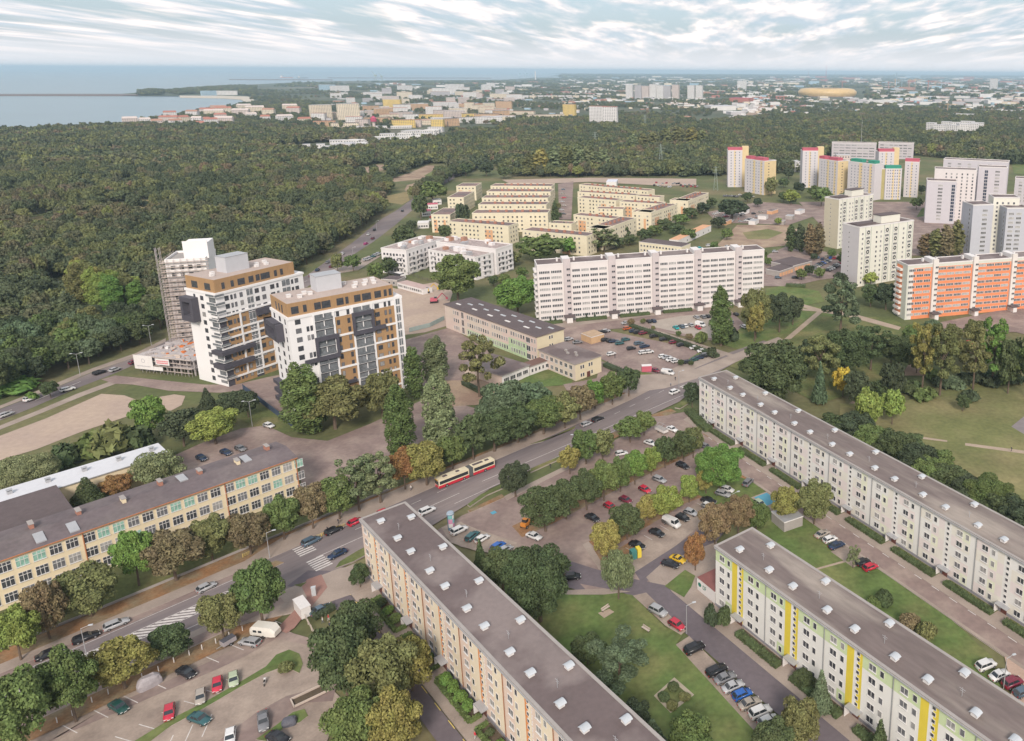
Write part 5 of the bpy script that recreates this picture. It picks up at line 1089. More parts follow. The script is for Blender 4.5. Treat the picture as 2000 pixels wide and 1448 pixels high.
T = '''55 1476 1300 125 round g|green street tree at the bottom left corner of the photo, overhanging the street
150 1412 1258 100 round g|tall green street tree second from the bottom left corner
246 1348 1241 108 round y|yellow tinged round street tree beside the hatched road marking
338 1292 1221 80 round d|small dark green round street tree beside the hatched road marking
437 1252 1153 84 round o|dark olive street tree beside the covered trailer
514 1222 1090 104 round g|broad tree with pale flecks beside the zebra crossing
42 1292 1180 84 round l|lime yellow tree at the left end of the school fence
98 1250 1128 82 round n|brown and orange tree beside the lime yellow tree at the school fence
180 1205 1100 118 round o|wide grey olive tree in front of the butter yellow school
272 1146 1026 74 round b|vivid green tree in front of the butter yellow school
345 1136 1030 104 round n|brown turning tree to the right of the vivid green one
416 1098 1004 78 round o|slim olive tree by the school wall between two brown ones
490 1085 996 88 round n|rusty olive tree at the street fence before the school corner
556 1056 962 74 round g|green tree below the corner of the butter yellow school
612 1035 938 66 round n|brownish tree just right of the school corner
664 1016 926 82 round g|fresh green tree at the street fence right of the school
702 1000 888 92 open p|pale thin tree at the edge of the playground
744 984 880 86 open p|pale feathery tree at the street fence facing the cream block
792 958 868 60 round r|orange brown tree at the street fence behind the bus stop
834 950 858 90 round y|yellow green tree at the street fence left of the bus
884 918 846 58 round g|small green tree directly above the articulated bus
925 900 804 70 round d|dark green tree behind the articulated bus
966 884 796 92 round d|large dark green tree above the rear of the bus
1012 866 786 84 round d|dark tree of the street row opposite the grassy island
1062 850 772 92 round g|green tree of the street row above the two cars in the lay-by
1104 838 764 66 round o|olive tree of the street row above the lay-by
1134 822 746 60 round n|brown leaved tree in the street row below the school annexe
1162 800 740 46 round b|slim bright green tree in the street row
1196 792 724 60 round g|green street row tree facing the annexe end wall
1228 776 712 50 round d|dark street row tree nearest to the big junction
985 845 736 92 round t|blue green tree in the yard below the school hall
1042 815 742 78 round t|blue green tree beside the school lawn
786 898 746 64 poplar g|tall dense poplar on the playground, the left one of the two
864 892 722 70 poplar p|tall pale poplar on the playground, the right one of the two
812 780 674 40 poplar g|slim poplar touching the right edge of the nearer new tower
854 752 654 56 poplar p|light green poplar behind the two playground poplars
937 776 652 92 open o|broad loose tree with bare patches in front of the pink school
600 846 708 92 poplar g|bright pointed tree at the foot of the nearer new tower
655 838 734 132 round o|wide olive tree at the foot of the nearer new tower
748 818 718 74 round o|olive tree between the new tower and the playground poplars
298 856 767 66 round b|deep green round tree at the edge of the sandy lot
360 872 794 76 round k|very dark tree between the sandy lot and the gym hall
422 868 794 92 round l|lime green dome shaped tree beside the dark one
408 806 754 42 conifer k|dark conifer at the turn of the new towers' street
455 812 762 50 round k|dark round tree by the blue site fence
486 816 758 46 round k|dark tree touching the blue site fence
56 956 886 116 willow p|weeping willow beside the pale roofed gym hall
312 950 882 98 willow p|weeping willow between gym hall and butter yellow school
176 994 928 72 conifer d|dark yew overhanging the school roof
232 972 924 58 round r|rust coloured tree between the gym hall and the school
1007 972 897 62 round k|single dark round tree on the pavement beside the street
1066 1040 942 88 round d|big dark tree at the left end of the car park row
1106 1016 932 66 round d|second tree from the left in the dark car park row
1146 998 914 62 round d|dark car park tree with visible trunk above the black car
1180 980 896 66 round g|car park tree above the first red car
1212 962 890 50 round g|narrow green car park tree left of the lime ones
1240 948 876 56 round b|bright green car park tree in the middle of the row
1272 930 869 44 round l|lime green round car park tree
1299 916 848 52 round d|dark car park tree with slender trunk
1335 902 836 52 round d|dark tree near the right end of the car park row
1354 896 828 44 round o|olive tree at the right end of the car park row
1113 928 867 44 round y|small yellow and olive tree near the street
1145 908 836 64 round g|green tree of the pair beside the street lamp
1177 898 836 56 round o|olive tree of the pair beside the street lamp
1231 866 812 56 round g|green tree with two crowns near the pale van, the left crown
1258 852 799 46 round g|green tree with two crowns near the pale van, the right crown
1406 962 862 98 round b|very broad bright green tree by the white block with coloured panels
1346 984 924 44 round l|lime tree above the row of silver cars
1379 966 914 40 round y|yellowish tree beside the lime tree above the silver cars
1302 1016 943 62 round l|yellow green tree above the white van
1265 1018 967 58 round y|thin yellowing tree above the white van
1225 1056 983 74 round d|dark green tree in the lower car park island
1186 1092 1014 66 round y|yellow brown tree at the tip of the lower car park island
1208 1172 1064 72 willow p|pale green willow at the corner of the lawn
1358 1116 1036 50 round r|orange autumn tree beside the yellow car
1396 1064 978 72 round n|brown autumn tree behind the ivory block
1442 1044 962 60 round n|brownish tree by the corner of the ivory block
1476 1040 978 58 round g|green tree behind the end of the ivory block
1534 1022 944 58 round y|golden tree over the transformer hut
1590 1026 934 70 round o|olive tree beside the golden one over the transformer hut
1056 1216 1062 150 round d|huge dark green tree on the lawn behind the cream block
984 1160 1068 88 round d|dark green tree between the huge tree and the blue car
940 1118 1048 32 conifer d|slim conifer beside the cream block roof
1212 1352 1248 140 open t|wide grey green tree on the lawn behind the cream block
1148 1300 1240 70 round d|dark shrubby tree against the back of the cream block
1275 1476 1400 70 conifer t|blue green conifer at the lower edge of the lawn
1240 1440 1370 70 round k|dark overgrown tree beside the cream block's roof edge
1350 1500 1400 110 round g|bushy green tree cut by the bottom edge of the photo
700 1262 1176 104 round d|dark green tree above the tree group by the car park
682 1372 1206 132 round d|big dark green tree nearest to the car park loop
756 1392 1236 132 round o|tall mixed green and yellow tree in the middle of the group
806 1352 1244 92 round y|yellow orange tree of the group nearest to the cream block
702 1490 1346 116 round g|green tree of the group at the bottom edge of the photo
778 1484 1344 110 round y|yellowing tree of the group at the bottom edge of the photo
704 1150 1098 38 round d|round clipped tree at the street corner of the cream block
1352 798 741 32 round k|dark oval tree at the end of the white block
1514 800 656 146 round d|huge dark tree behind the end of the white block
1408 676 556 52 poplar g|tall poplar with bare lower trunk at the car park behind the slab
1476 662 552 64 round o|olive brown tree right of the tall poplar
1474 668 582 46 round y|yellowish small tree in front of the olive brown one
1522 650 566 64 round k|dark dense tree group on the lawn, the left tree
1548 636 572 44 round k|dark dense tree group on the lawn, the right tree
1640 662 536 96 open t|tall airy tree with forked pale trunk on the park lawn
1700 600 550 44 round d|dark tree at the foot of the cream tower block
1730 606 548 50 round k|very dark tree at the left end of the orange slab
1600 752 650 84 open o|thin grey green tree in the park
1650 740 634 92 round d|large dark park tree left of the sandy patch
1700 724 632 90 open d|dark park tree above the sandy patch
1755 722 650 70 round d|dark spreading park tree beside the sandy patch
1600 790 700 30 conifer t|small bluish conifer on the park lawn
1646 776 712 44 round Y|golden yellow tree in the park
1672 800 716 50 round k|dark slim tree beside the golden one
1740 790 700 60 round k|dark tree at the edge of the sandy patch
1694 846 752 54 round l|lime yellow tree at the upper edge of the meadow
1742 830 754 48 round l|second lime tint tree at the upper edge of the meadow
1800 770 610 74 open y|tall half bare tree in front of the orange slab, the left one
1835 774 622 80 open o|tall half bare tree in front of the orange slab, the right one
1900 762 632 80 open o|olive park tree right of the half bare trees
1936 756 614 80 open b|tall bright green tree at the path of the park
1968 770 650 60 round d|dark park tree near the right edge of the photo
2010 782 630 90 open g|green park tree cut by the right edge of the photo
895 596 488 96 round g|tall green tree in front of the white villas
1012 616 534 92 round b|broad green tree left of the long white slab
1056 512 456 86 round g|green tree at the foot of the yellow estate
1180 492 444 70 open p|pale loose tree behind the long white slab
1110 500 462 40 round b|bright shrubby tree behind the long white slab
1545 492 438 26 poplar d|dark narrow poplar by the garages, the leftmost one
1562 494 436 22 poplar k|dark narrow poplar by the garages, the middle one
1582 500 436 30 poplar n|brown poplar beside the sand coloured end wall, the left one
1598 500 434 28 poplar n|brown poplar beside the sand coloured end wall, the right one
1806 500 456 34 poplar n|brown green poplar of the clump before the big grey high-rise, first from the left
1826 502 446 34 poplar o|brown green poplar of the clump before the big grey high-rise, second from the left
1846 504 438 34 poplar n|brown green poplar of the clump before the big grey high-rise, third from the left
1866 500 430 36 poplar o|tallest brown green poplar of the clump before the big grey high-rise
1882 492 440 28 poplar o|brown green poplar at the right end of the clump before the big grey high-rise
1506 384 342 26 round o|olive tree at the foot of the left pink-capped pair
1604 404 362 40 round g|dark green tree between the pink-capped row and the cream tower
1545 400 368 34 round l|yellow green tree at the foot of the tallest pink-capped tower
1430 430 386 56 round k|dark broad tree right of the yellow estate
1572 1338 1312 50 round d|dark bush tree at the second entrance of the ivory block
1602 1392 1302 44 conifer t|blue green spruce in front of the ivory block, the upper one
1716 1486 1398 44 conifer d|spruce in front of the ivory block at the bottom edge of the photo
1560 1460 1366 92 round o|olive round tree at the bottom edge below the parked row
1512 1490 1410 90 round d|dark round tree at the bottom edge below the last silver car
1880 805 768 28 round d|lone dark bush-like tree on the meadow
560 1312 1292 30 bush o|yellow green shrub on the car park's grass island
1726 1184 1152 34 bush d|dark round shrub on the lawn between the blocks
1706 1190 1168 30 bush g|low green shrub beside the dark round one on the lawn
1775 1228 1198 40 bush n|brownish shrub at the roof edge of the ivory block, the upper one
1808 1250 1215 44 bush o|olive shrub at the roof edge of the ivory block, the lower one
1666 1112 1066 34 open p|thin young tree beside the two cars on the lawn
225 888 834 80 bush o|large olive shrub on the bank above the gym hall, the left one
182 890 846 60 bush g|green shrub on the bank above the gym hall, the left end
270 880 830 60 bush d|dark shrub on the bank above the gym hall, the right one
130 908 868 54 bush d|low dark shrub on the bank above the gym hall, nearest the willow
62 782 768 24 bush b|bright green shrub at the kerb of the boulevard
100 778 742 32 round d|small dark tree in the grass beside the boulevard
30 766 742 80 bush b|flat bright green shrubbery at the boulevard's upper kerb
1388 1230 1176 26 bush k|round dark clipped bush before the ivory block, the upper one
1412 1222 1188 34 bush d|round clipped bush before the ivory block, the lower one
735 552 510 30 round g|fresh green roadside tree by the building site fence
760 540 500 34 round d|dark roadside tree between boulevard and white villas
690 530 495 30 round g|small roadside tree on the grass by the boulevard
660 532 492 26 round o|small roadside tree nearest to the zebra paved verge
792 494 438 40 round d|dark tree between boulevard and the tall villas
822 430 375 34 round d|dark conifer-like tree by the roadside shops
846 398 350 50 round g|green tree cluster left of the yellow estate
870 470 436 26 round d|dark tree between yellow estate and white villas
905 452 392 30 round k|dark tree between the left column and the rows of the estate
1085 440 392 14 poplar d|dark clipped tree strip beside the estate car park'''
for ln in T.split('\n'):
    a, lab = ln.split('|'); x, y, yt, w_, kd, c = a.split(); tree(float(x), float(y), float(yt), float(w_), kd, c, lab)
# row of round bushy trees behind block C, park shrubs
for i, (x, y, w_, h_) in enumerate([(1634, 858, 60, 42), (1668, 862, 64, 50), (1700, 886, 66, 46), (1742, 905, 70, 56), (1786, 930, 72, 54), (1812, 952, 66, 50), (1850, 966, 66, 50), (1886, 990, 70, 50), (1926, 1000, 76, 60), (1962, 1034, 76, 56), (1996, 1050, 80, 64), (1830, 920, 50, 36), (1778, 884, 50, 30)]):
    w_ *= 1.3; h_ *= 1.2
    tree(x, y, y-h_, w_, 'round', 'dkg'[i % 3] if i % 3 else 'd', 'bushy dark green tree in the row along the back of the white block', group='bushy trees behind the white block with coloured panels')
for i in range(16):
    x = 1770+i*14+R.uniform(-4, 4); y = 742+R.uniform(0, 42)*(1 if i < 10 else .4)
    tree(x, y, y-22, 34, 'bush', R.choice('dktg'), 'dark shrub in the thicket at the upper edge of the meadow', group='thicket shrubs at the meadow')
rz = random.Random(17)
for i, (x, y) in enumerate([(1780, 650), (1820, 640), (1860, 650), (1900, 640), (1880, 680), (1840, 700), (1950, 690), (1790, 700), (1720, 760), (1560, 700), (1580, 680), (1690, 660), (1740, 680), (1615, 700)]):
    tree(x, y+30, y-20, 44, 'round', rz.choice('dkotg'), 'middle sized green tree in the park thicket before the orange slab', group='park trees before the orange slab')
for x, y, yt, w_ in ((1035, 344, 298, 30), (1058, 344, 290, 34), (1082, 343, 286, 34), (1106, 342, 282, 36), (1130, 341, 280, 34), (1152, 340, 284, 30), (1178, 340, 292, 30), (1236, 300, 262, 26), (1256, 298, 260, 26), (1275, 296, 256, 28), (1300, 292, 250, 30), (1325, 290, 246, 34), (1350, 288, 248, 34), (1372, 290, 252, 28)):
    tree(x, y, yt, w_, 'poplar', rz.choice('opoy'), 'tall olive green poplar of the band between the estate and the far wood', group='olive poplar bands behind the estate')
for x, y, w_ in ((930, 462, 22), (1000, 470, 30), (1012, 440, 16), (1085, 455, 20), (1090, 410, 14), (1092, 428, 14), (1115, 448, 16), (1215, 470, 34), (905, 420, 18), (912, 400, 16), (930, 380, 16), (850, 450, 20), (805, 452, 22), (790, 462, 24), (778, 480, 24), (950, 345, 30), (985, 350, 26), (910, 345, 26), (1005, 520, 30), (985, 560, 26), (1008, 585, 26), (965, 560, 22), (1020, 545, 24)):
    tree(x, y, y-w_*1.05, w_, 'round', rz.choice('dgkod'), 'middle sized green tree among the villas and yards of the estate', group='trees among villas and estate yards')
for x, y, w_ in ((1420, 470, 26), (1395, 490, 20), (1440, 410, 20), (1460, 396, 22), (1480, 405, 20), (1530, 395, 22), (1560, 380, 26), (1590, 390, 30), (1520, 440, 16), (1500, 520, 18), (1490, 510, 22), (1600, 545, 24), (1625, 505, 20), (1650, 520, 30), (1590, 510, 16), (1700, 560, 30), (1640, 560, 30), (1660, 590, 26), (1580, 540, 24), (1565, 548, 24), (1546, 400, 18), (1650, 400, 26), (1690, 410, 24), (1790, 410, 26), (1800, 380, 20), (1540, 350, 24), (1530, 368, 22), (1840, 400, 20), (1672, 408, 20)):
    tree(x, y, y-w_*1.0, w_, 'round', rz.choice('dgkogl'), 'middle sized tree in the yards between the tower blocks', group='trees in the yards between the tower blocks')
for i, (x, y) in enumerate([(1260, 470), (1280, 462), (1300, 450), (1330, 440), (1350, 428), (1372, 418), (1230, 480), (1205, 486), (1385, 408), (1160, 490), (1320, 458), (1404, 446), (1345, 470)]):
    tree(x, y, y-24, 34, 'round', rz.choice('dkdg'), 'dark green tree in the thicket right of the yellow estate', group='thicket beside the yellow estate')

# ---- woods
def inside(p, poly):
    c = False; j = len(poly)-1
    for i in range(len(poly)):
        a, b = poly[i], poly[j]
        if (a[1] > p[1]) != (b[1] > p[1]) and p[0] < (b[0]-a[0])*(p[1]-a[1])/(b[1]-a[1])+a[0]: c = not c
        j = i
    return c
def W(poly): return [g2(p) for p in poly]
def proj(x, y, z=0):
    c = V((x, y, z-CH)); d = c.dot(_f); return (c.dot(RT)/d*CF+CPX, c.dot(DN)/d*CF+CPY)
gaps = [[(175, 412), (230, 398), (300, 390), (340, 392), (325, 402), (260, 412), (190, 425)], [(215, 425), (280, 412), (335, 412), (315, 427), (270, 432)], [(55, 425), (100, 420), (105, 445), (80, 460)], [(735, 400), (745, 382), (800, 372), (805, 402), (770, 415)],
        [(650, 350), (665, 336), (735, 320), (760, 320), (758, 350)], [(752, 360), (790, 338), (835, 320), (900, 322), (870, 340), (810, 385), (760, 372)], [(140, 580), (290, 575), (300, 640), (200, 650), (140, 620)], [(80, 560), (110, 548), (160, 545), (150, 580), (110, 590)], [(-60, 560), (-60, 540), (30, 540), (30, 562)], [(505, 290), (640, 278), (720, 282), (730, 300), (640, 302), (520, 298)],
        [(720, 282), (760, 262), (880, 255), (880, 275), (740, 290)]]
# bright poplar grove in the wood on the left
for i in range(16):
    x, y = 162+(i % 6)*21+rz.uniform(-6, 6), 590+(i//6)*14+rz.uniform(-4, 4)
    tree(x, y, 492+(i % 6)*9+rz.uniform(-4, 10)+(i//6)*5, 44, 'poplar', rz.choice('lloyb'), 'tall yellow green poplar of the bright grove inside the dark wood', group='bright poplar grove')
def scatter(poly, step, rng, jit=.42, gaps_=()):
    wp = W(poly); xs = [p[0] for p in wp]; ys = [p[1] for p in wp]; out = []; gp = [W(q) for q in gaps_]
    y = min(ys); r = 0
    while y < max(ys):
        x = min(xs)+(step*.5 if r % 2 else 0)
        while x < max(xs):
            p = (x+rng.uniform(-jit, jit)*step, y+rng.uniform(-jit, jit)*step)
            if inside(p, wp) and not any(inside(p, q) for q in gp):
                sx, sy = proj(*p)
                if -70 < sx < 2070 and 120 < sy < 1500: out.append(p)
            x += step
        y += step*.86; r += 1
    return out
F_near = [(-300, 500), (-120, 470), (200, 460), (600, 440), (745, 400), (770, 398), (745, 418), (650, 488), (590, 530), (520, 562), (420, 608), (324, 650), (266, 680), (180, 712), (88, 750), (0, 782), (-130, 832), (-500, 900)]
F_mid = [(-900, 262), (-300, 262), (0, 262), (200, 256), (350, 252), (520, 262), (740, 262), (960, 262), (1240, 275), (1400, 300), (1420, 345), (1000, 348), (960, 318), (890, 350), (830, 385), (800, 400), (770, 400), (745, 402), (600, 442), (200, 462), (-120, 472), (-700, 540)]
pts_near = scatter(F_near, 7.6, rz, gaps_=gaps)
pts_near.sort(key=lambda p: p[0]**2+p[1]**2)
for i, p in enumerate(pts_near[:70]):
    h = rz.uniform(11, 17); sx, sy = proj(*p); sx2, sy2 = proj(p[0], p[1], h)
    tree(sx, sy, sy2, rz.uniform(8.5, 12)*CF/V((p[0], p[1], -CH)).dot(_f), 'round', rz.choice('ddkgdotg'), 'dark green tree of the dense wood along the boulevard', group='trees at the edge of the wood along the boulevard')
pr_near = [bpy.data.objects.new('crown_part', crown_mesh('wood_crown', scaled(lobes_round(s_), 5.6, 13), 700, .78, s_, m_wood, trunk=(.25, 6))) for s_ in (1, 2, 3, 4)]
pr_far = [bpy.data.objects.new('crown_part', crown_mesh('far_crown', scaled(lobes_round(s_, zc=.5, n=8), 7.5, 13), 170, 1.8, s_, m_wood)) for s_ in (5, 6, 7)]
pr_hor = [bpy.data.objects.new('crown_part', crown_mesh('horizon_crown', scaled(lobes_round(s_, zc=.5, n=4), 19, 14), 60, 6.0, s_, m_wood)) for s_ in (8, 9)]
def wood(name, pts, protos, smin, smax, label, seed, cat='wood'):
    """one mass of trees nobody could count: instances on points"""
    rg = random.Random(seed); me = bpy.data.meshes.new(name); me.from_pydata([(p[0], p[1], 0) for p in pts], [], [])
    o = ob(name, me, kind='stuff', label=label, cat=cat)
    ng = bpy.data.node_groups.new(name, 'GeometryNodeTree'); ng.interface.new_socket('Geometry', in_out='INPUT', socket_type='NodeSocketGeometry'); ng.interface.new_socket('Geometry', in_out='OUTPUT', socket_type='NodeSocketGeometry')
    N = ng.nodes; gi = N.new('NodeGroupInput'); go = N.new('NodeGroupOutput'); ip = N.new('GeometryNodeInstanceOnPoints'); ng.links.new(gi.outputs[0], ip.inputs['Points'])
    jn = N.new('GeometryNodeJoinGeometry')
    for pr in protos:
        oi = N.new('GeometryNodeObjectInfo'); oi.inputs['Object'].default_value = pr; oi.inputs['As Instance'].default_value = True; ng.links.new(oi.outputs['Geometry'], jn.inputs[0])
    ng.links.new(jn.outputs[0], ip.inputs['Instance']); ip.inputs['Pick Instance'].default_value = True
    rn = N.new('FunctionNodeRandomValue'); rn.data_type = 'INT'; rn.inputs['Min'].default_value = 0; rn.inputs['Max'].default_value = len(protos)-1; rn.inputs['Seed'].default_value = seed
    ng.links.new([q for q in rn.outputs if q.type == 'INT'][0], ip.inputs['Instance Index'])
    rr_ = N.new('FunctionNodeRandomValue'); rr_.data_type = 'FLOAT_VECTOR'; rr_.inputs['Min'].default_value = (0, 0, 0); rr_.inputs['Max'].default_value = (0, 0, 6.28); rr_.inputs['Seed'].default_value = seed+1
    ng.links.new(rr_.outputs[0], ip.inputs['Rotation'])
    rs_ = N.new('FunctionNodeRandomValue'); rs_.data_type = 'FLOAT_VECTOR'; rs_.inputs['Min'].default_value = (smin, smin, smin*.85); rs_.inputs['Max'].default_value = (smax, smax, smax*1.1); rs_.inputs['Seed'].default_value = seed+2
    ng.links.new(rs_.outputs[0], ip.inputs['Scale']); ng.links.new(ip.outputs[0], go.inputs[0])
    md = o.modifiers.new('trees', 'NODES'); md.node_group = ng; return o
wood('woodland', pts_near[70:], pr_near, .68, 1.22, 'dense mixed green wood between the sea and the boulevard', 3)
pts_mid = scatter(F_mid, 9.5, rz, gaps_=gaps)
wood('woodland', [p for p in pts_mid if p[1] < 900], pr_near, .6, 1.3, 'rolling mixed wood in the middle distance on the left', 5)
wood('woodland', [p for p in pts_mid if p[1] >= 900], pr_far, .55, 1.35, 'far part of the mixed wood towards the bay', 7)
# ---------------------------------------------------------------- vehicles
m_paint = mat('car_paint', (1, 1, 1), rough=0.28, var=.04, scale=1, fine=3, objc=True, spec=.5)
m_cgl = mat('car_glass', (0.03, 0.035, 0.04), rough=0.1, var=.1, spec=.6); m_tyre = mat('tyre', (0.025, 0.023, 0.022), rough=.9); m_rim = mat('wheel_rim', (0.35, 0.35, 0.36), rough=.4, metal=.5)
m_head = mat('lamp_glass', (0.6, 0.6, 0.58), rough=.2); m_tail = mat('tail_lamp', (0.35, 0.02, 0.02), rough=.3); m_plate = mat('number_plate', (0.6, 0.6, 0.58))
PAL = {'w': (.62, .61, .60), 's': (.36, .36, .37), 'g': (.17, .17, .18), 'k': (.018, .018, .022), 'r': (.45, .025, .05), 'b': (.02, .10, .36), 'n': (.02, .035, .075), 't': (.03, .10, .11), 'y': (.60, .38, .02), 'G': (.35, .40, .28), 'e': (.33, .29, .25), 'o': (.45, .10, .03), 'm': (.16, .02, .04), 'T': (.02, .35, .36), 'D': (.02, .07, .06), 'a': (.08, .12, .16), 'M': (.45, .03, .2)}
# type: length, width, belt, height, windscreen base, roof start, roof end, rear base (x from the middle, front is +x), bonnet height
CT = {'h': (4.1, 1.76, .92, 1.46, 1.05, .40, -1.45, -1.95, .88), 's': (4.65, 1.80, .90, 1.42, 1.0, .35, -.95, -1.55, .86), 'w': (4.65, 1.80, .92, 1.46, 1.05, .4, -1.85, -2.2, .87), 'u': (4.6, 1.88, 1.05, 1.68, 1.15, .6, -1.75, -2.15, 1.0), 'v': (5.4, 1.98, 1.25, 2.15, 1.95, 1.45, -2.6, -2.66, 1.05), 'c': (4.5, 1.8, .84, 1.3, .9, .25, -.6, -1.5, .82), 'p': (5.1, 1.85, 1.0, 1.7, 1.1, .7, -.7, -.95, .98)}
_cm = {}
def lane(b, st, m):
    n0 = len(b.v); k = len(st[0][1])
    for x, ring in st: b.v += [(x, y, z) for y, z in ring]
    for i in range(len(st)-1):
        for j in range(k):
            a, c = n0+i*k+j, n0+i*k+(j+1) % k; b.f.append((a, a+k, c+k, c)); b.m.append(m)
    b.f.append(tuple(range(n0, n0+k))); b.f.append(tuple(range(n0+(len(st)-1)*k+k-1, n0+(len(st)-1)*k-1, -1))); b.m += [m, m]
def car_parts(t):
    if t in _cm: return _cm[t]
    L, W_2, bz, H_, ws, r0, r1, rb, hz = CT[t]; w_ = W_2/2
    def ring(z, k=1.0, z0=.24): return [(-w_*.93*k, z0), (w_*.93*k, z0), (w_*k, z0+.2), (w_*k, z-.16), (w_*.9*k, z), (-w_*.9*k, z), (-w_*k, z-.16), (-w_*k, z0+.2)]
    deck = bz if t != 'p' else bz-.1
    b = MB(); lane(b, [(-L/2, ring(deck-.16, .84, .34)), (-L/2+.14, ring(deck-.03, .96)), (rb, ring(deck)), (ws, ring(bz)), (L/2-.55, ring(hz-.06, .98)), (L/2-.1, ring(hz-.2, .9)), (L/2, ring(hz-.3, .78, .34))], 0)
    for x in (-L*.31, L*.31):
        for s in (-1, 1): b.cyl(0, 0, 0, 0, 0, n=3, cap=False) if 0 else None
    body = b.mesh('car_body', [m_paint], True)
    def gr(z, y): return [(-y, bz-.03), (y, bz-.03), (y*.995, bz-.02), (y*.86, z), (-y*.86, z), (-y*.995, bz-.02)]
    b = MB(); yb = w_*.9
    zz = H_-.05
    b.add([(ws, -yb, bz-.02), (ws, yb, bz-.02), (r0, yb*.84, zz), (r0, -yb*.84, zz), (rb, -yb, bz-.02), (rb, yb, bz-.02), (r1, yb*.84, zz), (r1, -yb*.84, zz)], [(0, 1, 2, 3), (5, 4, 7, 6), (1, 5, 6, 2), (4, 0, 3, 7), (3, 2, 6, 7)], 0)
    win = b.mesh('car_window', [m_cgl])
    b = MB(); y = yb*.86
    b.add([(r0+.1, -y, zz-.03), (r0+.1, y, zz-.03), (r0-.15, y*.96, H_), (r0-.15, -y*.96, H_), (r1-.05, -y, zz-.03), (r1-.05, y, zz-.03), (r1+.2, y*.96, H_), (r1+.2, -y*.96, H_)], [(0, 1, 2, 3), (5, 4, 7, 6), (1, 5, 6, 2), (4, 0, 3, 7), (3, 2, 6, 7)], 0)
    for s in (-1, 1):
        for p, q in (((ws, s*yb, bz-.02), (r0, s*yb*.86, zz)), ((rb, s*yb, bz-.02), (r1, s*yb*.86, zz)), (((r0+r1)/2, s*yb, bz-.02), ((r0+r1)/2, s*yb*.86, zz))): b.tube(p, q, .045, n=4)
        if t in 'vp' and t == 'v': b.add([(.5, s*yb*1.0, bz), (rb, s*yb*1.0, bz), (r1, s*(yb*.87), zz), (.5, s*(yb*.87), zz)], [(0, 1, 2, 3)])
    roof = b.mesh('car_roof', [m_paint])
    b = MB()
    for r_, m_, y0, y1 in ((.32, 0, -.11, .11),):
        n = 12; vs = [(r_*math.cos(2*math.pi*i/n), y, r_*math.sin(2*math.pi*i/n)) for y in (y0, y1) for i in range(n)]
        b.add(vs, [(i, (i+1) % n, (i+1) % n+n, i+n) for i in range(n)] + [tuple(range(n-1, -1, -1)), tuple(range(n, 2*n))], m_)
    for y in (-.125, .125): b.add([(.19*math.cos(2*math.pi*i/8), y, .19*math.sin(2*math.pi*i/8)) for i in range(8)], [tuple(range(8))], 1)
    wheel = b.mesh('wheel', [m_tyre, m_rim])
    hl = MB().box(-.08, .05, -.17, .17, -.08, .08).mesh('headlight', [m_head]); tl = MB().box(-.05, .06, -.13, .13, -.13, .13).mesh('taillight', [m_tail])
    pl = MB().box(-.02, .03, -.26, .26, -.06, .06).mesh('number_plate', [m_plate])
    # one-piece version for cars a few pixels long
    f = MB()
    for me, mm in ((body, 0), (win, 1), (roof, 0)):
        n = len(f.v); f.v += [tuple(v.co) for v in me.vertices]
        for p in me.polygons: f.f.append(tuple(i+n for i in p.vertices)); f.m.append(mm)
    for x in (-L*.31, L*.31):
        for s in (-1, 1):
            n = len(f.v); f.v += [(v.co.x+x, v.co.y+s*(w_-.1), v.co.z+.32) for v in wheel.vertices]
            for p in wheel.polygons: f.f.append(tuple(i+n for i in p.vertices)); f.m.append(2)
    far = f.mesh('small_car', [m_paint, m_cgl, m_tyre])
    _cm[t] = (body, win, roof, wheel, hl, tl, pl, far); return _cm[t]
NM = {'h': 'parked_car', 's': 'parked_car', 'w': 'parked_car', 'u': 'parked_car', 'v': 'van', 'c': 'parked_car', 'p': 'pickup_truck'}
def car(p, q, t, col, label, group=None, zg=.335, far=False, roofc=None, name=None):
    a, c = g(*p, zg+.5), g(*q, zg+.5); m_ = (a+c)/2; an = math.atan2(c.y-a.y, c.x-a.x)
    return carat(m_.x, m_.y, an, t, col, label, group, zg, far, roofc, name)
def carat(x, y, an, t, col, label, group=None, zg=.335, far=False, roofc=None, name=None):
    body, win, roof, wheel, hl, tl, pl, fm = car_parts(t); L, W_2, bz, H_, ws, r0, r1, rb, hz = CT[t]
    k = R.uniform(.9, 1.1); cc = tuple(v*k for v in PAL[col])+(1,)
    cat = 'van' if t == 'v' else ('pickup' if t == 'p' else 'car')
    if far:
        o = ob(name or NM[t], fm, None, (x, y, zg), an, label=label, cat=cat, group=group); o.color = cc; return o
    e = ob(name or NM[t], None, None, (x, y, zg), an, label=label, cat=cat, group=group)
    ob('body', body, e).color = cc; ob('window', win, e); o = ob('roof', roof, e); o.color = (*PAL[roofc], 1) if roofc else cc
    for sx in (-L*.31, L*.31):
        for s in (-1, 1): ob('wheel', wheel, e, (sx, s*(W_2/2-.1), .32))
    for s in (-1, 1):
        ob('headlight', hl, e, (L/2-.06, s*W_2*.33, hz-.28)); ob('taillight', tl, e, (-L/2+.02, s*W_2*.36, bz-.28))
    ob('number_plate', pl, e, (L/2, 0, .45)); return e
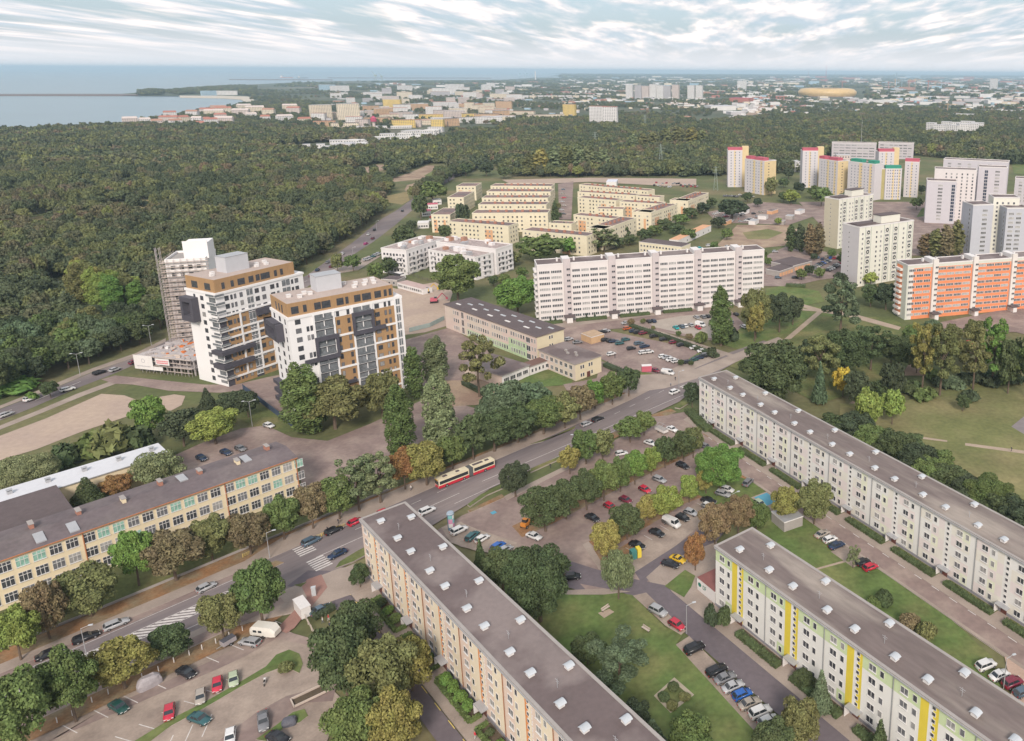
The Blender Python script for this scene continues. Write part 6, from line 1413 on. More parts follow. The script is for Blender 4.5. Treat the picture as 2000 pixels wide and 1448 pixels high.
CARS = '''72 1287 121 1268 s k|black saloon in the street lane, nearest to the bottom left corner
141 1256 194 1235 w k|long black estate car between the black saloon and the silver hatchback in the lane
203 1229 250 1210 w s|silver estate car leading the three cars in the street lane
385 1156 420 1139 h s|silver hatchback alone in the lane above the hatched marking
588 1067 626 1049 u a|dark grey green people carrier behind the yellow barrier
633 1045 670 1028 w k|black estate car between the people carrier and the red car
679 1027 709 1012 h r|red hatchback half hidden by the roof corner of the cream block
738 1006 762 996 h r|red car almost wholly hidden behind the roof edge of the cream block
676 1074 641 1091 s n|dark blue saloon driving past the grass tip towards the crossing
817 1006 851 991 u w|white off-road car driving on the street right of the cream block
881 1044 912 1029 u w|white boxy off-road car beside the advertising column
910 1058 934 1037 w t|dark teal estate car by the advertising column
930 1059 953 1046 h w|white car half hidden behind the slim conifer
958 1076 987 1058 h b|bright blue car by the huge dark tree
972 1082 1001 1066 h s|pale silver car touching the bright blue one
1029 1042 1057 1053 s w|white saloon under the left end of the car park trees
1260 862 1280 869 s w|white saloon behind the dark car park trees
1204 888 1223 884 h w|white car peeping out between two lime green trees
1304 835 1321 842 s w|white saloon at the upper car park entrance
1321 905 1346 915 w k|black estate car below the dark tree with slender trunk
1275 932 1301 942 w s|silver estate car alone in the upper car park aisle
1248 951 1271 962 h r|bright red hatchback nearest to the silver estate car
1210 972 1234 982 h m|dark red hatchback in the middle of the three red cars
1180 984 1203 995 h r|bright red hatchback nearest to the black car
1143 1005 1171 1018 s k|black saloon at the left end of the upper car park aisle
1370 974 1398 982 s k|black saloon above the white hatchback
1370 984 1397 995 h w|white hatchback below the black saloon
1335 997 1363 1006 h s|silver hatchback next to the row's white hatchback
1320 1006 1347 1017 h k|black hatchback between silver hatchback and white van
1269 1035 1297 1047 s k|black saloon right below the white van
1229 1059 1260 1071 s k|black saloon nearest to the recycling kiosk
1397 961 1427 969 w s|silver estate car, lower one of the pair by the broad green tree
1407 953 1434 960 h w|whitish car, upper one of the pair by the broad green tree
1454 950 1468 936 u g|dark grey off-road car beside the street of the white block
1476 979 1492 989 h G|pale greenish car by the tree at the ivory block's end
1371 870 1385 875 h g|grey car half hidden beside the white block's street
1310 1086 1339 1098 c y|bright yellow coupe under the orange autumn tree
1292 1097 1327 1107 s k|black saloon alongside the yellow coupe
1110 1128 1125 1126 h k|black car peeping out behind the huge dark tree
1271 1187 1299 1201 u s|silver off-road car beside the lawn
1308 1212 1335 1229 h r|bright red hatchback beside the lawn
1341 1274 1371 1260 u k|black off-road car alone in the parking bay by the lawn
1382 1318 1417 1301 w k|black estate car at the upper end of the parked row by the lawn
1398 1332 1434 1317 s g|grey saloon second from the upper end of the parked row
1415 1348 1448 1334 s s|silver saloon left of the blue car
1431 1365 1468 1349 h b|blue car in the parked row by the lawn
1447 1381 1481 1367 s e|beige grey saloon right of the blue car
1465 1400 1504 1383 u w|white off-road car near the lower end of the parked row
1484 1416 1516 1401 h w|white car half hidden under the round tree at the end of the parked row
1673 1103 1698 1094 h k|black car behind the red one on the lawn bay
1687 1113 1713 1103 h r|red hatchback on the lawn bay between the two blocks
1908 1307 1943 1293 u w|white off-road car in the pinkish car park at the right edge
1938 1325 1966 1313 s w|white saloon in the pinkish car park at the right edge
1963 1340 1992 1328 u m|maroon off-road car in the pinkish car park at the right edge
1984 1358 2012 1346 h a|blue grey car cut by the right edge of the photo
1594 1049 1617 1038 s e|beige saloon next to the blue painted bay
1608 1059 1634 1049 h w|white hatchback between the beige and the dark blue car
1620 1071 1648 1060 s n|dark blue saloon at the corner of the lawn by the blue painted bay
216 1371 247 1391 s D|dark green saloon in the lower left car park
346 1305 381 1322 s k|black saloon in the car park beside the bollards
425 1322 424 1354 h r|red hatchback next to the pale green one
455 1313 457 1342 h G|pale green hatchback in the lower left car park
392 1348 391 1375 h e|grey beige hatchback at the grass strip
332 1376 329 1408 h r|red hatchback with a white screen cover in its windscreen
370 1397 409 1411 s t|dark teal saloon with a red panel on its bonnet
451 1424 448 1456 h w|white car cut by the bottom edge in the lower left car park
512 1388 516 1430 p g|dark grey pickup truck parked end-on at the car park's lower aisle
522 1433 564 1450 s k|dark saloon cut by the bottom edge beside the pickup truck
507 1258 469 1251 w s|silver estate car beside the white caravan
609 1200 644 1182 s a|grey blue saloon beside the clipped hedge near the kiosk
118 764 146 757 w w|white estate car on the boulevard by the small tree
48 783 72 775 u w|white off-road car on the boulevard behind the bright shrub
0 814 22 806 w s|silver estate car cut by the left edge on the boulevard
183 731 205 724 w k|black estate car on the boulevard
216 725 233 719 h s|silver car on the boulevard below the hoarding
255 710 268 705 h m|dark red car on the boulevard at the unfinished podium
385 891 402 899 h n|dark blue car in the brown yard behind the school
433 881 449 887 h n|navy car in the brown yard, the middle one
461 873 478 880 h g|dark grey car in the brown yard, the right one
516 829 534 834 h w|white car alone at the fence of the new towers
380 1074 404 1082 s w|whitish car hidden under the brown tree before the school
1308 770 1327 762 u w|white car waiting at the zebra crossing by the white block
1136 832 1154 825 h s|silver hatchback in the lay-by
1157 823 1178 815 w k|black estate car in the lay-by
635 516 645 508 h g|grey car on the boulevard behind the right twin tower
642 524 652 517 h m|dark red car on the boulevard behind the right twin tower
615 531 625 524 h n|dark blue car on the boulevard behind the right twin tower
603 543 612 535 h m|red brown car on the boulevard beside the right twin tower
665 499 673 492 h w|white car on the boulevard at the wood's edge
710 478 719 474 h M|magenta car on the boulevard
724 468 732 463 h m|dark red car ahead of the magenta one
716 461 723 455 h w|white car in the far lane of the boulevard
728 452 735 446 h k|black car in the far lane of the boulevard
782 415 790 409 h k|dark car on the boulevard near the dirt lots'''
for ln in CARS.split('\n'):
    a, lab = ln.split('|'); x0, y0, x1, y1, t, c = a.split()
    car((float(x0), float(y0)), (float(x1), float(y1)), t, c, lab, far=float(y0) < 780, roofc='r' if 'red panel' in lab and 0 else None, name='car' if ('boulevard' in lab or 'lane' in lab or 'driving' in lab or 'waiting' in lab) else None)
e = car((1293, 1014), (1331, 1031), 'v', 'w', 'white panel van in the lower car park row')
for x0, y0, x1, y1, lab in ((1289, 727, 1320, 731, 'big white panel van at the mouth of the big car park'),):
    car((x0, y0), (x1, y1), 'v', 'w', lab)
car((1273, 722), (1288, 726), 'h', 'm', 'dark red car behind the big white panel van')
# the big car park below the long white slab
G1 = 'cars in the big car park below the white slab'
GL = [(1111, 666, 's'), (1128, 672, 'g'), (1161, 660, 'k'), (1170, 658, 'g'), (1177, 652, 'k'), (1184, 650, 's'), (1183, 667, 'k'), (1193, 669, 'k'), (1199, 670, 'n'), (1210, 674, 't'), (1222, 667, 't'), (1233, 684, 'k'), (1248, 674, 'a'), (1259, 680, 'n'), (1257, 692, 'w'), (1268, 691, 'w'),
      (1295, 700, 'w'), (1303, 702, 's'), (1311, 706, 'w'), (1320, 709, 'w'), (1344, 711, 'k'), (1355, 707, 'D'), (1364, 703, 'n'), (1373, 700, 'k'), (1379, 697, 'g'), (1357, 683, 'w'), (1372, 689, 'w'), (1331, 677, 'k'), (1315, 672, 'm'), (1296, 666, 'k'), (1277, 660, 'k'), (1237, 650, 'n'), (1246, 652, 'k'), (1256, 654, 'm'), (1225, 645, 'o'), (1223, 634, 's'),
      (1267, 631, 'k'), (1276, 630, 'n'), (1320, 643, 'T'), (1331, 641, 'a'), (1338, 640, 'w'), (1349, 638, 's'), (1363, 643, 'r'), (1360, 623, 's'), (1373, 622, 'g'), (1382, 621, 'k'), (1437, 617, 'k'), (1452, 641, 'w'), (1427, 632, 'g'), (1194, 695, 'w')]
CN = {'k': 'black', 'g': 'grey', 's': 'silver', 'w': 'white', 'n': 'navy', 't': 'teal', 'a': 'blue grey', 'D': 'dark green', 'm': 'dark red', 'o': 'orange red', 'T': 'turquoise', 'r': 'bright red', 'b': 'blue', 'e': 'beige'}
for x, y, c in GL:
    q = g(x, y); an = rad(36 if (x+y) % 3 else 24)+R.uniform(-.06, .06)
    if y < 648 and x > 1255: an = rad(118)
    carat(q.x, q.y, an, R.choice('hswh'), c, CN[c]+' car parked in the big car park below the white slab', G1, far=True)
def lot(n, fn, an, group, place, seed, cols='kksswwgnrabe'):
    rr = random.Random(seed)
    for i in range(n):
        x, y = fn(i, rr); q = g(x, y); c = rr.choice(cols)
        carat(q.x, q.y, an+rr.uniform(-.08, .08), rr.choice('hswhu'), c, CN[c]+' car '+place, group, zg=.36, far=True)
lot(13, lambda i, r: (1579+i*3.2, 531-i*1.6), rad(-20), 'cars in the lot beside the cream tower', 'in the left row of the lot beside the cream tower', 1)
lot(9, lambda i, r: (1616+i*4.2, 531-i*2.2), rad(-20), 'cars in the lot beside the cream tower', 'in the right row of the lot beside the cream tower', 2)
lot(8, lambda i, r: (1590+i*8, 506+r.uniform(-3, 3)), rad(70), 'cars in the lot beside the cream tower', 'along the upper edge of the lot beside the cream tower', 3)
lot(26, lambda i, r: (1395+(i*7) % 95, 415+r.uniform(0, 22)), rad(20), 'cars in the yard right of the yellow estate', 'in the crowded yard right of the yellow estate', 4, 'wwwssrkeb')
lot(22, lambda i, r: (1278+i*4, 362+r.uniform(-4, 5)), rad(80), 'cars beyond the yellow estate', 'in the long row beyond the yellow estate', 5, 'wwwsskerb')
lot(7, lambda i, r: (1099+r.uniform(-2, 3), 420-i*8), rad(5), 'cars in the estate car park', 'on the street between the halves of the yellow estate', 6)
lot(24, lambda i, r: (868+i*3.9, 345-i*1.35+r.uniform(-2.5, 2.5)), rad(125), 'queue of traffic on the boulevard', 'in the queue on the far boulevard', 7, 'kksswwgn')
lot(9, lambda i, r: (838+r.uniform(0, 22), 440-i*7), rad(100), 'cars by the roadside shops', 'by the roadside shops left of the yellow estate', 8, 'wwsskrr')
lot(10, lambda i, r: (1340+i*9, 487+r.uniform(-5, 2)), rad(30), 'cars behind the white slab', 'in the bazaar yard behind the white slab', 9, 'wwrksT')
lot(5, lambda i, r: (716+i*6, 510-i*3), rad(60), 'cars beside the villas', 'under the roadside trees by the white villas', 10, 'sgtk')
lot(12, lambda i, r: (1415+i*5, 385+r.uniform(-3, 3)), rad(60), 'cars under the left pink-capped pair', 'at the foot of the left pink-capped pair', 11, 'wswkge')
for x, y, c, lab in ((1520, 545, 'a', 'grey blue car below the garages'), (1514, 494, 's', 'silver car above the garages'), (1553, 545, 'k', 'black car under the tree by the lower lot'), (886, 1000, 's', '')):
    if lab: q = g(x, y); carat(q.x, q.y, rad(10), 'h', c, lab, far=True, zg=.36)
# ---- articulated bus
m_red = mat('bus_red', (0.50, 0.03, 0.05), rough=.35); m_cr = mat('bus_cream', (0.66, 0.58, 0.42), rough=.4); m_bel = mat('bus_bellows', (0.10, 0.10, 0.10))
a, c = g(853, 951, .9), g(963, 908, .9); an = math.atan2(a.y-c.y, a.x-c.x); mm = (a+c)/2
bus = ob('articulated_bus', None, None, (mm.x, mm.y, .33), an, label='red and cream articulated bus with grey bellows driving on the main street', cat='bus')
def busbody(x0, x1, front):
    b = MB(); b.box(x0, x1, -1.25, 1.25, .3, 1.15, 0).box(x0, x1, -1.27, 1.27, 1.15, 1.35, 1).box(x0, x1, -1.25, 1.25, 1.35, 2.55, 1).box(x0, x1, -1.22, 1.22, 2.55, 2.95, 1); b.build('body', [m_red, m_cr], bus)
    b = MB(); b.box(x0+.3, x1-.3, -1.28, 1.28, 1.45, 2.45)
    if front: b.box(x1-.1, x1+.03, -1.15, 1.15, 1.3, 2.5)
    b.build('window', [m_cgl], bus)
    for x in ((x0+1.6, x1-2.4) if front else (x0+3.2,)):
        for s in (-1, 1): o = ob('wheel', car_parts('h')[3], bus, (x, s*1.17, .45)); o.scale = (1.45, 1.2, 1.45)
busbody(-.5, 9.0, True); busbody(-9.0, -1.9, False)
MB().box(-1.9, -.5, -1.15, 1.15, .4, 2.9).build('bellows', [m_bel], bus)
for x, l in ((6.5, 1.3), (2.5, 1.0), (-4, 3.2), (-7, 1.2)): MB().box(x-l/2, x+l/2, -.45, .45, 2.95, 3.1).build('roof_hatch', [m_feltd], bus)
MB().box(9.03, 9.08, -.8, .8, 2.55, 2.85).build('destination_display', [mat('amber_display', (0.45, 0.25, 0.02))], bus)
for s in (-1, 1): MB().box(8.98, 9.06, s*.95-.15, s*.95+.15, .7, .9).build('headlight', [m_head], bus)
# ---- caravan, covered trailer, tarpaulin covered things, loader, motorbike
q = g(520, 1243); cv = ob('caravan', None, None, (q.x, q.y, .4), rad(-8), label='white caravan with two dark windows parked beside the silver estate car', cat='caravan')
b = MB(); lane(b, [(-2.9, [(-1, .5), (1, .5), (1, 1.4), (.8, 1.9), (-.8, 1.9), (-1, 1.4)]), (-2.3, [(-1.1, .4), (1.1, .4), (1.12, 1.6), (1, 2.5), (-1, 2.5), (-1.12, 1.6)]), (2.0, [(-1.1, .4), (1.1, .4), (1.12, 1.6), (1, 2.5), (-1, 2.5), (-1.12, 1.6)]), (2.9, [(-1, .5), (1, .5), (1, 1.3), (.8, 1.6), (-.8, 1.6), (-1, 1.3)])], 0); b.build('body', [mat('caravan_shell', (0.66, 0.63, 0.57), rough=.5, var=.05)], cv)
for x in (-2.0, -.8): MB().box(x, x+.8, -1.16, -1.1, 1.25, 1.75).build('window', [m_cgl], cv)
for s in (-1, 1): ob('wheel', car_parts('h')[3], cv, (.2, s*1.0, .3))
MB().box(-3.9, -2.8, -.05, .05, .4, .5).build('drawbar', [m_metal], cv)
def tarp(x, y, l, w_, h_, a, col, name, label, zz=.32):
    q = g(x, y); rr = random.Random(int(x)); vs, fs = [], []; n = 12
    for j, (zf, k) in enumerate(((0, 1), (.45, 1.02), (.8, .85), (1, .5))):
        for i in range(n):
            t = 2*math.pi*i/n; cx = math.copysign(abs(math.cos(t))**.6, math.cos(t)); sx = math.copysign(abs(math.sin(t))**.6, math.sin(t)); r_ = k*rr.uniform(.93, 1.05); vs.append((cx*l/2*r_, sx*w_/2*r_, h_*zf*rr.uniform(.95, 1.03)))
    for j in range(3):
        for i in range(n): fs.append((j*n+i, j*n+(i+1) % n, (j+1)*n+(i+1) % n, (j+1)*n+i))
    fs.append(tuple(range(3*n, 4*n))); return MB().add(vs, fs).build(name, [col], None, (q.x, q.y, zz), a, label=label, cat=name.replace('_', ' '))
m_tarp = mat('grey_tarpaulin', (0.33, 0.30, 0.31), rough=.6, var=.12, scale=.8); m_tarpd = mat('dark_tarpaulin', (0.10, 0.10, 0.12), rough=.5, var=.2, scale=.8)
tarp(293, 1342, 4.2, 2.3, 2.3, rad(50), m_tarp, 'covered_boat', 'bulky object under a light grey tarpaulin beside the bollards')
tarp(566, 1416, 2.6, 1.9, 1.2, rad(20), m_tarpd, 'covered_car', 'low dark tarpaulin covered shape on the grass by the pickup truck')
q = g(447, 1262); tr = ob('trailer', None, None, (q.x, q.y, .4), rad(60), label='small grey box trailer with open dark top at the bollard verge', cat='trailer')
MB().box(-1.3, 1.3, -.8, .8, .5, 1.5, 0, 1).build('box', [m_tarp, m_tarpd], tr); MB().box(-2.4, -1.3, -.04, .04, .5, .6).build('drawbar', [m_metal], tr)
for s in (-1, 1): ob('wheel', car_parts('h')[3], tr, (0, s*.85, .32))
q = g(1028, 1030); ld = ob('wheel_loader', None, None, (q.x, q.y, .33), rad(70), label='small orange loader beside the white saloon under the trees', cat='loader')
m_or = mat('machine_orange', (0.58, 0.22, 0.04), rough=.5); MB().box(-1.5, .3, -.8, .8, .6, 1.5).box(.3, 1.2, -.6, .6, .6, 1.1).build('body', [m_or], ld); MB().box(-.9, .1, -.65, .65, 1.5, 2.4, 0, 1).build('cab', [m_cgl, m_or], ld); MB().box(1.5, 2.1, -1, 1, .2, .9).build('bucket', [m_or], ld)
for sx in (-1, .9):
    for s in (-1, 1): o = ob('wheel', car_parts('h')[3], ld, (sx, s*.85, .42)); o.scale = (1.3, 1.4, 1.3)
q = g(518, 1338); mo = ob('motorcycle', None, None, (q.x, q.y, .3), rad(110), label='motorcycle with pale fairing standing alone in the car park', cat='motorcycle')
for x in (-.7, .7): o = ob('wheel', car_parts('h')[3], mo, (x, 0, .3)); o.scale = (.95, .5, .95)
MB().box(-.5, .6, -.14, .14, .4, .8).box(.1, .5, -.18, .18, .8, 1.05).build('body', [m_white], mo); MB().box(-.7, .05, -.13, .13, .8, .9).build('seat', [m_tyre], mo); MB().box(.4, .46, -.38, .38, 1.0, 1.05).build('handlebar', [m_metal], mo)
# flatbed with frame near the upper entrance; truck and digger on the building site; camper
q = g(1292, 846); fb_ = ob('flatbed_trailer', None, None, (q.x, q.y, .33), rad(-45), label='white sided open trailer carrying a metal frame near the upper car park entrance', cat='trailer')
MB().box(-2.4, 2.4, -1, 1, .6, 1.5, 0, 1).build('bed', [m_white, m_conc], fb_)
b = MB()
for x in (-2.2, 0, 2.2): b.tube((x, -.9, 1.5), (x, .9, 2.6), .05, n=4)
b.tube((-2.2, .9, 2.6), (2.2, .9, 2.6), .05, n=4).tube((-2.2, -.9, 1.5), (2.2, -.9, 1.5), .05, n=4); b.build('rack', [m_metal], fb_)
for s in (-1, 1): ob('wheel', car_parts('h')[3], fb_, (-.6, s*.95, .34))
q = g(782, 545); tk = ob('truck', None, None, (q.x, q.y, .3), rad(-30), label='dark box truck with white cab at the top of the building site', cat='truck'); MB().box(-4, 1.6, -1.2, 1.2, .8, 3.2, 0, 1).build('box', [m_dk_ if 0 else mat('dark_box', (.05, .05, .055)), m_white], tk); MB().box(1.8, 3.6, -1.15, 1.15, .5, 2.6).build('cab', [m_white], tk)
for sx in (-2.8, 2.6):
    for s in (-1, 1): o = ob('wheel', car_parts('h')[3], tk, (sx, s*1.05, .45)); o.scale = (1.4,)*3
for lab, x, y, col in (('yellow excavator on the sandy building site', 832, 573, mat('digger_yellow', (.55, .35, .04))), ('red drilling rig at the edge of the sandy building site', 848, 592, c_pi)):
    q = g(x, y); d = ob('excavator', None, None, (q.x, q.y, .3), rad(20), label=lab, cat='construction machine'); MB().box(-2, 2, -1.4, -.7, 0, .9).box(-2, 2, .7, 1.4, 0, .9).build('track', [m_tyre], d); MB().box(-1.8, 1.6, -1.2, 1.2, .9, 2.4).build('body', [col], d); MB().box(.2, 1.5, -1.1, -.1, 2.4, 3.1).build('cab', [m_cgl], d)
    MB().tube((1.6, .3, 1.8), (4.2, .3, 4.6), .25).tube((4.2, .3, 4.6), (6.2, .3, 2.2), .2).box(5.8, 6.9, -.3, .9, 1.2, 2.2).build('arm', [col], d)
q = g(1367, 636); car((1360, 633), (1376, 637), 'v', 'w', 'white camper van behind the bright red car before the slab', far=True)
# ---------------------------------------------------------------- hedges, lamps, street furniture, people
def hedge(pts, w_, h_, label, col='d', group=None, z=.3, n_per=38, px=True, name='hedge'):
    """clipped hedge along a line: a rough box of leaf clusters"""
    pts = [g2(p) for p in pts] if px else pts; b = MB(); rg = random.Random(len(pts)*7+int(abs(pts[0][0])*10))
    for a, c in zip(pts[:-1], pts[1:]):
        a, c = V(a), V(c); L = (c-a).length; d = (c-a)/L; nn = V((d.y, -d.x)); an = math.atan2(d.y, d.x); m_ = (a+c)/2
        b.obox(m_.x, m_.y, z, z+h_*.82, L, w_*.8, an)
        for i in range(int(L*w_*n_per/3+L*h_*n_per/4)):
            s = rg.uniform(0, L); f = rg.random()
            if f < .5: t, zz, nv = rg.uniform(-.5, .5)*w_, h_*rg.uniform(.8, 1.05), V((0, 0, 1))
            else: sg = rg.choice((-1, 1)); t, zz, nv = sg*w_*.48, rg.uniform(.05, .95)*h_, V((nn.x*sg, nn.y*sg, .2))
            c0 = V((a.x+d.x*s+nn.x*t, a.y+d.y*s+nn.y*t, z+zz)); nv = (nv+V((rg.gauss(0, .5), rg.gauss(0, .5), rg.gauss(0, .5)))).normalized()
            t1 = nv.orthogonal().normalized(); t2 = nv.cross(t1); k = rg.uniform(.14, .3)
            b.add([tuple(c0-t1*k), tuple(c0-t2*k*.7), tuple(c0+t1*k), tuple(c0+t2*k*.7)], [(0, 1, 2, 3)])
    o = b.build(name, [m_leaf], label=label, cat='hedge', group=group); o.color = (*CC[col], 1); return o
# beds and hedges before the blocks
for k, (s0, s1) in enumerate([(10.6, 24.0), (27, 40), (43.5, 57.5), (60, 73), (76, 90)]):
    strips('planting_bed', bed, [FA.rect(s0, s1, .3, 3.4)], .40)
    hedge([FA(s0, .8), FA(s0, 3.1), FA(s1, 3.1), FA(s1, .8)], .9, .9, 'U shaped clipped hedge at the foot of the cream block, %s' % ('nearest the street', 'second from the street', 'third from the street', 'fourth from the street', 'cut by the bottom edge of the photo')[k], 'g', px=False)
    for j in range(3 if k != 2 else 0): 
        q = FA(s0+2.5+j*3.6, 1.7); sx, sy = proj(*q); tree(sx, sy, sy-13, 19+3*j, 'bush', 'dbg'[j], 'rounded shrub inside the U shaped hedges of the cream block', group='shrubs before the cream block', z=.3)
for j in range(4):
    q = FA(45.5+j*3.0, 1.9); sx, sy = proj(*q); tree(sx, sy, sy-22, 24, 'bush', 'b', 'bright green ball shrub inside the third hedge of the cream block', group='ball shrubs before the cream block', z=.3)
for k in range(9):
    s0 = 16.4*k+(10.4 if k else 10.2); s1 = s0+13.2
    strips('planting_bed', lawn, [FC.rect(s0, s1, .3, 3.3)], .41)
    hedge([FC(s0, 2.6), FC(s1, 2.6)], 1.8, 1.1, 'long low hedge between two entrances of the white block with coloured panels', 'd', group='hedges before the white block with coloured panels', px=False)
hedge([(1345, 806), (1368, 832), (1385, 845)], 3.5, 1.6, 'thick hedge round the corner of the white block with coloured panels', 'd')
for k in range(6):
    s0 = 16.4*k+10.3; s1 = s0+12.6
    strips('planting_bed', bed, [FM.rect(s0, s1, .3, 3.2)], .41)
    hedge([FM(s0, 2.4), FM(s1, 2.4)], 2.0, 1.2, 'low hedge between two entrances of the ivory block', 'd', group='hedges before the ivory block', px=False)
for k in range(5):
    s0 = (2, 17, 38.6, 60.4, 82.4)[k]; s1 = (10.5, 32, 53.5, 75.5, 92)[k]
    if k < 4: hedge([FG(s0, 2.8), FG(s1, 2.8)], 2.6, 1.4, 'low green hedge between two entrances of the long white slab', 'd', group='hedges before the long white slab', px=False, n_per=12)
    if k < 3:
        for j in (.35, .62): q = FG(s0+(s1-s0)*j, 2.0); sx, sy = proj(*q); tree(sx, sy, sy-15, 6, 'conifer', 'k', 'small dark column conifer at the foot of the long white slab', group='column conifers before the long white slab')
hedge([(1232, 640), (1300, 662), (1350, 680), (1402, 700)], 3.0, 1.6, 'long dark hedge dividing the two car parks below the white slab', 'k', n_per=10)
strips('sidewalk', pave, [[g2((1240, 634)), g2((1300, 652)), g2((1420, 690)), g2((1450, 700)), g2((1445, 704)), g2((1410, 693)), g2((1296, 656)), g2((1236, 638))]], .36)
for x, y, w_, c in ((1233, 638, 16, 'n'), (1256, 634, 12, 'o'), (1276, 646, 10, 'o'), (1325, 658, 12, 'g'), (1346, 666, 15, 'n'), (1369, 672, 24, 'g'), (1330, 716, 14, 'd'), (1390, 700, 20, 'k'), (1350, 716, 12, 'd'), (1428, 668, 30, 'k')):
    tree(x, y, y-w_*1.05, w_, 'round' if w_ < 18 else 'bush', c, 'small round shrub or tree beside the hedges below the white slab', group='small trees below the white slab')
hedge([(905, 752), (940, 770), (962, 786)], 2, 1.8, 'dark hedge on the bank below the pink school', 'k', n_per=10)
hedge([(1182, 716), (1210, 728), (1228, 740)], 3, 1.6, 'rough hedge behind the straw yellow annexe', 'k', n_per=12)
hedge([(613, 1212), (652, 1190)], 2.2, 1.2, 'dark oval hedge below the grey blue saloon', 'k')
hedge([(1535, 560), (1573, 562)], 4, 1.6, 'square dark hedge at the edge of the lot by the cream tower', 'd', n_per=10)
for i, (x, y) in enumerate(((1315, 1341), (1338, 1361), (1296, 1361), (1313, 1378))):
    tree(x, y+5, y-6, 25, 'bush', 'do'[i % 2], 'round bush in the square flower bed on the lawn', group='four bushes of the square flower bed')
# fences
def fence(pts, label, h_=1.4, step=2.5, m_=None, z=.3, name='fence', solid=False, px=True):
    pts = [g2(p) for p in pts] if px else pts; m_ = m_ or m_conc; e = ob(name, None, None, (pts[0][0], pts[0][1], 0), label=label, cat='fence'); o = V((pts[0][0], pts[0][1])); b = MB()
    for a, c in zip(pts[:-1], pts[1:]):
        a, c = V(a)-o, V(c)-o; L = (c-a).length; an = math.atan2(c.y-a.y, c.x-a.x); mm = (a+c)/2
        if solid: b.obox(mm.x, mm.y, z, z+h_, L, .12, an)
        else:
            for zz in (.25, .6, .95): b.obox(mm.x, mm.y, z+h_*zz-.04, z+h_*zz+.04, L, .05, an)
        for i in range(min(60, int(L/step))+1): p = a+(c-a)*min(1, i*step/L); MB().box(p.x-.06, p.x+.06, p.y-.06, p.y+.06, z-.2, z+h_+.1).build('post', [m_], e)
    b.build('panel', [m_], e)
MB().obox(0, 0, .2, .75, 122, .3, rad(50.1)).build('low_wall', [m_conc], None, (*ST(16, .1), 0), label='low pale wall with the school grass behind it along the street', cat='wall')
fence([(475, 762), (518, 795), (574, 838)], 'dark blue solid fence with a white base beside the nearer new tower', 2.0, 4, mat('navy_panel', (0.05, 0.07, 0.11)), solid=True)
fence([(800, 650), (840, 640), (868, 626)], 'grey green sheet fence at the foot of the building site', 2.0, 4, mat('site_fence_panel', (0.30, 0.36, 0.34)), solid=True)
fence([(738, 528), (790, 536), (835, 550), (860, 556)], 'dark fence between the building site and the white villas', 1.6, 5, m_feltd)
fence([(596, 1210), (625, 1262), (650, 1300)], 'pale wooden railing along the path beside the car park loop', 1.1, 2.5, m_plank)
fence([ST(49, 9.0), ST(59, 9.0)], 'yellow pedestrian barrier at the kerb beside the crossing', .9, 2.0, yellow, px=False)
fence([(475, 1091), (490, 1084)], 'short yellow barrier on the pavement by the school tree', .9, 1.6, yellow)
# lamps
def lamp(x, y, h_, double, label, a=0.0, z=.35):
    q = g(x, y, z); e = ob('street_lamp', None, None, (q.x, q.y, z), a, label=label, cat='street lamp')
    MB().tube((0, 0, 0), (0, 0, h_), .11, .06, 7).build('pole', [m_metal], e)
    for s in ((-1, 1) if double else (1,)):
        MB().tube((0, 0, h_-.1), (s*1.5, 0, h_+.35), .05, n=5).build('arm', [m_metal], e); MB().box(min(s*1.3, s*2.1), max(s*1.3, s*2.1), -.17, .17, h_+.28, h_+.45).build('lamp_head', [m_vent], e)
for x, y, d, lab in ((157, 734, 1, 'tall double armed lamp at the boulevard, the left one'), (296, 675, 1, 'tall double armed lamp at the boulevard near the unfinished podium'), (493, 833, 1, 'double armed lamp on the grass by the navy fence'), (170, 1285, 0, 'single lamp in the hatched road marking near the black estate car'), (527, 1090, 0, 'thin lamp post by the yellow barrier'),
                  (1130, 902, 1, 'double armed lamp beside the street by the tree pair'), (1326, 760, 0, 'lamp post at the zebra crossing of the junction'), (1341, 1238, 0, 'slim lamp post beside the bright red hatchback on the lawn edge'), (690, 505, 0, 'lamp at the boulevard by the wood edge'), (736, 450, 0, 'far lamp at the boulevard by the wood edge'), (1430, 1010, 0, 'lamp leaning out of the brown tree behind the ivory block'), (1960, 1345, 0, 'lamp post between the cars of the pinkish car park'), (738, 590, 0, 'lamp on the far side of the building site')):
    lamp(x, y, 9 if d else 7, d, lab, rad(20))
# bollards along the car park
for i, (x, y) in enumerate([(80, 1428), (112, 1412), (142, 1398), (180, 1372), (212, 1356), (244, 1341), (278, 1325), (310, 1311), (340, 1294), (370, 1280), (395, 1269), (422, 1257), (448, 1244), (474, 1232)]):
    q = g(x, y, .4); MB().cyl(0, 0, 0, 1.1, .09, .09, 6, 0).cyl(0, 0, 1.1, 1.2, .11, .05, 6, 1).build('bollard', [m_white, m_white], None, (q.x, q.y, .4), label='thin white bollard in the leafy verge along the lower left car park', cat='bollard', group='white bollards along the car park verge')
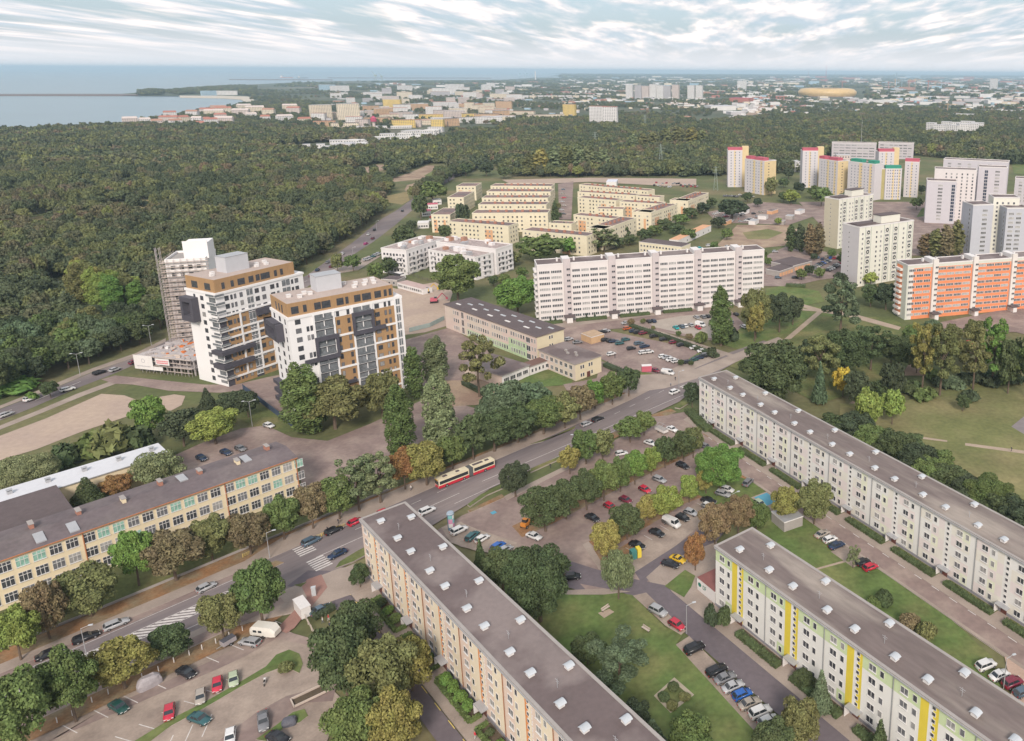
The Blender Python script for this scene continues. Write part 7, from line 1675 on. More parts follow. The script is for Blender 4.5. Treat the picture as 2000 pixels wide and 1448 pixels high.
# advertising column, kiosk, cabinets, containers
q = g(882, 1036); ac = ob('advertising_column', None, None, (q.x, q.y, .35), label='tall blue advertising column with a pink and white poster', cat='advertising column')
MB().cyl(0, 0, 0, 4.6, .85, .85, 14).build('column', [mat('column_blue', (0.12, 0.20, 0.28))], ac); MB().cyl(0, 0, 4.6, 5.0, 1.0, .8, 14).build('cap', [mat('column_cap', (0.30, 0.36, 0.42))], ac)
b = MB()
for i in range(7):
    a0, a1 = -2.0+i*.32, -2.0+(i+1)*.32; r_ = .88
    for j, (z0, z1) in enumerate(((.9, 2.0), (2.0, 3.3), (3.3, 4.3))): b.add([(r_*math.cos(a0), r_*math.sin(a0), z0), (r_*math.cos(a1), r_*math.sin(a1), z0), (r_*math.cos(a1), r_*math.sin(a1), z1), (r_*math.cos(a0), r_*math.sin(a0), z1)], [(0, 1, 2, 3)], (j+(i > 3)) % 3)
b.build('poster', [m_white, mat('poster_pink', (.55, .25, .38)), mat('poster_teal', (.2, .45, .45))], ac)
q = g(585, 1190); kk = ob('kiosk', None, None, (q.x, q.y, .35), rad(-44), label='white oblong kiosk with a yellow end panel beside the grey blue saloon', cat='kiosk')
MB().box(-.2, 4.6, -1.0, 1.0, 0, 2.5, 0).box(-.3, 4.7, -1.1, 1.1, 2.5, 2.62, 0).build('cabin', [m_white], kk); MB().box(-.26, -.2, -.8, .8, .9, 2.2).build('panel', [c_yel], kk)
q = g(614, 1166); MB().box(-.45, .45, -.3, .3, 0, 2.2).box(-.5, .5, -.35, .35, 2.2, 2.3).build('cabinet', [m_vent], None, (q.x, q.y, .35), rad(20), label='tall pale grey utility cabinet at the crossing', cat='cabinet')
q = g(1237, 1092); rc = ob('recycling_kiosk', None, None, (q.x, q.y, .33), rad(30), label='small green and yellow recycling booth between the car park trees', cat='recycling booth'); MB().box(-.7, .7, -.8, .8, 0, 2.2).build('booth', [mat('booth_green', (.06, .20, .18))], rc); MB().box(.9, 1.9, -.8, .8, 0, 2.4).build('container', [c_yel], rc)
q = g(1263, 726); MB().box(-2, 2, -1.2, 1.2, 0, 2.4, 0, 1).build('booth', [c_pi, m_white], None, (q.x, q.y, .33), rad(10), label='red booth with a white roof at the mouth of the big car park', cat='booth')
q = g(1605, 1038); bl = MB().sheet(FC.rect(52.5, 58, 11.6, 16.2), .352).build('bay_marking', [mat('blue_paint', (0.10, 0.30, 0.40), var=.15)], kind='structure')
q = g(960, 1006); MB().sheet([g2((957, 1004)), g2((966, 1000)), g2((971, 1004)), g2((962, 1008))], .41).build('bay_marking', [_mats['blue_paint']], kind='structure')
q = g(1888, 680); MB().prism([(-3, -2), (3, -2), (3, 2), (-3, 2)], 2.2, 2.5).box(-2.8, -2.6, -1.8, -1.6, 0, 2.2).box(2.6, 2.8, -1.8, -1.6, 0, 2.2).box(-2.8, -2.6, 1.6, 1.8, 0, 2.2).box(2.6, 2.8, 1.6, 1.8, 0, 2.2).build('market_tent', [mat('tent_red', (.55, .03, .06))], None, (q.x, q.y, .2), .3, label='bright red market tent among the park trees', cat='tent')
q = g(605, 1408-45); pit = ob('wooden_frame', None, None, (q.x, q.y, .35), rad(42), label='open wooden frame round a dug pit at the end of the car park', cat='wooden frame')
for s in (-1, 1): MB().box(-3, 3, s*1.2-.1, s*1.2+.1, .1, .5).build('rail', [m_plank], pit); MB().box(s*3-.1, s*3+.1, -1.3, 1.3, .1, .5).build('rail', [m_plank], pit)
MB().box(-2.9, 2.9, -1.05, 1.05, .02, .05).build('pit', [bed], pit)
# benches and toys on the lawn
for x, y, a, lab in ((1183, 1194, 50, 'low wooden bench group on the sandy spot of the lawn'), (1261, 1234, -40, 'small wooden play bench on the lawn')):
    q = g(x, y); e = ob('bench', None, None, (q.x, q.y, .33), rad(a), label=lab, cat='bench'); MB().box(-1.1, 1.1, -.25, .25, .4, .48).build('seat', [m_plank], e); MB().box(-1.1, 1.1, .28, .34, .55, .9).build('backrest', [m_plank], e)
    for s in (-.9, .9): MB().box(s-.05, s+.05, -.22, .22, 0, .4).build('leg', [m_feltd], e)
# people, built as one skinned body each
def person(x, y, a, top, legs, hair, label, stride=.22, z=.42, bend=0.0):
    q = g(x, y, z); e = ob('person', None, None, (q.x, q.y, z), a, label=label, cat='person'); s = stride
    P = [(0, 0, .95), (.02+bend*.3, 0, 1.2), (.03+bend, 0, 1.42), (.04+bend*1.1, 0, 1.52), (.06+bend*1.2, 0, 1.63), (.05+bend*1.2, 0, 1.74),
         (0, .1, .92), (s*.6, .1, .5), (s, .1, .07), (s+.14, .1, .04), (0, -.1, .92), (-s*.3, -.1, .5), (-s, -.1, .09), (-s+.14, -.1, .04),
         (.02+bend, .19, 1.40), (-.06+bend, .25, 1.12), (.06+bend, .25, .88), (.1+bend, .25, .80), (.02+bend, -.19, 1.40), (.08+bend, -.25, 1.12), (.2+bend, -.23, .90), (.24+bend, -.23, .83)]
    E_ = [(0, 1), (1, 2), (2, 3), (3, 4), (4, 5), (0, 6), (6, 7), (7, 8), (8, 9), (0, 10), (10, 11), (11, 12), (12, 13), (2, 14), (14, 15), (15, 16), (16, 17), (2, 18), (18, 19), (19, 20), (20, 21)]
    r_ = [.14, .13, .15, .055, .10, .08, .10, .065, .045, .04, .10, .065, .045, .04, .07, .05, .035, .04, .07, .05, .035, .04]
    me = bpy.data.meshes.new('person_body'); me.from_pydata(P, E_, []); o = ob('body', me, e); o.modifiers.new('skin', 'SKIN'); sk = me.skin_vertices[0].data if me.skin_vertices else None
    if sk:
        for i, v in enumerate(sk): v.radius = (r_[i], r_[i]); v.use_root = i == 0
    o.modifiers.new('sub', 'SUBSURF').levels = 1
    m_ = bpy.data.materials.new('clothed_body'); m_.use_nodes = True; t = m_.node_tree; N = t.nodes; tc = N.new('ShaderNodeTexCoord'); sp = N.new('ShaderNodeSeparateXYZ'); rp = N.new('ShaderNodeValToRGB'); mr = N.new('ShaderNodeMapRange')
    mr.inputs['From Max'].default_value = 1.85; t.links.new(tc.outputs['Object'], sp.inputs[0]); t.links.new(sp.outputs['Z'], mr.inputs['Value']); t.links.new(mr.outputs[0], rp.inputs[0]); t.links.new(rp.outputs[0], N['Principled BSDF'].inputs['Base Color'])
    rp.color_ramp.interpolation = 'CONSTANT'; el = rp.color_ramp.elements; el[0].color = (.03, .03, .03, 1); el[1].position = .06; el[1].color = (*legs, 1)
    for p_, c_ in ((.50, top), (.815, (.45, .28, .2)), (.915, hair)): k = el.new(p_); k.color = (*c_, 1)
    me.materials.append(m_); return e
sk_ = [((.05, .05, .06), (.04, .04, .05)), ((.62, .60, .58), (.10, .10, .14)), ((.55, .04, .06), (.5, .48, .46)), ((.30, .30, .32), (.04, .04, .06))]
for i, (x, y, a, k, lab) in enumerate([(640, 1039, 50, 0, 'pedestrian in black clothes walking on the pavement above the black estate car'), (661, 1024, 60, 0, 'dark clothed pedestrian with arm out on the pavement above the red hatchback'), (742, 976, 50, 1, 'pale clothed pedestrian on the pavement at the roof tip of the cream block'), (803, 958, 230, 1, 'person in a white top with a green bag on the pavement left of the bus'),
                                       (925, 893, 50, 3, 'grey clothed pedestrian on the pavement behind the bus'), (1075, 915, 50, 0, 'dark clothed cyclist-like walker between the kerb strips below the street'), (631, 1218, 200, 1, 'woman in a white outfit standing on the red path by the kiosk'), (642, 1213, 30, 2, 'person in red and white standing on the red path by the kiosk'), (645, 1228, 100, 0, 'person in dark clothes near the woman in white by the kiosk'),
                                       (928, 1444, 45, 2, 'person in a red top on the pavement at the bottom edge before the cream block'), (1319, 743, 50, 0, 'dark pedestrian at the junction before the white block'), (1310, 755, 70, 3, 'grey pedestrian at the junction before the white block'), (1975, 882, 10, 0, 'lone dark walker on the pale meadow track'), (1201, 700, 40, 0, 'dark figure standing in the big car park')]):
    person(x, y, rad(a), sk_[k][0], sk_[k][1], (.08, .05, .03) if k != 1 else (.2, .14, .08), lab)
# shop lettering at the ivory block corner
q0, q1 = g(1362, 1135, 2.6), g(1396, 1164, 2.0)
sg = ob('shop_sign', None, None, (q0.x, q0.y, 0), math.atan2(q1.y-q0.y, q1.x-q0.x), label='curved white shop sign with green capital letters at the corner of the ivory block', cat='sign')
Ls = (q1-q0).length
MB().box(0, Ls, -.12, 0, 1.2, 3.1).build('board', [m_white], sg)
m_sg = mat('sign_green', (0.02, 0.16, 0.12)); lb = MB()
for i_, segs in enumerate(((0, 1, 2, 3), (0, 1, 4, 2), (0, 3, 4), (0, 1, 3, 4), (0, 2, 4))):
    x_ = Ls*.34+i_*Ls*.125
    for s_ in segs: lb.box(*((x_, x_+.14, -.15, -.13, 1.6, 2.6), (x_, x_+.6, -.15, -.13, 2.46, 2.6), (x_+.46, x_+.6, -.15, -.13, 1.6, 2.6), (x_, x_+.6, -.15, -.13, 1.6, 1.74), (x_, x_+.6, -.15, -.13, 2.03, 2.17))[s_])
lb.build('lettering', [m_sg], sg)
MB().cyl(0, 0, 0, .02, .55, .55, 12).build('emblem', [_mats['sign_green']], sg, (Ls*.16, -.13, 2.2)).rotation_euler = (math.pi/2, 0, 0)
# ---------------------------------------------------------------- the distant town, port and coast
fw = {'w': (.62, .60, .58), 'c': (.62, .54, .42), 'y': (.62, .46, .16), 'o': (.50, .33, .20), 'g': (.42, .40, .41), 'p': (.54, .46, .42), 'b': (.30, .42, .50), 'r': (.36, .14, .11), 'R': (.36, .15, .11), 't': (.36, .20, .14), 'd': (.16, .13, .12), 'm': (.48, .47, .48), 'v': (.45, .08, .14), 'k': (.10, .09, .09), 'i': (.28, .33, .30)}
fm = {k: mat('far_'+k, v, var=.08, scale=.05, fine=.4) for k, v in fw.items()}
fwin = mat('far_window', (.09, .09, .105), rough=.4)
def fb(x, yb, wpx, hpx, wall, roof, label, group=None, D=None, pitched=False, an=None, rows=True, name='house', cat='house', rr=random):
    q = g(x, yb); dep = V((q.x, q.y, -CH)).dot(_f); L = wpx*dep/CF; Hh = hpx*dep/CF/.99; D = D or min(L, 14)
    b = MB(); b.box(-L/2, L/2, -D/2, D/2, 0, Hh, 0)
    if pitched: b.add([(-L/2-.4, -D/2-.4, Hh), (L/2+.4, -D/2-.4, Hh), (L/2+.4, D/2+.4, Hh), (-L/2-.4, D/2+.4, Hh), (-L/2+1, 0, Hh+D*.26), (L/2-1, 0, Hh+D*.26)], [(0, 1, 5, 4), (2, 3, 4, 5), (1, 2, 5), (3, 0, 4)], 1)
    else: b.box(-L/2-.2, L/2+.2, -D/2-.2, D/2+.2, Hh, Hh+.5, 1)
    if rows:
        nr = max(1, int(Hh/3)); nc = max(1, int(L/3.4))
        if nr*nc > 160: nc = max(1, 160//nr)
        for r in range(nr):
            for c in range(nc):
                x0 = -L/2+L*(c+.28)/nc; b.box(x0, x0+L/nc*.45, -D/2-.06, -D/2+.02, 1.0+r*Hh/nr, 1.0+r*Hh/nr+Hh/nr*.45, 2, bottom=False)
    an = (math.atan2(q.y, q.x)-math.pi/2+rr.uniform(-.4, .4)) if an is None else an
    return b.build(name, [fm[wall], fm[roof], fwin], None, (q.x, q.y, 0), an, label=label, cat=cat, group=group)
def area(poly, n, ws, hs, walls, roofs, label, group, pitched=False, seed=0, name='house', cat='house', D=None, rows=True, mind=7):
    rr = random.Random(seed); k = 0; xs = [p[0] for p in poly]; ys = [p[1] for p in poly]; used = []
    for _ in range(n*30):
        if k >= n: break
        x, y = rr.uniform(min(xs), max(xs)), rr.uniform(min(ys), max(ys))
        if inside((x, y), poly) and all(abs(x-a)+2*abs(y-c) > mind for a, c in used):
            used.append((x, y)); i = rr.randrange(len(walls)); fb(x, y, rr.uniform(*ws), rr.uniform(*hs), walls[i], rr.choice(roofs), label, group, pitched=pitched, rr=rr, name=name, cat=cat, D=D, rows=rows); k += 1
area([(235, 246), (320, 232), (430, 216), (560, 212), (600, 225), (600, 246), (420, 250), (240, 250)], 28, (14, 34), (8, 14), 'wccwp', 'RRtp', 'cream house with a red pitched roof in the quarter by the bay', 'red roofed houses by the bay', True, 1, mind=17)
area([(600, 232), (780, 215), (1000, 205), (1000, 240), (860, 252), (640, 250)], 44, (18, 50), (9, 16), 'ccywpwo', 'tdRmd', 'low apartment block in the dense town centre beyond the wood', 'apartment blocks of the far town centre', False, 2, 'apartment_block', 'apartment block', mind=19)
area([(800, 175), (1000, 170), (1010, 205), (700, 205), (640, 190)], 34, (10, 36), (6, 11), 'wcwpg', 'mRtw', 'pale low building in the quarter before the harbour', 'pale buildings before the harbour', False, 3, 'building', 'building', mind=15)
for i in range(22):
    x, y = 512+i*9.6, 294+(i % 3)*4-(i*.15); fb(x, y, 15, 10, 'w', 'm', 'white flat roofed modern block in the strip inside the wood', 'white modern blocks in the wood', name='apartment_block', cat='apartment block', rr=random.Random(i))
for i in range(24):
    x = 660+(i*37 % 200); y = 283-(x-660)*.13+(i % 4)*4; fb(x, y, 28, 9, 'w', 'mw'[i % 2], 'white terrace of the new estate between the town and the wood', 'white terraces of the new estate', name='terrace', cat='terrace', rr=random.Random(i+50), D=12)
for x, y, w_, h_, wl, rf, lab in ((628, 234, 38, 28, 'c', 'm', 'broad cream high-rise by the red roofs, the left one of two'), (682, 234, 40, 30, 'c', 'm', 'broad cream high-rise by the red roofs, the right one of two'), (768, 218, 33, 23, 'y', 'm', 'yellow high-rise above the town centre'), (1113, 227, 24, 22, 'y', 'o', 'yellow tower with orange side at the edge of the far wood'), (1170, 247, 34, 38, 'w', 'r', 'white tower with orange roof gables, left half'), (1193, 250, 28, 40, 'w', 'r', 'white tower with orange roof gables, right half'),
                              (955, 241, 50, 12, 'w', 'm', 'white block with four roof windows in the far town'), (972, 225, 46, 10, 'w', 'R', 'white building with red roof at the right end of the town'), (1066, 234, 72, 10, 'c', 'd', 'long cream slab at the edge of the far wood'), (1020, 228, 50, 10, 'c', 't', 'cream and brick slab left of the yellow tower'), (920, 215, 44, 12, 'o', 'R', 'orange slab in the far town'), (868, 184, 44, 11, 'w', 'm', 'white apartment row before the harbour'), (640, 178, 30, 12, 'b', 'm', 'blue and white hall by the harbour, the left one'), (664, 180, 34, 12, 'w', 'b', 'blue and white hall by the harbour, the right one'), (430, 186, 60, 8, 'w', 'm', 'long white quay building on the pier'), (408, 187, 26, 9, 'b', 'b', 'blue sided hall on the pier'), (375, 177, 22, 5, 'w', 'm', 'small white pavilion among the trees of the pier'),
                              (740, 252, 120, 5, 'w', 'm', 'long white low building in front of the far town'), (838, 244, 76, 9, 'c', 'R', 'long pale slab with red roof line in the far town'), (838, 232, 70, 8, 'y', 't', 'long yellow orange slab in the far town')):
    fb(x, y, w_, h_, wl, rf, lab, name='tower_block' if h_ > 20 else 'building', cat='high-rise' if h_ > 20 else 'building', an=None, rr=random.Random(int(x)))
for i, (x, h_) in enumerate(((1230, 26), (1247, 25), (1261, 24), (1276, 27), (1290, 25), (1304, 24), (1320, 26), (1350, 25), (1366, 25))):
    fb(x, 193, 13, h_, 'wgpw'[i % 4], 'm', 'tall pale slab of the distant row of high-rises', 'distant row of tall pale slabs', name='tower_block', cat='high-rise', an=rad(-12), D=20)
for i in range(14): fb(985+i*14, 193, 12, 6, 'wcw'[i % 3], 'm', 'cream slab of the long distant row left of the high-rises', 'long distant row of cream slabs', name='apartment_block', cat='apartment block', rr=random.Random(i), D=14)
fb(1449, 175, 18, 16, 'w', 'm', 'lone white high-rise near the far highway', name='tower_block', cat='high-rise'); fb(1940, 176, 14, 21, 'w', 'o', 'white tower with a rust coloured top far right', name='tower_block', cat='high-rise')
fb(1406, 215, 52, 8, 'w', 'm', 'large white warehouse by the far highway', name='warehouse', cat='warehouse', D=70, rows=False); fb(1448, 200, 40, 8, 'r', 'v', 'red warehouse by the far highway', name='warehouse', cat='warehouse', D=60, rows=False)
area([(1385, 226), (1500, 190), (1560, 192), (1480, 226)], 8, (16, 30), (3, 6), 'wgwr', 'mw', 'white commercial hall beside the far highway', 'commercial halls beside the far highway', False, 6, 'hall', 'hall', D=40, rows=False, mind=16)
area([(1500, 152), (1990, 152), (2040, 175), (2040, 190), (1700, 188), (1690, 172), (1500, 172)], 46, (8, 34), (2.5, 6), 'wrRtgcwb', 'mRtwd', 'rusty or white hall of the distant shipyard district', 'halls of the distant shipyard district', False, 7, 'hall', 'industrial hall', D=60, rows=False, mind=13)
area([(1700, 188), (2040, 190), (2040, 212), (1760, 208), (1700, 198)], 26, (14, 40), (3, 7), 'wgcwwp', 'mmtw', 'pale warehouse in the district right of the stadium', 'warehouses right of the stadium', False, 8, 'warehouse', 'warehouse', D=40, rows=False, mind=15)
area([(1150, 150), (1560, 150), (1560, 165), (1380, 168), (1150, 160)], 16, (14, 46), (1.5, 3), 'wwcg', 'mw', 'thin white storage hall near the horizon', 'storage halls near the horizon', False, 9, 'hall', 'industrial hall', D=120, rows=False, mind=15)
area([(1800, 256), (1912, 252), (1915, 264), (1805, 266)], 9, (16, 26), (15, 19), 'w', 'm', 'white apartment block of the cluster in the right middle distance', 'white cluster in the right middle distance', False, 10, 'apartment_block', 'apartment block', D=14, mind=15)
for x, y, w_, h_, wl, rf, lab in ((1845, 232, 34, 8, 'w', 'm', 'unfinished pale block under the orange crane'), (1882, 234, 40, 11, 'w', 'm', 'unfinished pale block right of the orange crane'), (1745, 246, 48, 5, 'w', 'R', 'low white building with brick roof in the right middle distance'), (1975, 225, 34, 9, 'w', 'm', 'white block at the right edge above the trees'), (1990, 240, 26, 9, 'w', 'm', 'pale block at the right edge, the lower one'), (1952, 252, 40, 5, 'g', 'd', 'long grey low slab near the right edge'), (1645, 315, 26, 12, 'p', 'm', 'pinkish block half hidden left of the hospital wings'), (1560, 335, 22, 20, 'w', 'm', 'white slab seen between the pink-capped towers')):
    fb(x, y, w_, h_, wl, rf, lab, name='building', cat='building', rr=random.Random(int(x)))
area([(1690, 250), (1800, 280), (1990, 300), (1990, 262), (1880, 270), (1800, 255)], 22, (6, 12), (2.5, 4.5), 'wcwp', 'Rtmd', 'tiny house among the allotment trees on the right', 'tiny houses among the allotments', True, 12, mind=13)
area([(1240, 245), (1330, 228), (1400, 232), (1330, 260), (1250, 262)], 12, (8, 20), (3, 6), 'wcoc', 'RtR', 'house with brick red roof in the trees by the far highway', 'brick roofed houses by the far highway', True, 13, mind=13)
area([(1250, 205), (1380, 200), (1390, 212), (1260, 214)], 12, (16, 30), (2, 4), 'cwpw', 'mtw', 'low pale shed in front of the distant high-rise row', 'low sheds before the distant high-rises', False, 14, 'shed', 'shed', rows=False, mind=13)
# the rest of the distant city: too many small buildings to count
rr = random.Random(77); b = MB(); cols_ = 'wwwcgmprtwbc'; fmk = list(dict.fromkeys(cols_+'m'))
for _ in range(1500):
    u = rr.random()
    if u < .62: x, y = rr.uniform(1440, 2060), 148+rr.random()**1.3*78
    elif u < .8: x, y = rr.uniform(1100, 1500), rr.uniform(150, 215)
    else: x, y = rr.uniform(640, 1180), rr.uniform(160, 235)
    if 1555 < x < 1695 and 165 < y < 192: continue
    if y < 163 and x < 1100: continue
    q = g(x, y); dep = V((q.x, q.y, -CH)).dot(_f); L = rr.uniform(5, 20)*dep/CF*(.6 if y > 200 else 1); h_ = min(rr.uniform(1.2, 4.5)*dep/CF, rr.uniform(8, 30))
    b.obox(q.x, q.y, 0, h_, L, rr.uniform(.4, 1)*min(L, 40), rr.uniform(-.5, .5), fmk.index(rr.choice(cols_)), fmk.index(rr.choice('mmwtr')))
b.build('city', [fm[k] for k in fmk], kind='stuff', label='countless small buildings of the distant city reaching the horizon', cat='city')
# amber stadium
q = g(1623, 191); dep = V((q.x, q.y, -CH)).dot(_f); rx = 118*dep/CF/2; st = ob('stadium', None, None, (q.x, q.y+rx, 0), label='large oval stadium with a ribbed amber shell and open roof', cat='stadium')
hS = 17*dep/CF; b = MB(); n = 40; prof = ((.93, 0), (1.0, .35), (1.0, .62), (.9, .9), (.72, 1.0), (.55, .96)); vs = []
for r_, z_ in prof: vs += [(rx*r_*math.cos(2*math.pi*i/n), rx*.9*r_*math.sin(2*math.pi*i/n), hS*z_) for i in range(n)]
b.add(vs, [(j*n+i, j*n+(i+1) % n, (j+1)*n+(i+1) % n, (j+1)*n+i) for j in range(len(prof)-1) for i in range(n)]); b.build('shell', [mat('amber_shell', (0.55, 0.38, 0.17), rough=.4, var=.12, scale=.02, fine=.1)], st, smooth=True)
MB().cyl(0, 0, 0, hS*.1, rx*.94, rx*.94, n).build('base', [fm['d']], st)
# cranes, masts, pylons, water tower, chimneys, ships
def lat(x, yb, ytop, label, kind='pylon', col='g', name=None, cat=None, group=None):
    q = g(x, yb); dep = V((q.x, q.y, -CH)).dot(_f); h = (yb-ytop)*dep/CF; t = max(.25, dep/CF*.45); e = ob(name or kind, None, None, (q.x, q.y, 0), R.uniform(-.3, .3), label=label, cat=cat or kind, group=group); b = MB()
    if kind == 'pylon':
        for sx in (-1, 1):
            for sy in (-1, 1): b.tube((sx*h*.09, sy*h*.09, 0), (sx*.3, sy*.3, h), t*.5, n=4)
        for j in range(7): z0, z1 = h*j/7, h*(j+1)/7; k0, k1 = h*.09*(1-j/7), h*.09*(1-(j+1)/7); b.tube((-k0, -k0, z0), (k1, -k1, z1), t*.3, n=3).tube((k0, -k0, z0), (-k1, -k1, z1), t*.3, n=3)
        b.build('mast', [fm[col]], e); b = MB()
        for zz, l in ((.72, .16), (.84, .2), (.95, .12)): b.box(-h*l, h*l, -t*.4, t*.4, h*zz-t*.4, h*zz+t*.4)
        b.build('cross_arms', [fm[col]], e)
    elif kind == 'mast': b.tube((0, 0, 0), (0, 0, h), t, t*.4, 5); b.build('pole', [fm[col]], e)
    elif kind == 'chimney': b.cyl(0, 0, 0, h, t*3, t*2, 8); b.build('shaft', [fm[col]], e)
    elif kind == 'tower_crane': b.box(-t, t, -t, t, 0, h); b.build('mast', [fm[col]], e); MB().box(-h*.25, h*.75, -t*.7, t*.7, h*.86, h*.86+t*1.4).build('jib', [fm[col]], e); MB().tube((0, 0, h), (h*.6, 0, h*.88), t*.3, n=3).tube((0, 0, h), (-h*.2, 0, h*.88), t*.3, n=3).build('stay', [fm[col]], e)
    elif kind == 'harbour_crane': b.tube((-h*.15, 0, 0), (0, 0, h*.6), t).tube((h*.15, 0, 0), (0, 0, h*.6), t).box(-h*.15, h*.15, -t, t, h*.5, h*.66); b.build('portal', [fm[col]], e); MB().tube((0, 0, h*.6), (-h*.35, 0, h), t*.8).build('jib', [fm[col]], e)
for x, yb, yt, k, c, lab in ((1291, 330, 282, 'pylon', 'i', 'lattice power pylon in the wood right of the estate road'), (1398, 372, 325, 'pylon', 'i', 'lattice power pylon left of the pink-capped pair'), (1260, 252, 225, 'pylon', 'i', 'distant lattice pylon right of the orange roofed tower'), (1163, 290, 258, 'pylon', 'i', 'lattice pylon in the middle of the wood'), (1681, 300, 236, 'mast', 'm', 'thin tall mast behind the hospital wings'), (1850, 226, 202, 'tower_crane', 'o', 'orange tower crane above the unfinished pale blocks'), (1888, 224, 212, 'tower_crane', 'y', 'small yellow tower crane right of the orange one'),
                          (734, 159, 140, 'harbour_crane', 'i', 'tall dark harbour crane on the coast, the left one of two'), (746, 159, 143, 'harbour_crane', 'i', 'tall dark harbour crane on the coast, the right one of two'), (1016, 153, 139, 'harbour_crane', 'b', 'bluish container crane on the horizon, the leftmost'), (1030, 153, 138, 'harbour_crane', 'b', 'bluish container crane on the horizon, the middle one'), (1046, 158, 140, 'chimney', 'w', 'pale slim tower in the container port'), (1579, 152, 136, 'mast', 'r', 'thin red and white mast on the horizon'), (1632, 152, 138, 'mast', 'i', 'lattice mast on the horizon above the stadium'), (1613, 160, 130, 'mast', 'v', 'tall red mast on the horizon above the stadium'), (1885, 265, 195, 'mast', 'm', '') ,
                          (1776, 175, 155, 'tower_crane', 'o', 'orange shipyard crane, the left one'), (1812, 176, 157, 'tower_crane', 'r', 'red shipyard crane, the right one'), (1750, 172, 143, 'tower_crane', 'b', 'tallest blue grey shipyard crane'), (1645, 172, 160, 'tower_crane', 'r', 'small red crane just above the stadium'), (732, 262, 232, 'chimney', 'p', 'round shaft of the water tower'), (875, 248, 238, 'chimney', 'k', 'dark slim chimney in the new white estate')):
    if not lab: continue
    if 'water tower' in lab:
        q = g(732, 262); dep = V((q.x, q.y, -CH)).dot(_f); s_ = dep/CF; e = ob('water_tower', None, None, (q.x, q.y, 0), label='old water tower with a pink dome in the far town', cat='water tower'); MB().cyl(0, 0, 0, 24*s_, 3.2*s_, 2.6*s_, 10).build('shaft', [fm['p']], e); MB().cyl(0, 0, 24*s_, 30*s_, 5.6*s_, 5.6*s_, 10).cyl(0, 0, 30*s_, 35*s_, 6.2*s_, .6*s_, 10).build('tank', [fm['v']], e); continue
    lat(x, yb, yt, lab, k, c)
for i in range(9): lat(1735+i*13, 172, 160-(i*5) % 7, 'small rusty crane among the shipyard halls', 'tower_crane', 'rob'[i % 3], group='small cranes of the distant shipyard')
def ship(x, y, wpx, col, label):
    q = g(x, y, -2.4); dep = V((q.x, q.y, -CH)).dot(_f); L = wpx*dep/CF; e = ob('ship', None, None, (q.x, q.y, -2.4), R.uniform(-.15, .15), label=label, cat='ship'); b = MB(); w_ = L*.13
    b.prism([(-L/2, -w_*.4), (-L/2, w_*.4), (L*.38, w_/2), (L/2, 0), (L*.38, -w_/2)], 0, L*.05); b.build('hull', [fm[col]], e)
    MB().box(-L*.45, -L*.3, -w_*.35, w_*.35, L*.05, L*.16).build('deckhouse', [fm['w']], e); MB().box(-L*.4, -L*.36, -w_*.1, w_*.1, L*.16, L*.2).build('funnel', [fm['r']], e)
for a_ in ((560, 152.6, 26, 'r', 'dark red hulled ship moored off the coast, the left one'), (592, 153.2, 22, 'k', 'dark hulled ship moored off the coast, the right one'), (710, 148.6, 7, 'w', 'tiny white vessel on the open sea')): ship(*a_)
bw = lambda p, q, w_, lab: MB().prism([g2((p[0], p[1])), g2((q[0], q[1])), g2((q[0], q[1]+w_)), g2((p[0], p[1]+w_))], -2.4, 4).build('breakwater', [_mats['breakwater_stone']], label=lab, cat='breakwater')
bw((448, 155.5), (650, 156.2), .7, 'thin dark outer breakwater behind the two moored ships')
bw((640, 152.4), (960, 152.8), .35, 'pale thin sandbar line far out in the bay')
MB().sheet([g2(p) for p in [(1040, 150.5), (1085, 149.5), (1160, 151.8), (1165, 152.6), (1040, 151.8)]], .9).build('water', [wm], kind='structure')
# ---- woods of the far country
Lw_ = [(480, 178), (560, 172), (700, 170), (1000, 165), (1100, 152), (2100, 152), (2150, 300), (1990, 322), (1830, 300), (1560, 335), (1400, 345), (1420, 300), (1240, 272), (960, 260), (880, 252), (1000, 240), (1000, 200), (800, 200), (640, 200), (600, 215), (510, 205), (490, 200)]
far_gaps = [[(1385, 226), (1470, 188), (1500, 188), (1480, 228), (1330, 252)], [(1560, 192), (1560, 172), (1690, 172), (1690, 192)], [(1800, 256), (1912, 252), (1915, 268), (1805, 270)], [(1215, 190), (1380, 190), (1380, 196), (1215, 196)]]
A1 = [(960, 262), (1240, 272), (1420, 300), (1400, 345), (1560, 338), (1620, 305), (1790, 305), (1990, 324), (2150, 310), (2150, 225), (1700, 222), (1400, 240), (1250, 235), (1000, 240)]
p1 = scatter(A1, 12.5, rz, gaps_=far_gaps); 
def keep(pts, seed, f, thr):
    out = []
    for p in pts:
        v = math.sin(p[0]*f+seed)*math.sin(p[1]*f*1.3+seed*2)+.6*math.sin(p[0]*f*2.7+p[1]*f*1.9)+rz.uniform(-.35, .35)
        if v > thr: out.append(p)
    return out
wood('woodland', p1, pr_far, .5, 1.4, 'broad dark wood in the middle distance around the power pylons', 21)
A2 = [(480, 203), (500, 178), (1100, 170), (1500, 185), (1700, 212), (2150, 215), (2150, 226), (1700, 224), (1400, 240), (1250, 236), (1000, 242), (880, 252), (640, 255), (420, 256), (240, 250), (330, 230), (440, 214)]
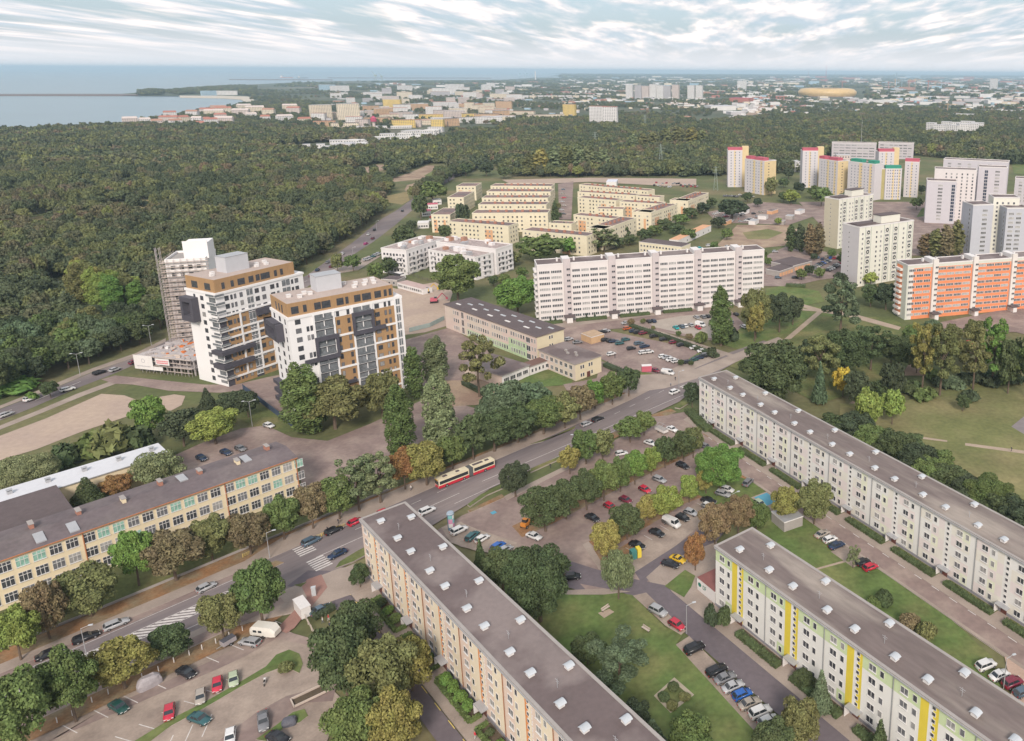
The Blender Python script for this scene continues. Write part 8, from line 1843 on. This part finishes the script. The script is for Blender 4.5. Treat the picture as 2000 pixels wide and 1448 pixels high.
wood('woodland', keep(scatter(A2, 24, rz, gaps_=far_gaps+[[(660, 284), (660, 262), (880, 240), (890, 262)]]), 1.3, .006, .0), pr_far, .5, 1.0, 'trees of the far town and its suburbs seen as one green mass', 23)
A3 = [(500, 178), (560, 163), (700, 160.5), (1000, 160), (1110, 152.5), (2150, 152.5), (2150, 216), (1700, 213), (1500, 186), (1100, 171)]
wood('woodland', keep(scatter(A3, 58, rz, gaps_=far_gaps), 2.1, .0022, -.05), pr_hor, .55, 1.1, 'dark woods and hedgerows of the far plain towards the horizon', 25)
A4 = [(1090, 152.5), (1098, 146.8), (2150, 146.8), (2150, 152.5)]
wood('woodland', keep(scatter(A4, 150, rz), 3.1, .0009, -.5), pr_hor, 1.6, 3.0, 'thin dark forest line on the horizon', 27)
for a_, lab in (([(270, 181), (300, 179), (318, 180), (318, 186), (270, 186.5)], 'dark tree group on the tip of the pier headland'), ([(318, 181), (420, 173), (470, 170), (500, 172), (500, 190), (470, 186), (400, 182), (350, 186)], 'trees of the pier headland among white buildings')):
    wood('woodland', scatter(a_, 16, rz), pr_far, .9, 1.6, lab, 31)
# trees between the red roofs by the bay
wood('woodland', scatter([(-100, 262), (0, 258), (160, 248), (240, 244), (330, 228), (430, 213), (480, 203), (600, 215), (640, 255), (420, 262), (200, 262)], 17, rz), pr_far, .5, .95, 'trees standing between the red roofed houses by the bay', 33)
# ---------------------------------------------------------------- haze
hm = bpy.data.materials.new('thin_air'); hm.use_nodes = True; t = hm.node_tree; t.nodes.clear()
hv = t.nodes.new('ShaderNodeVolumePrincipled'); hv.inputs['Color'].default_value = (0.62, 0.84, 1.0, 1); hv.inputs['Density'].default_value = 7.0e-5; hv.inputs['Anisotropy'].default_value = 0.0
ho = t.nodes.new('ShaderNodeOutputMaterial'); t.links.new(hv.outputs[0], ho.inputs['Volume'])
MB().box(-46000, 46000, -1600, 46000, -4.5, 170).build('haze', [hm], kind='stuff', label='thin pale air that fades the far coast and city', cat='haze')
